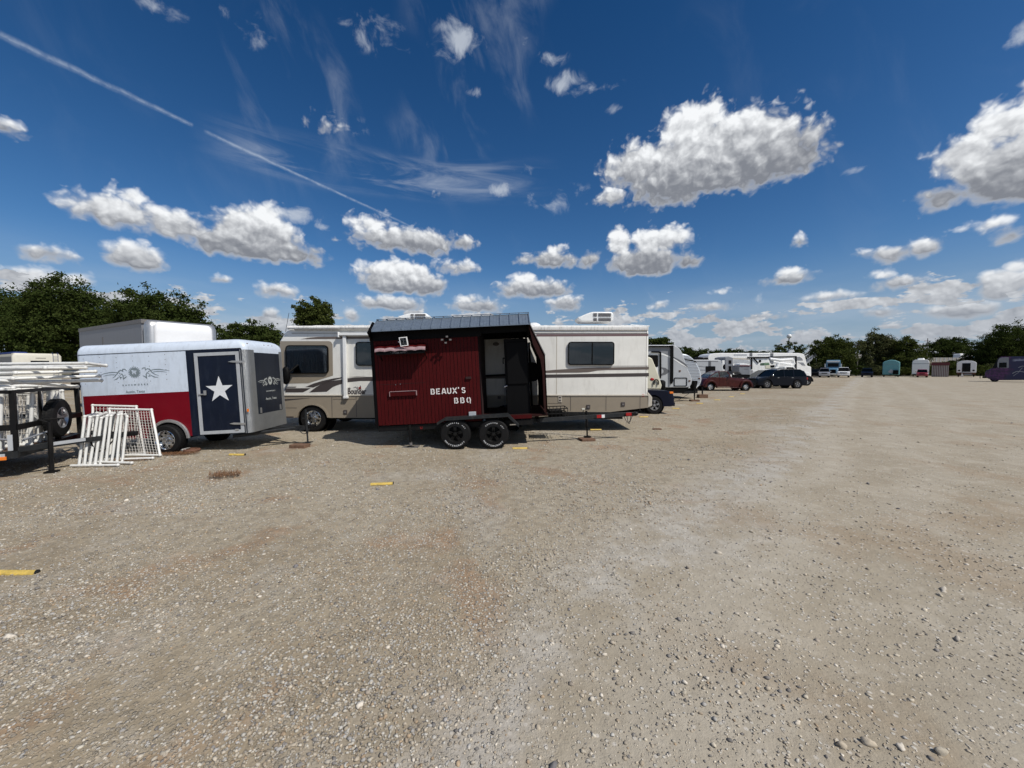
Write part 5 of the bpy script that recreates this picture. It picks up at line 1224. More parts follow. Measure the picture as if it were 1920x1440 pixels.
for lb, a, b in (('white pipe lying on the gravel nearest the trailer jack', (133, 873), (221, 872)), ('white pipe lying on the gravel in front of the leaning frames', (182, 866), (247, 868)), ('white pipe lying on the gravel beside the dry leaves', (226, 861), (286, 859))):
    p, q = G(*a, .03), G(*b, .03); o = MB().tube(p - p, q - p, .024, 10).ball(q - p, .033, n=8, m=6).build('loose_pipe', 'pvc', None, smooth=50); o.location = p; tag(o, lb, 'pipe')
tb_ = MB(); 
p = Vector((-9.35, 6.9, .8)); tb_.ball((0, 0, 0), .42, .3, .35, 18, 12); tb = tb_.build('tarp_bundle', 'maroon_tarp', None, smooth=60); tb.location = (-9.45, 6.45, .78)
for v in tb.data.vertices: v.co *= 1 + .1 * math.sin(v.co.x * 17 + v.co.z * 9) * math.cos(v.co.z * 21)
tag(tb, 'burgundy tarpaulin bundle strapped to the side of the utility trailer at the left edge', 'tarp bundle'); tb.location = (-9.5, 6.5, .8)
# ------------------------------------------------------------------ box truck and old camper behind
ax = math.atan2(-.49, .87)
bt = thing('box_truck', 'tall box truck with shaded side and rounded white front cap behind the flag-painted cargo trailer', 'box truck', (-14.2, 15.0, 0), (0, 0, ax))
# local: front cap at x = 0 looking +x, left (camera) side at y = 0, box runs to -x
Lb, Wb_, Hb = 8.2, 2.4, 3.86
W0 = 0.0
MB().box(-Lb, -.5, 0, Wb_, 1.0, Hb).build('cargo_box', 'box_shade_grey', bt); MB().box(-Lb - .01, -.45, -.02, Wb_ + .02, Hb - .14, Hb + .02).build('top_rail', 'trim_grey', bt)  # box takes the darker grey of its shaded side
cap = MB(); cap.stack([(1.6, -.5, 0, .0, Wb_, .22), (Hb - .25, -.5, .0, .0, Wb_, .22), (Hb - .1, -.5, -.05, .04, Wb_ - .04, .2), (Hb - .01, -.5, -.16, .14, Wb_ - .14, .15)], 7)
cap.build('corner_radius', 'aluminium', bt, smooth=50)
fairing = MB().stack([(1.7, -.3, .03, .22, Wb_ - .22, .05), (Hb - .5, -.3, .10, .22, Wb_ - .22, .1), (Hb - .22, -.3, .1, .24, Wb_ - .24, .1), (Hb - .08, -.3, .04, .32, Wb_ - .32, .1)], 5).build('front_cap', 'box_white', bt, smooth=50, bevel=.03)
MB().box(-Lb + .3, -.2, .5, Wb_ - .5, .6, .95).build('chassis', 'black_steel', bt)
MB().stack([(.5, .1, 2.2, .15, Wb_ - .15, .2), (1.5, .1, 2.1, .15, Wb_ - .15, .25), (2.3, .2, 1.4, .25, Wb_ - .25, .3), (2.42, .3, 1.2, .4, Wb_ - .4, .3)], 6).build('cab', 'box_white', bt, smooth=50)
MB().box(2.15, 2.3, .3, Wb_ - .3, .55, .85).build('bumper', 'trim_grey', bt)
for xx in (1.5, -5.5): wheel(bt, xx, .2, .48, .48, .28, 'plain', side=-1); wheel(bt, xx, Wb_ - .2, .48, .48, .28, 'plain', side=1)
box('placard', 'trim_grey', bt, -5.0, -4.85, -.006, -.001, 2.9, 3.35)
oc = thing('old_camper', 'old cream camper with a blue tarp and ladder on its roof, behind the pipe frames', 'camper', (-36.4, 28, 0), (0, 0, ax))
MB().stack([(.5, -7, 0, 0, 2.4, .1), (2.85, -7, 0, 0, 2.4, .1), (3.05, -6.9, -.1, .1, 2.3, .1)]).build('body', 'camper_cream', oc, smooth=40)
box('side_shade', 'camper_shade_grey', oc, -6.9, -.12, -.006, -.001, .6, 2.8); MB().stack([(3.06, -6, -.6, .1, .9, .1), (3.16, -5.9, -.7, .2, .8, .1)]).build('roof_tarp', 'tarp_blue', oc)  # thin grey sheet paints shade over the cream side wall
box('window', 'tint_glass', oc, .001, .03, .85, 1.75, 2.1, 2.5); box('emblem', 'trim_grey', oc, .001, .012, 1.1, 1.6, 2.68, 2.72)
ld = MB()
for yy in (1.95, 2.2): ld.path([(.08, yy, 1.4), (.08, yy, 3.1), (-.3, yy, 3.12)], .015, 6)
for k in range(7): ld.tube((.08, 1.95, 1.5 + k * .22), (.08, 2.2, 1.5 + k * .22), .012, 6)
ld.build('ladder', 'tarp_blue', oc); box('roof_trim', 'tarp_blue', oc, -6.8, -.1, -.012, .0, 2.98, 3.04); wheel(oc, -3.5, .05, .35, .35, .2, 'plain')
# ------------------------------------------------------------------ generic motor vehicles; local +x is forward, near side y=0, far side y=W
KIND = {
 'suv': dict(low=[(0, .22), (-.005, .45), (.01, .62), (.74, .61), (.88, .57), (.965, .51), (.995, .42), (1, .3), (.99, .17), (.03, .17)], wheels=(.195, .80), ar=.2, gh=[(.015, .62), (.07, .9), (.13, .985), (.3, 1), (.5, .995), (.6, .95), (.76, .605)], pil=(.27, .46), belt=.62),
 'jeep': dict(low=[(0, .25), (0, .5), (.01, .64), (.70, .64), (.93, .61), (.985, .55), (1, .42), (1, .22), (.97, .2), (.03, .2)], wheels=(.2, .80), ar=.22, gh=[(.015, .64), (.05, .95), (.1, 1), (.55, 1), (.6, .97), (.7, .64)], pil=(.25, .42), belt=.64),
 'van': dict(low=[(0, .2), (0, .5), (.01, .6), (.8, .58), (.93, .5), (.99, .38), (1, .2), (.97, .14), (.03, .14)], wheels=(.19, .80), ar=.18, gh=[(.015, .6), (.05, .92), (.1, .99), (.45, 1), (.58, .96), (.86, .56)], pil=(.3, .5), belt=.6),
 'pickup': dict(low=[(0, .25), (0, .58), (.40, .6), (.74, .6), (.94, .58), (.99, .52), (1, .3), (.99, .2), (.03, .2)], wheels=(.2, .81), ar=.22, gh=[(.40, .6), (.42, .95), (.46, 1), (.62, 1), (.66, .97), (.75, .6)], pil=(.55,), belt=.6),
 'sedan': dict(low=[(0, .25), (0, .55), (.04, .66), (.2, .68), (.72, .64), (.92, .56), (.99, .42), (1, .2), (.03, .16)], wheels=(.19, .81), ar=.23, gh=[(.12, .67), (.27, .97), (.35, 1), (.5, 1), (.57, .96), (.74, .64)], pil=(.45,), belt=.66),
 'coupe': dict(low=[(.0, .28), (.02, .42), (.06, .55), (.12, .64), (.2, .68), (.56, .66), (.74, .64), (.88, .6), (.95, .5), (.96, .3), (.93, .2), (.05, .2)], wheels=(.165, .845), ar=.24, gh=[(.12, .66), (.2, .82), (.28, .93), (.36, .99), (.44, 1), (.5, .965), (.545, .83), (.56, .66)], pil=(.335,), belt=.66)}
def car(name, label, cat, loc, rz, L, Wd, Hc, kind, paint, wr=.34, rimm='rim_grey', glass='tint_glass', group=None):
    K = KIND[kind]; t = thing(name, label, cat, loc, (0, 0, rz), group); ft = 1
    low = [(x * L, z * Hc) for x, z in K['low']]; zb_ = min(z for _, z in low); AR = wr * 1.17
    top = [p for p in low if p[1] > zb_ + .001 ]
    # bottom edge with arches
    bot = []
    for wx in K['wheels'][::-1]:
        cx = wx * L; zc_ = wr * 1.02; a0_ = math.degrees(math.asin(max(-1, min(1, (zb_ - zc_) / AR)))); bot += [p for p in arc(cx, zc_, AR, a0_, 180 - a0_, 12)]
    xs = [p for p in low if p[1] <= zb_ + .001]; xs.sort()
    poly = top + [xs[-1]] + bot + [xs[0]] if xs else top + bot
    zt_ = K['belt'] * Hc
    def yA(z): u = (z - zb_) / (zt_ - zb_); return .05 * (abs(u - .62) * 1.6) ** 2
    hull = MB()
    # three sheets across: near skin, far skin, core
    n = len(poly); sec = [(.07, .965), (.015, .992), (0, 1)]
    cx_ = L / 2; cz_ = Hc * .42
    ys = [0, .03, .10, Wd - .10, Wd - .03, Wd]; sc_ = [.955, .985, 1, 1, .985, .955]
    ar_ = sum(poly[i][0] * poly[(i + 1) % n][1] - poly[(i + 1) % n][0] * poly[i][1] for i in range(n)); 
    if ar_ < 0: poly = poly[::-1]
    vs = []
    for y_, k_ in zip(ys, sc_):
        for x, z in poly:
            ex = x > L * .5
            fx = cx_ + (x - cx_) * (1 - (1 - k_) * 1.0) ; fz = z if z < wr * 2.3 and abs(z - zt_) > .1 else z - (1 - k_) * .9 * (z - cz_) * .5
            vs.append((fx, y_, fz))
    m_ = len(ys); fs = [tuple(range(n)), tuple(range(m_ * n - 1, (m_ - 1) * n - 1, -1))] + [(j * n + i, (j + 1) * n + i, (j + 1) * n + (i + 1) % n, j * n + (i + 1) % n) for j in range(m_ - 1) for i in range(n)]
    hull.add(vs, fs); hull.build('body', paint, t, smooth=38)
    gh = [(x * L, z * Hc) for x, z in K['gh']]; zg = gh[0][1]; tum = .20
    za = lambda z: .06 + tum * max(0, (z - zg)) ; zbk = lambda z: Wd - .06 - tum * max(0, (z - zg))
    def g_prism(b, pts, ya, yb): return b.prism(pts, ya, yb)
    b = MB(); b.prism([(x, z - .004 if z > zg else z - .05) for x, z in gh], za, zbk); G_ = b.build('glasshouse', glass, t)
    ztop = Hc; xr0_, xr1_ = [p for p in gh if p[1] > Hc * .97][0][0], [p for p in gh if p[1] > Hc * .94][-1][0]
    rp = [p for p in gh if p[1] > Hc * .9]; MB().prism(rp + [(x, z - .06) for x, z in rp[::-1]], lambda z: za(z) - .012, lambda z: zbk(z) + .012).build('roof', paint, t, bevel=.015)
    pb = MB()
    def pillar(p, q, w):
        for f_, s_ in ((za, -1), (zbk, 1)):
            a = Vector((p[0], f_(p[1]) , p[1])); c = Vector((q[0], f_(q[1]), q[1])); d = (c - a).normalized(); sx_ = Vector((w / 2, 0, 0)); o = Vector((0, s_ * .012, 0))
            pb.add([a - sx_, a + sx_, c + sx_, c - sx_, a - sx_ + o, a + sx_ + o, c + sx_ + o, c - sx_ + o], [(0, 1, 2, 3), (4, 7, 6, 5), (0, 4, 5, 1), (1, 5, 6, 2), (2, 6, 7, 3), (3, 7, 4, 0)])
    pillar(gh[0], [p for p in gh if p[1] > Hc * .88][0], L * .03); pillar(gh[-1], rp[-1], L * .022)
    for px_ in K['pil']: pillar((px_ * L, zg), (px_ * L - .02, Hc * .97), L * .018)
    pb.build('pillars', paint, t)
    for wx in K['wheels']:
        MB().lathe([(AR - .01, 0), (AR - .01, .3), (0, .3)], (wx * L, .03, wr * 1.02), 20).build('wheel_well', 'black', t); MB().lathe([(AR - .01, 0), (AR - .01, -.3), (0, -.3)], (wx * L, Wd - .03, wr * 1.02), 20).build('wheel_well', 'black', t)
        wheel(t, wx * L, .12, wr, wr, .21, 'spoke' if kind != 'coupe' else 'plain', side=-1, n=22, rim_m=rimm); wheel(t, wx * L, Wd - .12, wr, wr, .21, 'spoke' if kind != 'coupe' else 'plain', side=1, n=22, rim_m=rimm)
    zh = Hc * (.47 if kind != 'coupe' else .5); xf_ = L * (.955 if kind != 'coupe' else .93)
    if kind != 'coupe':
        for yy in (.04, Wd - .34):
            h = MB().stack([(zh - .07, xf_ - .22, xf_ + .1, yy, yy + .3, .05), (zh + .07, xf_ - .26, xf_ + .06, yy, yy + .3, .05)]).build('headlight', 'headlamp', t, smooth=40)
        MB().box(xf_ + .05, L * 1.003, .42, Wd - .42, zh - .12, zh + .05).build('grille', 'black', t, bevel=.02)
        MB().box(L * .985, L * 1.012, .1, Wd - .1, Hc * .2, Hc * .3).build('bumper', paint, t, bevel=.03)
        for yy in (.0, Wd - .16): box('tail_light', 'marker_red', t, -.012, .1, yy + .005, yy + .15, Hc * .45, Hc * .57, .01)
        for yy in (-.005, Wd - .02):
            for hx in (K['pil'][0] * L - .02, (K['pil'][-1] * L + .42)): box('door_handle', 'chrome', t, hx + .08, hx + .26, yy - .01, yy + .03, zg - .14, zg - .10, .006)
    for yy, s_ in ((-.1, -1), (Wd + .1, 1)): MB().ball((gh[-1][0] - L * .05, yy, zg + .09), .08, .09, .07, 10, 7).build('mirror', paint if paint != 'suv_blue' else 'chrome', t, smooth=60)
    dj = MB()
    for px_ in ((K['pil'][0],) if len(K['pil']) == 1 else K['pil']) + (gh[-1][0] / L - .045,): dj.box(px_ * L - .006, px_ * L + .006, -.006, -.0, zb_ + .12, zg - .03)
    if kind != 'coupe': dj.box(K['wheels'][0] * L + AR + .05, K['wheels'][1] * L - AR - .05, -.02, .02, zb_ + .02, zb_ + .10)
    dj.build('door_trim', 'black', t)
    return t
j = car('jeep', 'dark blue off-road SUV with only its front showing past the rear of the motorhome', 'SUV', (2.6, 16.2, 0), 0, 4.3, 1.8, 1.62, 'jeep', 'jeep_blue', .37)
box('turn_lamp', 'amber', j, 4.06, 4.22, -.015, .1, .86, .95, .02)
# front of the row further back
def P2(f_, pts): return [f_(a, b) for a, b in pts]
cs = thing('shell_trailer', 'small cream fibreglass travel trailer with sloping nose behind the front of the blue SUV', 'travel trailer', (6, 19, 0))
T = tracer(cs, 'F'); pr('shell', 'cream_shell', cs, P2(T, [(-400, 420), (150, 418), (195, 440), (260, 600), (310, 740), (350, 870), (335, 930), (-400, 930)]), 0, 2.1, .05)
x_, z_ = T(250, 850); MB().path([(T(218, 860)[0], -.05, T(218, 860)[1]), (T(218, 800)[0], -.05, T(218, 800)[1]), (T(232, 780)[0], -.05, T(232, 780)[1]), (T(268, 780)[0], -.05, T(268, 780)[1]), (T(284, 800)[0], -.05, T(284, 800)[1]), (T(284, 860)[0], -.05, T(284, 860)[1])], .03, 6).build('grab_arch', 'black', cs)
q = T(192, 772); MB().ball((q[0], -.01, q[1]), .1, .02, .07).build('marker_lamp', 'marker_red', cs); q0 = T(345, 790); q1 = T(440, 870)
MB().lathe([(0, 0), (.17, .02), (.19, .1), (.19, .45), (.12, .52), (0, .55)], ((q0[0] + q1[0]) / 2 - .15, .6, q1[1] - .3), 16, 'z').lathe([(0, 0), (.17, .02), (.19, .1), (.19, .45), (.12, .52), (0, .55)], ((q0[0] + q1[0]) / 2 + .2, .9, q1[1] - .3), 16, 'z').build('gas_bottles', 'black', cs, smooth=50)
wheel(cs, T(60, 900)[0], .0, .33, .33, .2, 'plain'); box('tongue', 'black_steel', cs, T(330, 900)[0], T(480, 900)[0], .9, 1., .4, .5)
gt = thing('grey_travel_trailer', 'light grey travel trailer with curved nose, black awning arms and dark swooshes', 'travel trailer', (9, 21.6, 0))
T = tracer(gt, 'F'); prof = [(-900, 228), (430, 226), (500, 224), (560, 236), (610, 265), (650, 310), (680, 372), (708, 450), (740, 560), (775, 640), (808, 710), (826, 760), (830, 800), (818, 850), (790, 895), (740, 905), (-900, 905)]
pr('body', 'grey_rv', gt, P2(T, prof), 0, 2.4, .04, 45); pr('skirt', 'black', gt, P2(T, [(-800, 907), (780, 900), (740, 960), (700, 985), (-800, 1010)]), .05, 2.3)
def S(m, pts, name='stripe', y=-.006, par=gt, yb=-.001): return pr(name, m, par, P2(T, pts), y, yb)
S('gloss_grey', [(350, 358), (430, 372), (520, 408), (640, 470), (730, 530), (765, 590), (700, 555), (600, 490), (480, 425), (400, 385)]); S('white_plastic', [(170, 343), (330, 348), (470, 400), (600, 478), (700, 545), (768, 596), (640, 530), (520, 450), (400, 400), (290, 372), (180, 365)], y=-.008, yb=-.0062)
S('gloss_grey', [(330, 580), (400, 590), (472, 640), (450, 670), (400, 700), (335, 716)], y=-.007); S('pale_grey', [(340, 600), (370, 625), (372, 660), (340, 690)], y=-.01, yb=-.0072)
S('mid_grey', [(-300, 245), (470, 262), (470, 380), (340, 345), (200, 330), (-300, 330)]); S('black', [(-900, 240), (500, 240), (500, 262), (-900, 262)], 'awning_roll', -.12)
S('black', [(478, 235), (522, 235), (518, 800), (500, 842), (478, 842)], 'awning_arm', -.1); S('black', [(312, 330), (328, 345), (330, 720), (322, 760), (312, 720)], 'awning_arm', -.1)
S('black', [(180, 328), (300, 328), (312, 345), (312, 360), (300, 350), (180, 348)], 'awning_arm', -.1); S('white_plastic', [(160, 358), (275, 358), (292, 380), (292, 580), (310, 730), (160, 730)], 'door', -.02); S('black', [(60, 388), (270, 388), (285, 400), (285, 560), (275, 578), (60, 578)], 'window', -.03, yb=-.0205)
def frame_px(f_, par, a, b, c, d, w, m, y, rad=.06, name='hatch_frame'):
    p, q = f_(a, b), f_(c, d); A_, B_ = rrect(p[0], q[0], q[1], p[1], rad), rrect(p[0] + w, q[0] - w, q[1] + w, p[1] - w, rad * .6); o = MB()
    for i in range(len(A_)): o.prism([A_[i], A_[(i + 1) % len(A_)], B_[(i + 1) % len(A_)], B_[i]], y, -.001)
    return o.build(name, m, par)
frame_px(T, gt, 540, 745, 745, 882, .035, 'black', -.03)
for a, b in ((785, 797), (632, 640)): q = T(a, b); box('marker_lamp', 'rust', gt, q[0] - .05, q[0] + .05, -.03, -.001, q[1] - .04, q[1] + .04, .01)
zt_ = T(600, 975, 1.2)[1]; xh = T(900, 960, 1.2)[0]; RL('tongue', (T(740, 940)[0], .5, zt_), (xh, 1.2, zt_), .04, .06, 'black_steel', gt); RL('tongue', (T(740, 940)[0], 1.9, zt_), (xh, 1.2, zt_), .04, .06, 'black_steel', gt)
pr('gas_cover', 'black', gt, P2(lambda a, b: T(a, b, .9), [(850, 795), (920, 795), (915, 850), (890, 930), (870, 930)]), .9, 1.5, .03); jk, jx, _z = jack(gt, T, (870, 800), (870, 1112), .9, r=.04)
box('jack_block', 'wood_block', jk, jx - .25, jx + .25, .75, 1.05, -.0, .09); sway_chain(gt, curve_pts((xh - .5, .9, zt_), (xh - 1.2, 1.0, .05), .02), .012); wheel(gt, T(60, 950)[0], .05, .36, .36, .22, 'plain')
rt = thing('ribbed_trailer', 'white trailer with horizontal ribs on its rounded nose, behind the light grey travel trailer', 'travel trailer', (9, 24.2, 0))
T = tracer(rt, 'F'); np_ = [(690, 368), (740, 378), (790, 402), (835, 435), (870, 475), (905, 525), (935, 580), (958, 640), (972, 700), (980, 770), (972, 820), (950, 868), (900, 918)]
b = MB(); pts = P2(T, [(-200, 368)] + np_ + [(-200, 918)]); b.prism(pts, 0, 2.3); b.build('body', 'ribbed_white', rt, bevel=.05)
rb = MB(); TT = P2(T, np_)
import bisect
for k in range(26):
    z_ = TT[-1][1] + .3 + k * .095
    if z_ > TT[0][1] - .1: break
    for (p, q) in zip(TT, TT[1:]):
        if q[1] <= z_ <= p[1]:
            u = (z_ - q[1]) / max(1e-6, (p[1] - q[1])); x_ = q[0] + (p[0] - q[0]) * u; rb.box(pts[0][0] + 1, x_ - .06, -.022, -.001, z_ - .012, z_ + .012); break
rb.build('rib', 'mid_grey', rt); q = T(940, 757); box('marker_lamp', 'rust', rt, q[0] - .05, q[0] + .05, -.04, -.001, q[1] - .04, q[1] + .04)
pr('stripe', 'black', rt, P2(T, [(700, 448), (800, 460), (880, 480), (900, 520), (860, 490), (790, 475), (700, 462)]), -.03, -.023); zt_ = .55; jk, jx, _z = jack(rt, T, (992, 900), (992, 1060), .9, r=.045); box('jack_block', 'wood_block', jk, jx - .28, jx + .28, .7, 1.1, -.02, .22)
box('tongue', 'black_steel', rt, T(900, 940)[0], T(1020, 940)[0], .95, 1.05, .42, .56); box('skirt', 'black', rt, pts[0][0], T(930, 900)[0], .1, 2.2, .35, pts[-1][1]); wheel(rt, pts[0][0] + .8, .1, .36, .36, .22, 'plain')
# trailers further along
g3 = thing('low_grey_trailer', 'low grey travel trailer with a large black window behind the maroon coupe', 'travel trailer', (15, 37.5, 0))
T = tracer(g3, 'F'); pr('body', 'grey_rv', g3, P2(T, [(700, 462), (1240, 462), (1285, 472), (1300, 520), (1325, 640), (1325, 760), (700, 760)]), 0, 2.4, .06); pr('window', 'black', g3, P2(T, [(1045, 565), (1195, 565), (1195, 655), (1045, 655)]), -.04, -.001)
for pp in ([(900, 568), (960, 560), (1040, 572), (1040, 580), (960, 572), (900, 580)], [(930, 618), (1040, 622), (1040, 632), (930, 630)], [(860, 478), (1240, 478), (1240, 494), (860, 494)]): pr('stripe', 'mid_grey', g3, P2(T, pp), -.01, -.001)
pr('slide_out', 'gloss_grey', g3, P2(T, [(1095, 478), (1125, 478), (1125, 565), (1095, 565)]), -.05, -.001)
for pp in ([(895, 430), (925, 418), (1000, 425), (1010, 462), (890, 462)], [(1000, 435), (1080, 428), (1095, 460), (1000, 462)]): pr('air_conditioner', 'black', g3, P2(lambda a, b: T(a, b, .8), pp), .8, 1.4, .03)
wheel(g3, T(1100, 760)[0], .05, .36, .36, .22, 'plain')
fw_ = thing('fifth_wheel', 'long white fifth-wheel camper with a black awning line behind the bucket truck', 'fifth-wheel camper', (26, 46, 0))
T = tracer(fw_, 'O'); TF = tracer(fw_, 'F')
pf = P2(TF, [(1080, 405), (1110, 378), (1180, 360), (1300, 355)]) + P2(T, [(0, 128), (600, 126), (1000, 122), (1480, 128), (1560, 142), (1592, 180), (1612, 260), (1635, 360), (1650, 385), (1718, 400), (1722, 560), (1715, 640)]) + P2(TF, [(1080, 760)])
pr('body', 'white_paint', fw_, pf, 0, 2.5, .06); 
def SO(m, pts, name='stripe', y=-.02, yb=-.001, par=fw_): return pr(name, m, par, P2(T, pts), y, yb)
SO('black', [(440, 205), (860, 205), (860, 198), (1420, 188), (1420, 205), (860, 222), (860, 235), (540, 235), (440, 222)], 'awning_roll', -.1); SO('black', [(510, 230), (532, 230), (532, 450), (510, 450)], 'awning_arm', -.1); SO('black', [(1396, 200), (1418, 200), (1418, 450), (1396, 450)], 'awning_arm', -.1)
SO('black', [(545, 232), (575, 232), (665, 330), (650, 335)], 'awning_strut', -.1); q = T(692, 288); MB().ball((q[0], -.01, q[1]), .16, .03, .18).build('window', 'black', fw_)
SO('mid_grey', [(1420, 205), (1480, 200), (1530, 230), (1550, 275), (1420, 275)]); SO('mid_grey', [(1450, 312), (1560, 318), (1600, 380), (1540, 372), (1500, 340)]); SO('rv_trim', [(10, 220), (500, 232), (500, 262), (10, 245)]); SO('pale_grey', [(165, 262), (430, 262), (490, 300), (505, 330), (165, 330)])
for a, b_ in ((485, 540), (900, 960)): SO('gloss_grey', [(a, 130), (b_, 130), (b_, 190), (a, 190)], 'roof_panel')
SO('pale_grey', [(170, 150), (430, 150), (430, 178), (170, 178)], 'lettering_band'); SO('pale_grey', [(650, 150), (880, 150), (880, 165), (650, 165)], 'lettering_band')
pr('dish', 'pale_grey', fw_, P2(lambda a, b: T(a, b, 1.), [(1250, 122), (1270, 80), (1320, 58), (1360, 70), (1378, 105), (1355, 100), (1330, 122)]), .9, 1.1); wheel(fw_, T(900, 640)[0], .05, .38, .38, .24, 'plain')
g4 = thing('slide_camper', 'narrow grey camper end with two stacked black windows right of the low grey trailer', 'camper', (20, 41, 0))
T = tracer(g4, 'O'); TF = tracer(g4, 'F'); pr('body', 'mid_grey', g4, P2(T, [(0, 215), (70, 195), (155, 225), (155, 560), (0, 560)]), 0, 2.2, .03); pr('side', 'white_plastic', g4, P2(TF, [(1310, 470), (1400, 470), (1400, 760), (1310, 760)]), .05, 2.1, .02)
for a, b_ in ((272, 340), (388, 485)): pr('window', 'black', g4, P2(T, [(68, a), (118, a), (118, b_), (68, b_)]), -.03, -.001)
q = TF(1340, 575, .05); MB().ball((q[0], .04, q[1]), .16, .03, .28).build('window', 'black', g4); wheel(g4, T(60, 560)[0], .05, .33, .33, .2, 'plain')
gb2 = thing('steel_cabinet', 'grey steel equipment box with a maroon top on a small trailer, behind the white minivan', 'equipment box', (22, 39.4, 0))
T = tracer(gb2, 'O'); pr('cabinet', 'mid_grey', gb2, P2(T, [(275, 392), (300, 380), (480, 380), (490, 400), (490, 560), (330, 560), (275, 500)]), 0, 1.3, .03); pr('lid', 'shed_red', gb2, P2(T, [(290, 376), (515, 374), (515, 392), (290, 392)]), -.05, 1.35); pr('hood', 'white_plastic', gb2, P2(T, [(290, 374), (310, 345), (360, 328), (440, 340), (480, 374)]), .1, 1.1, .04)
pr('badge', 'gloss_grey', gb2, P2(T, [(375, 440), (455, 440), (455, 452), (375, 452)]), -.01, -.001); wheel(gb2, T(400, 560)[0], .1, .3, .3, .18, 'plain'); box('trailer_bed', 'black_steel', gb2, T(275, 500)[0], T(500, 500)[0], .05, 1.3, .4, T(300, 562)[1])
# vehicles in front of them
co = car('vintage_coupe', 'faded maroon vintage coupe with rounded fenders parked behind the trailer tongues', 'vintage car', (P(1317, 700, 32.6).x, 32.6, 0), 0, 4.42, 1.75, 1.72, 'coupe', 'coupe_maroon', .34, rimm='chrome', glass='window_glass')
for wx in KIND['coupe']['wheels']:
    fd = MB()
    for yy, s_ in ((-.02, 1), (1.60, 1)):
        X_ = wx * 4.42; n_ = 12; A_ = arc(X_, .36, .415, -5, 185, n_); B_ = arc(X_, .38, .56, -8, 188, n_)
        for i in range(n_): fd.prism([A_[i], A_[i + 1], B_[i + 1], B_[i]], yy - .1, yy + .28)
    fd.build('fender', 'coupe_maroon', co, bevel=.05)
MB().stack([(.45, 3.7, 4.32, .55, 1.2, .2), (.95, 3.6, 4.25, .6, 1.15, .2), (1.08, 3.3, 4.1, .68, 1.07, .2)]).build('grille', 'coupe_maroon', co, smooth=50)
for yy in (.28, 1.47): MB().ball((4.05, yy, .82), .16, .1, .1).build('headlight', 'headlamp', co, smooth=60)
box('running_board', 'coupe_maroon', co, 1.2, 3.3, -.12, .1, .26, .31, .015); box('bumper', 'dark_steel', co, -.18, -.08, .1, 1.65, .38, .5, .02); box('bumper', 'dark_steel', co, 4.5, 4.58, .1, 1.65, .36, .48, .02)
car('minivan', 'white minivan half hidden between the maroon coupe and the dark blue SUV', 'minivan', (P(1405, 700, 39.6).x + 4.9, 41.5, 0), PI, 4.9, 1.9, 1.8, 'van', 'white_paint', .34)
sv = car('dark_suv', 'dark blue family SUV with silver wheels and roof rails parked side-on at the row end', 'SUV', (P(1515, 700, 36.3).x, 36.3 + 1.9, 0), PI, 4.75, 1.9, 1.86, 'suv', 'suv_blue', .4)
MB().tube((.9, 1.55, 1.9), (3.0, 1.55, 1.9), .02, 6).tube((.9, .35, 1.9), (3.0, .35, 1.9), .02, 6).build('roof_rack', 'black', sv)
bk = thing('bucket_truck', 'white bucket truck with folded boom behind the dark blue SUV', 'bucket truck', (29, 42.5, 0)); T = tracer(bk, 'O')
pr('cab', 'white_paint', bk, P2(T, [(1180, 400), (1220, 388), (1360, 392), (1400, 425), (1450, 480), (1560, 490), (1680, 515), (1712, 560), (1722, 640), (1705, 690), (1660, 700), (1180, 700)]), 0, 2.2, .07)
pr('window', 'tint_glass', bk, P2(T, [(1225, 410), (1350, 412), (1400, 470), (1225, 470)]), -.02, -.001); pr('service_body', 'white_paint', bk, P2(T, [(560, 470), (1170, 470), (1170, 680), (560, 680)]), .1, 2.2, .03); pr('wheel_well', 'black', bk, arc(T(1640, 690)[0], T(1640, 700)[1], .68, 0, 180, 12), -.015, -.001)
wheel(bk, T(1640, 710)[0], .12, .48, .48, .28, 'plain'); wheel(bk, T(800, 710)[0], .12, .48, .48, .28, 'plain'); box('bumper', 'black', bk, T(1690, 650)[0], T(1745, 650)[0], 0, 2.2, .55, .85, .03)
def armO(name, p, q, r, m='white_paint', y=1.0): a, b = T(*p, y), T(*q, y); return MB().tube((a[0], y, a[1]), (b[0], y, b[1]), r, 8).build(name, m, bk)
armO('boom', (885, 245), (1100, 270), .17); armO('boom', (1100, 270), (1340, 255), .17); armO('boom', (1340, 250), (1370, 350), .16); armO('boom', (1365, 350), (1290, 365), .15); armO('boom', (950, 305), (1290, 355), .15); armO('boom', (1010, 440), (1060, 330), .17); armO('boom_cylinder', (930, 250), (940, 350), .1, 'mid_grey'); armO('hydraulic_hose', (880, 240), (920, 330), .08, 'mid_grey')
armO('boom_cylinder', (1110, 350), (1130, 310), .05, 'black'); pr('turntable', 'white_paint', bk, P2(lambda a, b: T(a, b, .8), [(990, 420), (1060, 410), (1180, 420), (1180, 475), (990, 475)]), .8, 1.4, .03); pr('bucket', 'gas_green', bk, P2(lambda a, b: T(a, b, .8), [(775, 330), (880, 318), (890, 372), (770, 378)]), .8, 1.5, .04); pr('side_box', 'cream_shell', bk, P2(T, [(800, 378), (905, 370), (905, 435), (800, 440)]), -.01, .09, .02)
pr('winch', 'black', bk, P2(T, [(895, 375), (985, 365), (985, 415), (905, 420)]), -.03, .09, .03)
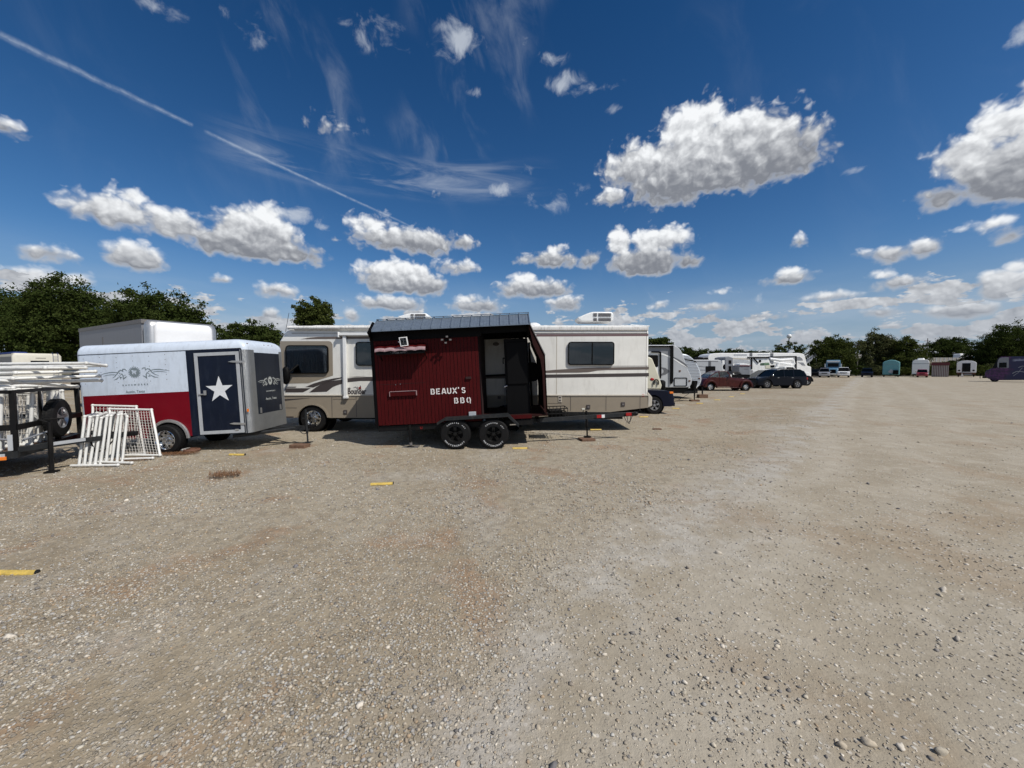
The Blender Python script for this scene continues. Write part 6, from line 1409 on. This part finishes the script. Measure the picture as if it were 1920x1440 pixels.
# ------------------------------------------------------------------ far row
def fx(px, Y): return P(px, 690, Y).x
def face_car(name, label, cat, px, Y, kind, paint, L, Wd, Hc, wr=.38):
    a = math.atan2(px - 960, F); cx, cy = fx(px, Y), Y     # middle of the nose; the row is parked fanwise towards the lane
    return car(name, label, cat, (cx + L * math.sin(a) - Wd / 2 * math.cos(a), cy + L * math.cos(a) + Wd / 2 * math.sin(a), 0), -PI / 2 - a, L, Wd, Hc, kind, paint, wr)
face_car('pickup', 'grey pickup facing the camera, first in the far row', 'pickup truck', 1546, 78, 'pickup', 'silver_paint', 5.4, 1.75, 1.95)
face_car('pickup', 'white pickup facing the camera, just right of the blue truck', 'pickup truck', 1582, 79, 'pickup', 'white_paint', 5.4, 1.95, 2.1)
face_car('pickup', 'dark pickup facing the camera, beside the teal covered camper', 'pickup truck', 1626, 80, 'pickup', 'jeep_blue', 5.4, 1.85, 1.95)
face_car('parked_car', 'black car in the shade left of the grey pickup', 'car', 1529, 86, 'suv', 'black', 4.6, 1.9, 1.75)
tk = thing('cab_truck', 'light blue long-nosed truck facing the camera between the grey and white pickups', 'truck', (fx(1562, 86), 86, 0), (0, 0, -math.atan2(1562 - 960, F)))
MB().stack([(.9, -1.25, 1.25, 1.2, 8, .1), (3.55, -1.25, 1.25, 1.2, 8, .1), (3.75, -1.1, 1.1, 1.4, 7.9, .1)]).build('body', 'truck_blue', tk); MB().stack([(.6, -.95, .95, 0, 1.3, .15), (1.7, -.9, .9, 0, 1.3, .2), (1.9, -.75, .75, .15, 1.3, .2)]).build('hood', 'truck_blue', tk, smooth=50)
box('windscreen', 'tint_glass', tk, -.95, .95, 1.16, 1.19, 2.2, 3.05); box('roof_visor', 'white_paint', tk, -1.1, 1.1, 1.0, 1.19, 3.25, 3.6); box('grille', 'black', tk, -.5, .5, -.02, -.001, .8, 1.6)
for s_ in (-1, 1): box('mirror', 'white_paint', tk, s_ * 1.3, s_ * 1.5, .9, 1.1, 2.1, 2.9); box('headlight', 'headlamp', tk, s_ * .6, s_ * .88, -.02, -.001, .9, 1.15)
box('bumper', 'chrome', tk, -1.15, 1.15, -.2, -.03, .45, .75)
for s_ in (-1, 1):
    for yy in (.6, 5.5): MB().lathe([(.3, -.13), (.5, -.13), (.5, .13), (.3, .13)], (s_ * .98, yy, .5), 18, 'x').build('wheel', 'rubber', tk)
cv = thing('covered_camper', 'camper under a light teal fabric cover in the far row', 'covered camper', (fx(1671, 82), 82, 0), (0, 0, -math.atan2(1671 - 960, F)))
w = 1.32
b = MB(); sh_ = [(-w, .5), (-w, 3.1), (-w + .15, 3.3), (-.5, 3.62), (0, 3.7), (.6, 3.6), (w - .1, 3.25), (w, 3.1), (w - .02, .5)]
b.prism(sh_, 0, 6.5); b.build('cover', 'teal_cover', cv, bevel=.12); sm = MB(); sm.box(-w + .05, w - .05, -.012, .0, 2.72, 2.76); sm.build('cover_seam', 'mid_grey', cv); q = [(-.5, 1.1), (.1, .75), (.5, 1.35), (-.05, 1.7)]; pr('flap', 'pale_grey', cv, q, -.05, -.01)
box('hitch_box', 'black', cv, .3, 1.1, -.5, -.02, .6, 1.5, .05); box('tongue', 'black_steel', cv, -.1, .1, -1.2, .1, .45, .6)
for s_ in (-1, 1): MB().lathe([(.15, -.1), (.35, -.1), (.35, .1), (.15, .1)], (s_ * 1.1, 2.5, .35), 16, 'x').build('wheel', 'rubber', cv)
wt = thing('white_camper', 'white camper with rounded roof seen end-on, a red car parked before it', 'camper', (fx(1726, 86), 86, 0), (0, 0, -math.atan2(1726 - 960, F))); w = 1.33
pr('body', 'white_paint', wt, [(-w, .5), (-w, 3.1), (-w + .12, 3.6), (-.9, 3.82), (.9, 3.82), (w - .12, 3.6), (w, 3.1), (w, .5)], 0, 6.5, .08); box('stripe', 'mid_grey', wt, -w, w, -.012, -.001, 2.85, 2.95); MB().stack([(3.82, -.6, .6, .8, 1.9, .2), (4.15, -.5, .5, 1, 1.8, .2)]).build('air_conditioner', 'white_plastic', wt, smooth=40); box('bumper', 'black_steel', wt, -1.25, 1.25, -.15, -.02, .45, .6)
for s_ in (-1, 1): MB().lathe([(.15, -.1), (.35, -.1), (.35, .1), (.15, .1)], (s_ * 1.12, 3, .35), 16, 'x').build('wheel', 'rubber', wt)
face_car('red_car', 'red car facing the camera in front of the white end-on camper', 'car', 1729.5, 79, 'suv', 'red_paint', 4.3, 1.65, 1.7, .33)
sd_ = thing('shed', 'small striped shed with a dark red roof and upright pale boards', 'shed', (fx(1763, 84), 84, 0), (0, 0, -math.atan2(1763 - 960, F))); w = 1.26
box('wall', 'shed_red', sd_, -w, w, 0, 2.4, .05, 2.6); pr('roof', 'shed_red', sd_, [(-w - .15, 2.6), (w + .15, 2.6), (w + .05, 3.2), (-w - .05, 3.2)], -.25, 2.6)
for k in range(10): box('pale_board', 'shed_pale', sd_, -w + .04 + k * .253, -w + .20 + k * .253, -.03, -.001, .05, 2.5)
wf_ = thing('vending_trailer', 'white vending trailer with an open dark doorway and rounded roof in the far row', 'vending trailer', (fx(1812, 84), 84, 0), (0, 0, -math.atan2(1812 - 960, F))); w = 1.4
pr('body', 'white_plastic', wf_, [(-w, .95), (-w, 3.1), (-w + .2, 3.3), (-.8, 3.5), (0, 3.6), (.8, 3.5), (w - .2, 3.3), (w, 3.1), (w, .95)], 0, 5, .06); box('doorway', 'tint_glass', wf_, -.62, .58, -.03, -.001, 1.1, 3.0); box('door_leaf', 'black', wf_, -.2, -.1, -.05, -.031, 1.1, 3.0)
for s_ in (-1, 1): MB().lathe([(0, -.03), (.17, -.03), (.17, 0)], (s_ * 1.02, -.001, 1.4), 16).build('lamp', 'black', wf_); MB().lathe([(.15, -.1), (.36, -.1), (.36, .1), (.15, .1)], (s_ * 1.1, 2.5, .36), 16, 'x').build('wheel', 'rubber', wf_)
box('underframe', 'rust', wf_, -1.35, 1.35, .1, 4.8, .55, .94); pr('steps', 'white_paint', wf_, [(-.75, .05), (-.35, .05), (-.4, .5), (-.6, .9)], -.6, -.1); box('front_shelf', 'mid_grey', wf_, -.3, .8, -.5, -.02, .45, .7)
# purple van
vm = bpy.data.materials.new('van_paint'); vm.use_nodes = True; nt = vm.node_tree; LK = nt.links; b = nt.nodes['Principled BSDF']; b.inputs['Roughness'].default_value = .45; tcv = nt.nodes.new('ShaderNodeTexCoord')
s3 = nt.nodes.new('ShaderNodeSeparateXYZ'); LK.new(tcv.outputs['Object'], s3.inputs[0]); X_, Z_ = E(s3.outputs[0]), E(s3.outputs[2]); nz = E(noise(tcv.outputs['Object'], 3., 5., .7, dim='3D').outputs['Fac']); nz2 = E(noise(tcv.outputs['Object'], .9, 3., .5, dim='3D').outputs['Fac'])
c = mixc(sstep(nz, .42, .6), (.022, .007, .04), (.085, .018, .10)); c = mixc(sstep(X_ + (nz2 - .5) * 2., 1.7, 2.4), c, (.012, .014, .06)); c = mixc(sstep(Z_ + (nz2 - .5) * .6 - X_ * .05, 2.75, 2.95) * sstep(Z_ + (nz - .5) * .8, 3.0, 3.3, 1, 0) * sstep(X_, 2.2, 2.6) * .8, c, (.3, .32, .42)); LK.new(c, b.inputs['Base Color']); MATS['van_paint'] = vm
pv = thing('painted_van', 'purple and blue painted step van entering the picture at the right edge', 'van', (fx(1848, 55), 55, 0), (0, 0, -math.atan2(1848 - 960, F))); T = tracer(pv, 'I'); xL = T(1440, 800)[0]
pp = P2(T, [(1448, 812), (1452, 760), (1470, 735), (1540, 708), (1575, 640), (1618, 580), (1650, 570), (2300, 562), (2300, 845), (1560, 850), (1500, 835)]); o = pr('body', 'van_paint', pv, [(x, z) for x, z in pp], 0, 2.3, .08)
pr('cab_panel', 'mid_grey', pv, P2(T, [(1590, 640), (1622, 590), (1650, 578), (1738, 574), (1738, 700), (1715, 705), (1612, 702), (1590, 680)]), -.012, -.001); pr('window', 'tint_glass', pv, P2(T, [(1622, 640), (1712, 638), (1712, 700), (1618, 700)]), -.03, -.013); pr('windscreen', 'tint_glass', pv, P2(T, [(1540, 706), (1574, 640), (1616, 584), (1600, 640), (1600, 690), (1585, 705)]), -.04, 2.34)
st_ = MB(); st_.ribbon(P2(T, [(1780, 770), (1830, 745), (1880, 745), (1960, 760)]), .05, -.02, -.001); st_.ribbon(P2(T, [(1850, 700), (1900, 680), (1960, 690)]), .05, -.02, -.001); st_.ribbon(P2(T, [(1790, 800), (1850, 760), (1900, 700)]), .03, -.02, -.001); st_.build('painted_swirl', 'pale_grey', pv)
wheel(pv, T(1568, 838)[0], .15, .42, .42, .25, 'plain', n=22); wheel(pv, T(1568, 838)[0], 2.15, .42, .42, .25, 'plain', side=1, n=22); wheel(pv, T(2100, 838)[0], .15, .42, .42, .25, 'plain', n=22); box('bumper', 'black', pv, xL - .15, xL + .25, 0, 2.3, .5, .75, .03); box('underframe', 'black_steel', pv, xL + 1, T(2250, 800)[0], .2, 2.1, .45, .75)
MB().tube((xL - .35, -.2, .45), (xL - .35, -.2, 1.0), .04, 6).build('feeler_post', 'black', pv)
# ------------------------------------------------------------------ structures far off
wl = thing('barrier_wall', 'long pale concrete barrier wall on a tan bank behind the vending trailer', 'wall', (fx(1790, 135), 135, 0)); box('wall', 'concrete', wl, -10, 10, 0, .4, 4.1, 5.6); box('bank', 'tan_wall', wl, -11, 11, -1.2, 6, 0, 4.1)
for k in range(14): box('pilaster', 'pale_grey', wl, -9.6 + k * 1.45, -9.4 + k * 1.45, -.08, -.001, 4.1, 5.6)
vb = thing('white_truck', 'white truck behind the far barrier wall', 'truck', (fx(1815, 140), 140, 0)); MB().stack([(4.6, -3.2, 2.6, 0, 2.4, .2), (6.9, -3, 2.6, 0, 2.4, .3), (7.2, -2.7, 2.4, .3, 2.2, .3)]).build('body', 'white_paint', vb); box('window', 'tint_glass', vb, -2.6, -1.0, -.02, -.001, 5.9, 6.6); box('stripe', 'truck_blue', vb, -.6, 2.5, -.02, -.001, 5.4, 6.0)
lb_ = thing('long_building', 'long low grey building with a pale sloping roof edge behind the far trees', 'building', (fx(1590, 150), 150, 0)); box('wall', 'tan_wall', lb_, -14, 18, 0, 8, 0, 6.0); pr('roof', 'concrete', lb_, [(-15, 6.0), (-4, 7.6), (3, 6.4), (10, 7.4), (19, 6.0), (19, 5.7), (-15, 5.7)], -.6, 8.6)
for k in range(4): box('siding_band', 'mid_grey', lb_, -14, 18, -.06, -.001, 1.0 + k * 1.0, 1.25 + k * 1.0)
rp_ = thing('ramp', 'grey steel ramp rising to the right behind the white fifth-wheel camper', 'ramp', (fx(1518, 110), 110, 0))
for dy in (0, 1.6): 
    a, b_ = P(1503, 672, 110), P(1535, 652, 110); a2, b2 = P(1508, 684, 110), P(1536, 664, 110); X_ = rp_.location.x
    MB().ribbon([(a.x - X_, a.z), (b_.x - X_, b_.z)], .25, dy, dy + .12).ribbon([(a2.x - X_, a2.z), (b2.x - X_, b2.z)], .4, dy, dy + .12).build('rail', 'pale_grey', rp_)
a, b_ = P(1508, 684, 110), P(1536, 664, 110); MB().ribbon([(a.x - X_, a.z), (b_.x - X_, b_.z)], .2, .12, 1.6).build('deck', 'mid_grey', rp_)
lg = MB()
for k in range(8):
    u = k / 7; p = a.lerp(b_, u); q = P(1503, 672, 110).lerp(P(1535, 652, 110), u)
    lg.tube((p.x - X_, .05, 0 if k % 3 == 0 else p.z), (q.x - X_, .05, q.z), .07, 5)
lg.build('baluster', 'pale_grey', rp_)
wtw = thing('water_tower', 'round white water tower far off above the treetops', 'water tower', (fx(1478, 600), 600, 0)); q = P(1478, 630.5, 600); MB().ball((0, 0, q.z), 3.4, n=24, m=16).build('tank', 'white_paint', wtw, smooth=60); MB().lathe([(3, 0), (1.2, 6), (1.0, q.z - 3)], (0, 0, 0), 16, 'z').build('column', 'pale_grey', wtw, smooth=60)
up_ = thing('utility_pole', 'thin utility pole standing between the far trees', 'utility pole', (fx(1737, 120), 120, 0)); MB().tube((0, 0, 0), (0, 0, 11.2), .14, 8, .09).build('pole', 'pale_bark', up_); box('crossarm', 'pale_bark', up_, -1, 1, -.06, .06, 10.3, 10.45)
# ------------------------------------------------------------------ trees
def T_(name, label, Y, items, n, size, m, seed, trunk, group=None, **kw):
    b0, bl = crown_px(Y, items); return tree(name, label, (b0.x, b0.y, 0), bl, n, size, m, seed, group, trunk, **kw)
T_('tree', 'broad dark tree filling the left edge behind the old camper', 36, [(60, 600, 75, 55), (0, 605, 70, 55), (-70, 600, 80, 60), (30, 640, 120, 45), (100, 650, 60, 40)], 60000, .11, 'leaf_dark', 1, (.4, 4.), fill=.3)
T_('tree', 'dark tree at the far left beyond the old camper', 38, [(-190, 610, 80, 60), (-260, 625, 80, 55), (-220, 650, 110, 40)], 26000, .15, 'leaf_dark', 9, (.4, 4.), fill=.3)
T_('tree', 'tallest dark tree of the left group, its crown above the cargo trailer rear', 34, [(135, 575, 62, 55), (165, 590, 50, 45), (110, 600, 60, 55), (150, 630, 80, 50), (200, 620, 45, 45), (90, 640, 60, 45)], 60000, .11, 'leaf_dark', 2, (.4, 4.), fill=.3)
T_('tree', 'dark tree with feathery top behind the box truck', 32, [(300, 590, 60, 42), (345, 605, 45, 40), (260, 600, 45, 48), (300, 630, 90, 45), (375, 628, 28, 28)], 48000, .105, 'leaf_dark', 3, (.35, 4.), fill=.3, ragged=.45)
T_('tree', 'low spreading tree between the box truck and the motorhome', 32, [(455, 625, 32, 22), (485, 628, 30, 20), (440, 645, 40, 28), (500, 645, 35, 24)], 22000, .10, 'leaf_dark', 4, (.25, 3.), fill=.3, ragged=.4)
T_('tree', 'small round tree rising behind the motorhome windscreen', 30, [(588, 585, 28, 24), (606, 592, 24, 26), (575, 598, 22, 26), (600, 612, 30, 26)], 20000, .085, 'leaf_mid', 5, (.18, 3.4), fill=.35, ragged=.35)
T_('tree', 'dark tree showing past the rear corner of the motorhome', 70, [(1240, 642, 22, 11), (1222, 650, 22, 16), (1250, 655, 22, 14), (1200, 655, 25, 14)], 12000, .17, 'leaf_dark', 6, (.3, 3.), fill=.3)
FT = 'far trees along the lot edge'
far = [('dense dark tree behind the blue truck', [(1560, 645, 22, 16), (1545, 655, 26, 18), (1580, 655, 24, 18), (1560, 672, 38, 22)], 'leaf_mid'), ('sparse pale tree right of the dense dark tree', [(1640, 640, 18, 20), (1655, 655, 22, 26), (1625, 660, 18, 24)], 'leaf_pale'),
       ('pale green bushy tree above the teal covered camper', [(1672, 660, 25, 26), (1660, 680, 30, 18), (1685, 672, 24, 22)], 'leaf_mid'), ('pointed mid green tree behind the white end-on camper', [(1703, 650, 20, 22), (1715, 665, 24, 24), (1700, 680, 34, 20)], 'leaf_mid'),
       ('low shrubby tree between the shed and the vending trailer', [(1785, 688, 12, 14), (1778, 695, 10, 10)], 'leaf_mid'), ('broad dark tree left of the tall tree at the right edge', [(1850, 660, 28, 26), (1838, 675, 28, 24), (1865, 680, 32, 22)], 'leaf_dark'),
       ('tallest dark tree of the far row above the purple van', [(1880, 630, 30, 24), (1905, 635, 34, 28), (1870, 655, 36, 28), (1910, 665, 45, 30)], 'leaf_dark'), ('dark tree cut by the right edge of the picture', [(1950, 640, 40, 30), (1985, 650, 40, 34), (1960, 670, 50, 28)], 'leaf_dark')]
for i, (lb, it, m_) in enumerate(far): T_('tree', lb, 98 + (i % 3) * 4, it + [(it[0][0] + 6, 690, 26, 12), (it[0][0] - 12, 692, 22, 10)], 34000, .18, m_, 20 + i, (.3, 3.), FT, bark='pale_bark' if m_ == 'leaf_pale' else 'bark', fill=.5, ragged=.4)
T_('tree', 'rounded dark tree beyond the barrier wall', 170, [(1765, 648, 22, 14), (1790, 645, 26, 14), (1810, 650, 22, 13), (1775, 660, 34, 14)], 16000, .30, 'leaf_dark', 40, (.4, 4.), FT, fill=.5)
T_('tree', 'spreading far tree in front of the water tower', 160, [(1465, 652, 13, 7), (1485, 646, 12, 8), (1498, 655, 12, 7), (1480, 664, 30, 8)], 7000, .27, 'leaf_mid', 41, (.4, 4.), FT, ragged=.5)
T_('bare_tree', 'thin half-bare tree left of the sparse pale tree', 96, [(1600, 655, 14, 18), (1612, 645, 10, 14)], 1100, .15, 'leaf_pale', 42, (.16, 7.), FT, bark='pale_bark', limbs=9)
g = random.Random(3)
for i, px in enumerate((1500, 1516, 1534, 1610, 1650, 1694, 1745, 1795, 1832, 1862, 1890, 1925)):
    T_('shrub', 'rough green shrub in the brush line behind the far row of vehicles', 93 + g.random() * 4, [(px, 693 + g.uniform(-3, 2), 15, 9), (px + 12, 696, 14, 8), (px - 10, 697, 12, 7)], 7000, .15, g.choice(['leaf_mid', 'leaf_pale', 'leaf_dark']), 60 + i, (.08, .8), 'shrubs behind the far row', limbs=3, cat='shrub')
allv = []; allf = []; allc = []; o_ = 0
for i in range(70):
    px = -150 + i * 32 + g.uniform(-14, 14); Y = g.uniform(170, 215); hgt = g.uniform(654, 664) if px > 1200 else g.uniform(650, 665)
    if 1240 < px < 1460: hgt = g.uniform(644, 654) + (px - 1240) * .05
    c = P(px, hgt, Y); w_ = g.uniform(18, 28) / F * Y; items = [(c.x, Y, c.z * .55, w_, w_ * .7, c.z * .5), (c.x + w_ * .6, Y + 2, c.z * .45, w_, w_ * .7, c.z * .42)]
    V, Fc, cl = crown_soup(items, 6500, .40, 200 + i, fill=.5); allv.append(V); allf.append(Fc + o_); allc.append(cl); o_ += len(V)
for i in range(46):
    px = 1215 + i * 9.5 + g.uniform(-6, 6); Y = g.uniform(135, 165); hgt = g.uniform(652, 664) + max(0, (px - 1330)) * .035; c = P(px, hgt, Y); w_ = g.uniform(11, 18) / F * Y
    V, Fc, cl = crown_soup([(c.x, Y, c.z * .6, w_, w_ * .7, c.z * .42), (c.x + w_ * .8, Y + 1, c.z * .4, w_, w_ * .7, c.z * .4)], 7500, .33, 400 + i, fill=.55, ragged=.3); allv.append(V); allf.append(Fc + o_); allc.append(cl); o_ += len(V)
wd = add_soup('far_woodland', np.vstack(allv), np.vstack(allf), np.vstack(allc), 'leaf_dark'); struct(wd, 'stuff')
# ------------------------------------------------------------------ small things on the gravel
YL = [(38, 1075, 'nearest the camera at the left edge'), (716, 908, 'alone on open gravel in front of the red trailer'), (445, 853, 'in front of the star door of the cargo trailer'), (975, 841, 'just right of the red trailer wheels'), (1117, 806, 'beside the barbecue trailer tongue jack'),
      (1207, 782, 'behind the rear bumper corner of the motorhome'), (1267, 766, 'in front of the dark blue SUV with only its front showing'), (1312, 756.6, 'in front of the light grey travel trailer jack'), (1345, 750, 'in front of the maroon coupe rear wheel'), (1371, 744, 'in front of the maroon coupe door'), (1392, 738.5, 'in front of the maroon coupe front wheel')]
for i, (px, py, lb) in enumerate(YL):
    p = G(px, py); ln_ = .36 if i != 0 else .44; b = MB()
    A_ = [(ln_ / 2, 0.0)]
    n_ = 8; prof = [(.034 * math.cos(PI * k / n_), .034 * math.sin(PI * k / n_)) for k in range(n_ + 1)]; pin = [(x * .8, z * .8) for x, z in prof]
    vs = []; 
    for x in (-ln_ / 2, ln_ / 2): vs += [(x, y, z) for y, z in prof] + [(x, y, z) for y, z in pin]
    m1 = n_ + 1; M2 = 2 * m1; fs = []
    for k in range(n_): fs += [(k, k + 1, M2 + k + 1, M2 + k), (m1 + k, m1 + k + 1, M2 + m1 + k + 1, M2 + m1 + k), (k, k + 1, m1 + k + 1, m1 + k), (M2 + k, M2 + k + 1, M2 + m1 + k + 1, M2 + m1 + k)]
    b.add(vs, fs); o = b.build('yellow_marker', 'yellow_paint', None); o.location = (p.x - (.06 if i == 0 else 0), p.y, -.004); o.rotation_euler = (0, 0, R(g.uniform(-6, 8))); tag(o, 'yellow half-pipe bay marker ' + lb, 'bay marker', 'yellow bay markers in a row on the gravel')
    e = MB().tube((ln_ / 2, 0, .02), (ln_ / 2 + .012, 0, .02), .022, 8).build('bolt', 'dark_steel', o)
def tuft(name, label, cat, loc, n, rx, ry, h, m, kind=None, flat=1.):
    b = MB(); gg = random.Random(hash(label) % 1000 if False else len(label) * 7)
    for i in range(n):
        a = gg.random() * 2 * PI; rr = math.sqrt(gg.random()); x, y = rr * rx * math.cos(a), rr * ry * math.sin(a); L_ = h * gg.uniform(.5, 1.3); d = gg.random() * 2 * PI; tp = gg.uniform(.1, 1.) 
        p = Vector((x, y, .002 + gg.random() * h * .35)); q = p + Vector((math.cos(d) * L_ * tp, math.sin(d) * L_ * tp, L_ * (1 - tp) * .8 * flat)); s_ = Vector((-math.sin(d), math.cos(d), 0)) * .0035
        b.add([p - s_, p + s_, q], [(0, 1, 2)])
    o = b.build(name, m, None); o.location = loc
    if kind: struct(o, kind)
    else: tag(o, label, cat)
    return o
p = G(422, 892); tuft('dry_grass_tuft', 'clump of dead reddish brown grass lying on the open gravel', 'dry grass', (p.x, p.y, 0), 520, .27, .16, .13, 'dry_grass')
p = G(395, 866); tuft('straw_wisp', 'thin wisp of pale straw on the gravel behind the dead grass clump', 'straw', (p.x, p.y, 0), 160, .22, .08, .06, 'straw', flat=.4)
for (px, py, rx, ry, n_) in ((300, 852, .7, .16, 2600), (345, 850, .35, .12, 900), (250, 862, .4, .14, 900)):
    p = G(px, py); tuft('leaf_litter', 'litter%d' % px, '', (p.x, p.y, 0), n_, rx, ry, .07, 'dry_grass', 'stuff', flat=.5)
p = G(360, 846); rg = MB().lathe([(.08, .0), (.16, 0), (.17, .03), (.15, .06), (.09, .05), (.08, 0)], (0, 0, 0), 24, 'z').build('rusty_ring', 'rust', None, smooth=50); rg.location = (p.x, p.y, 0); tag(rg, 'rusty round drum ring in the leaves beside the cargo trailer wheel', 'metal ring')
p = G(338, 846); o = MB().prism([(-.12, 0), (.16, .03), (.2, .07), (-.1, .03)], -.06, .06).build('plastic_scrap', 'pvc', None); o.location = (p.x, p.y, .01); tag(o, 'torn white plastic scrap on the leaves beside the rusty ring', 'plastic scrap')
p = G(1232, 805.5); o = MB().box(-.14, .14, -.03, .03, 0, .04).build('dark_stick', 'rust', None, bevel=.01); o.location = (p.x, p.y, 0); tag(o, 'short dark piece of scrap on the gravel right of the tongue jack', 'scrap')
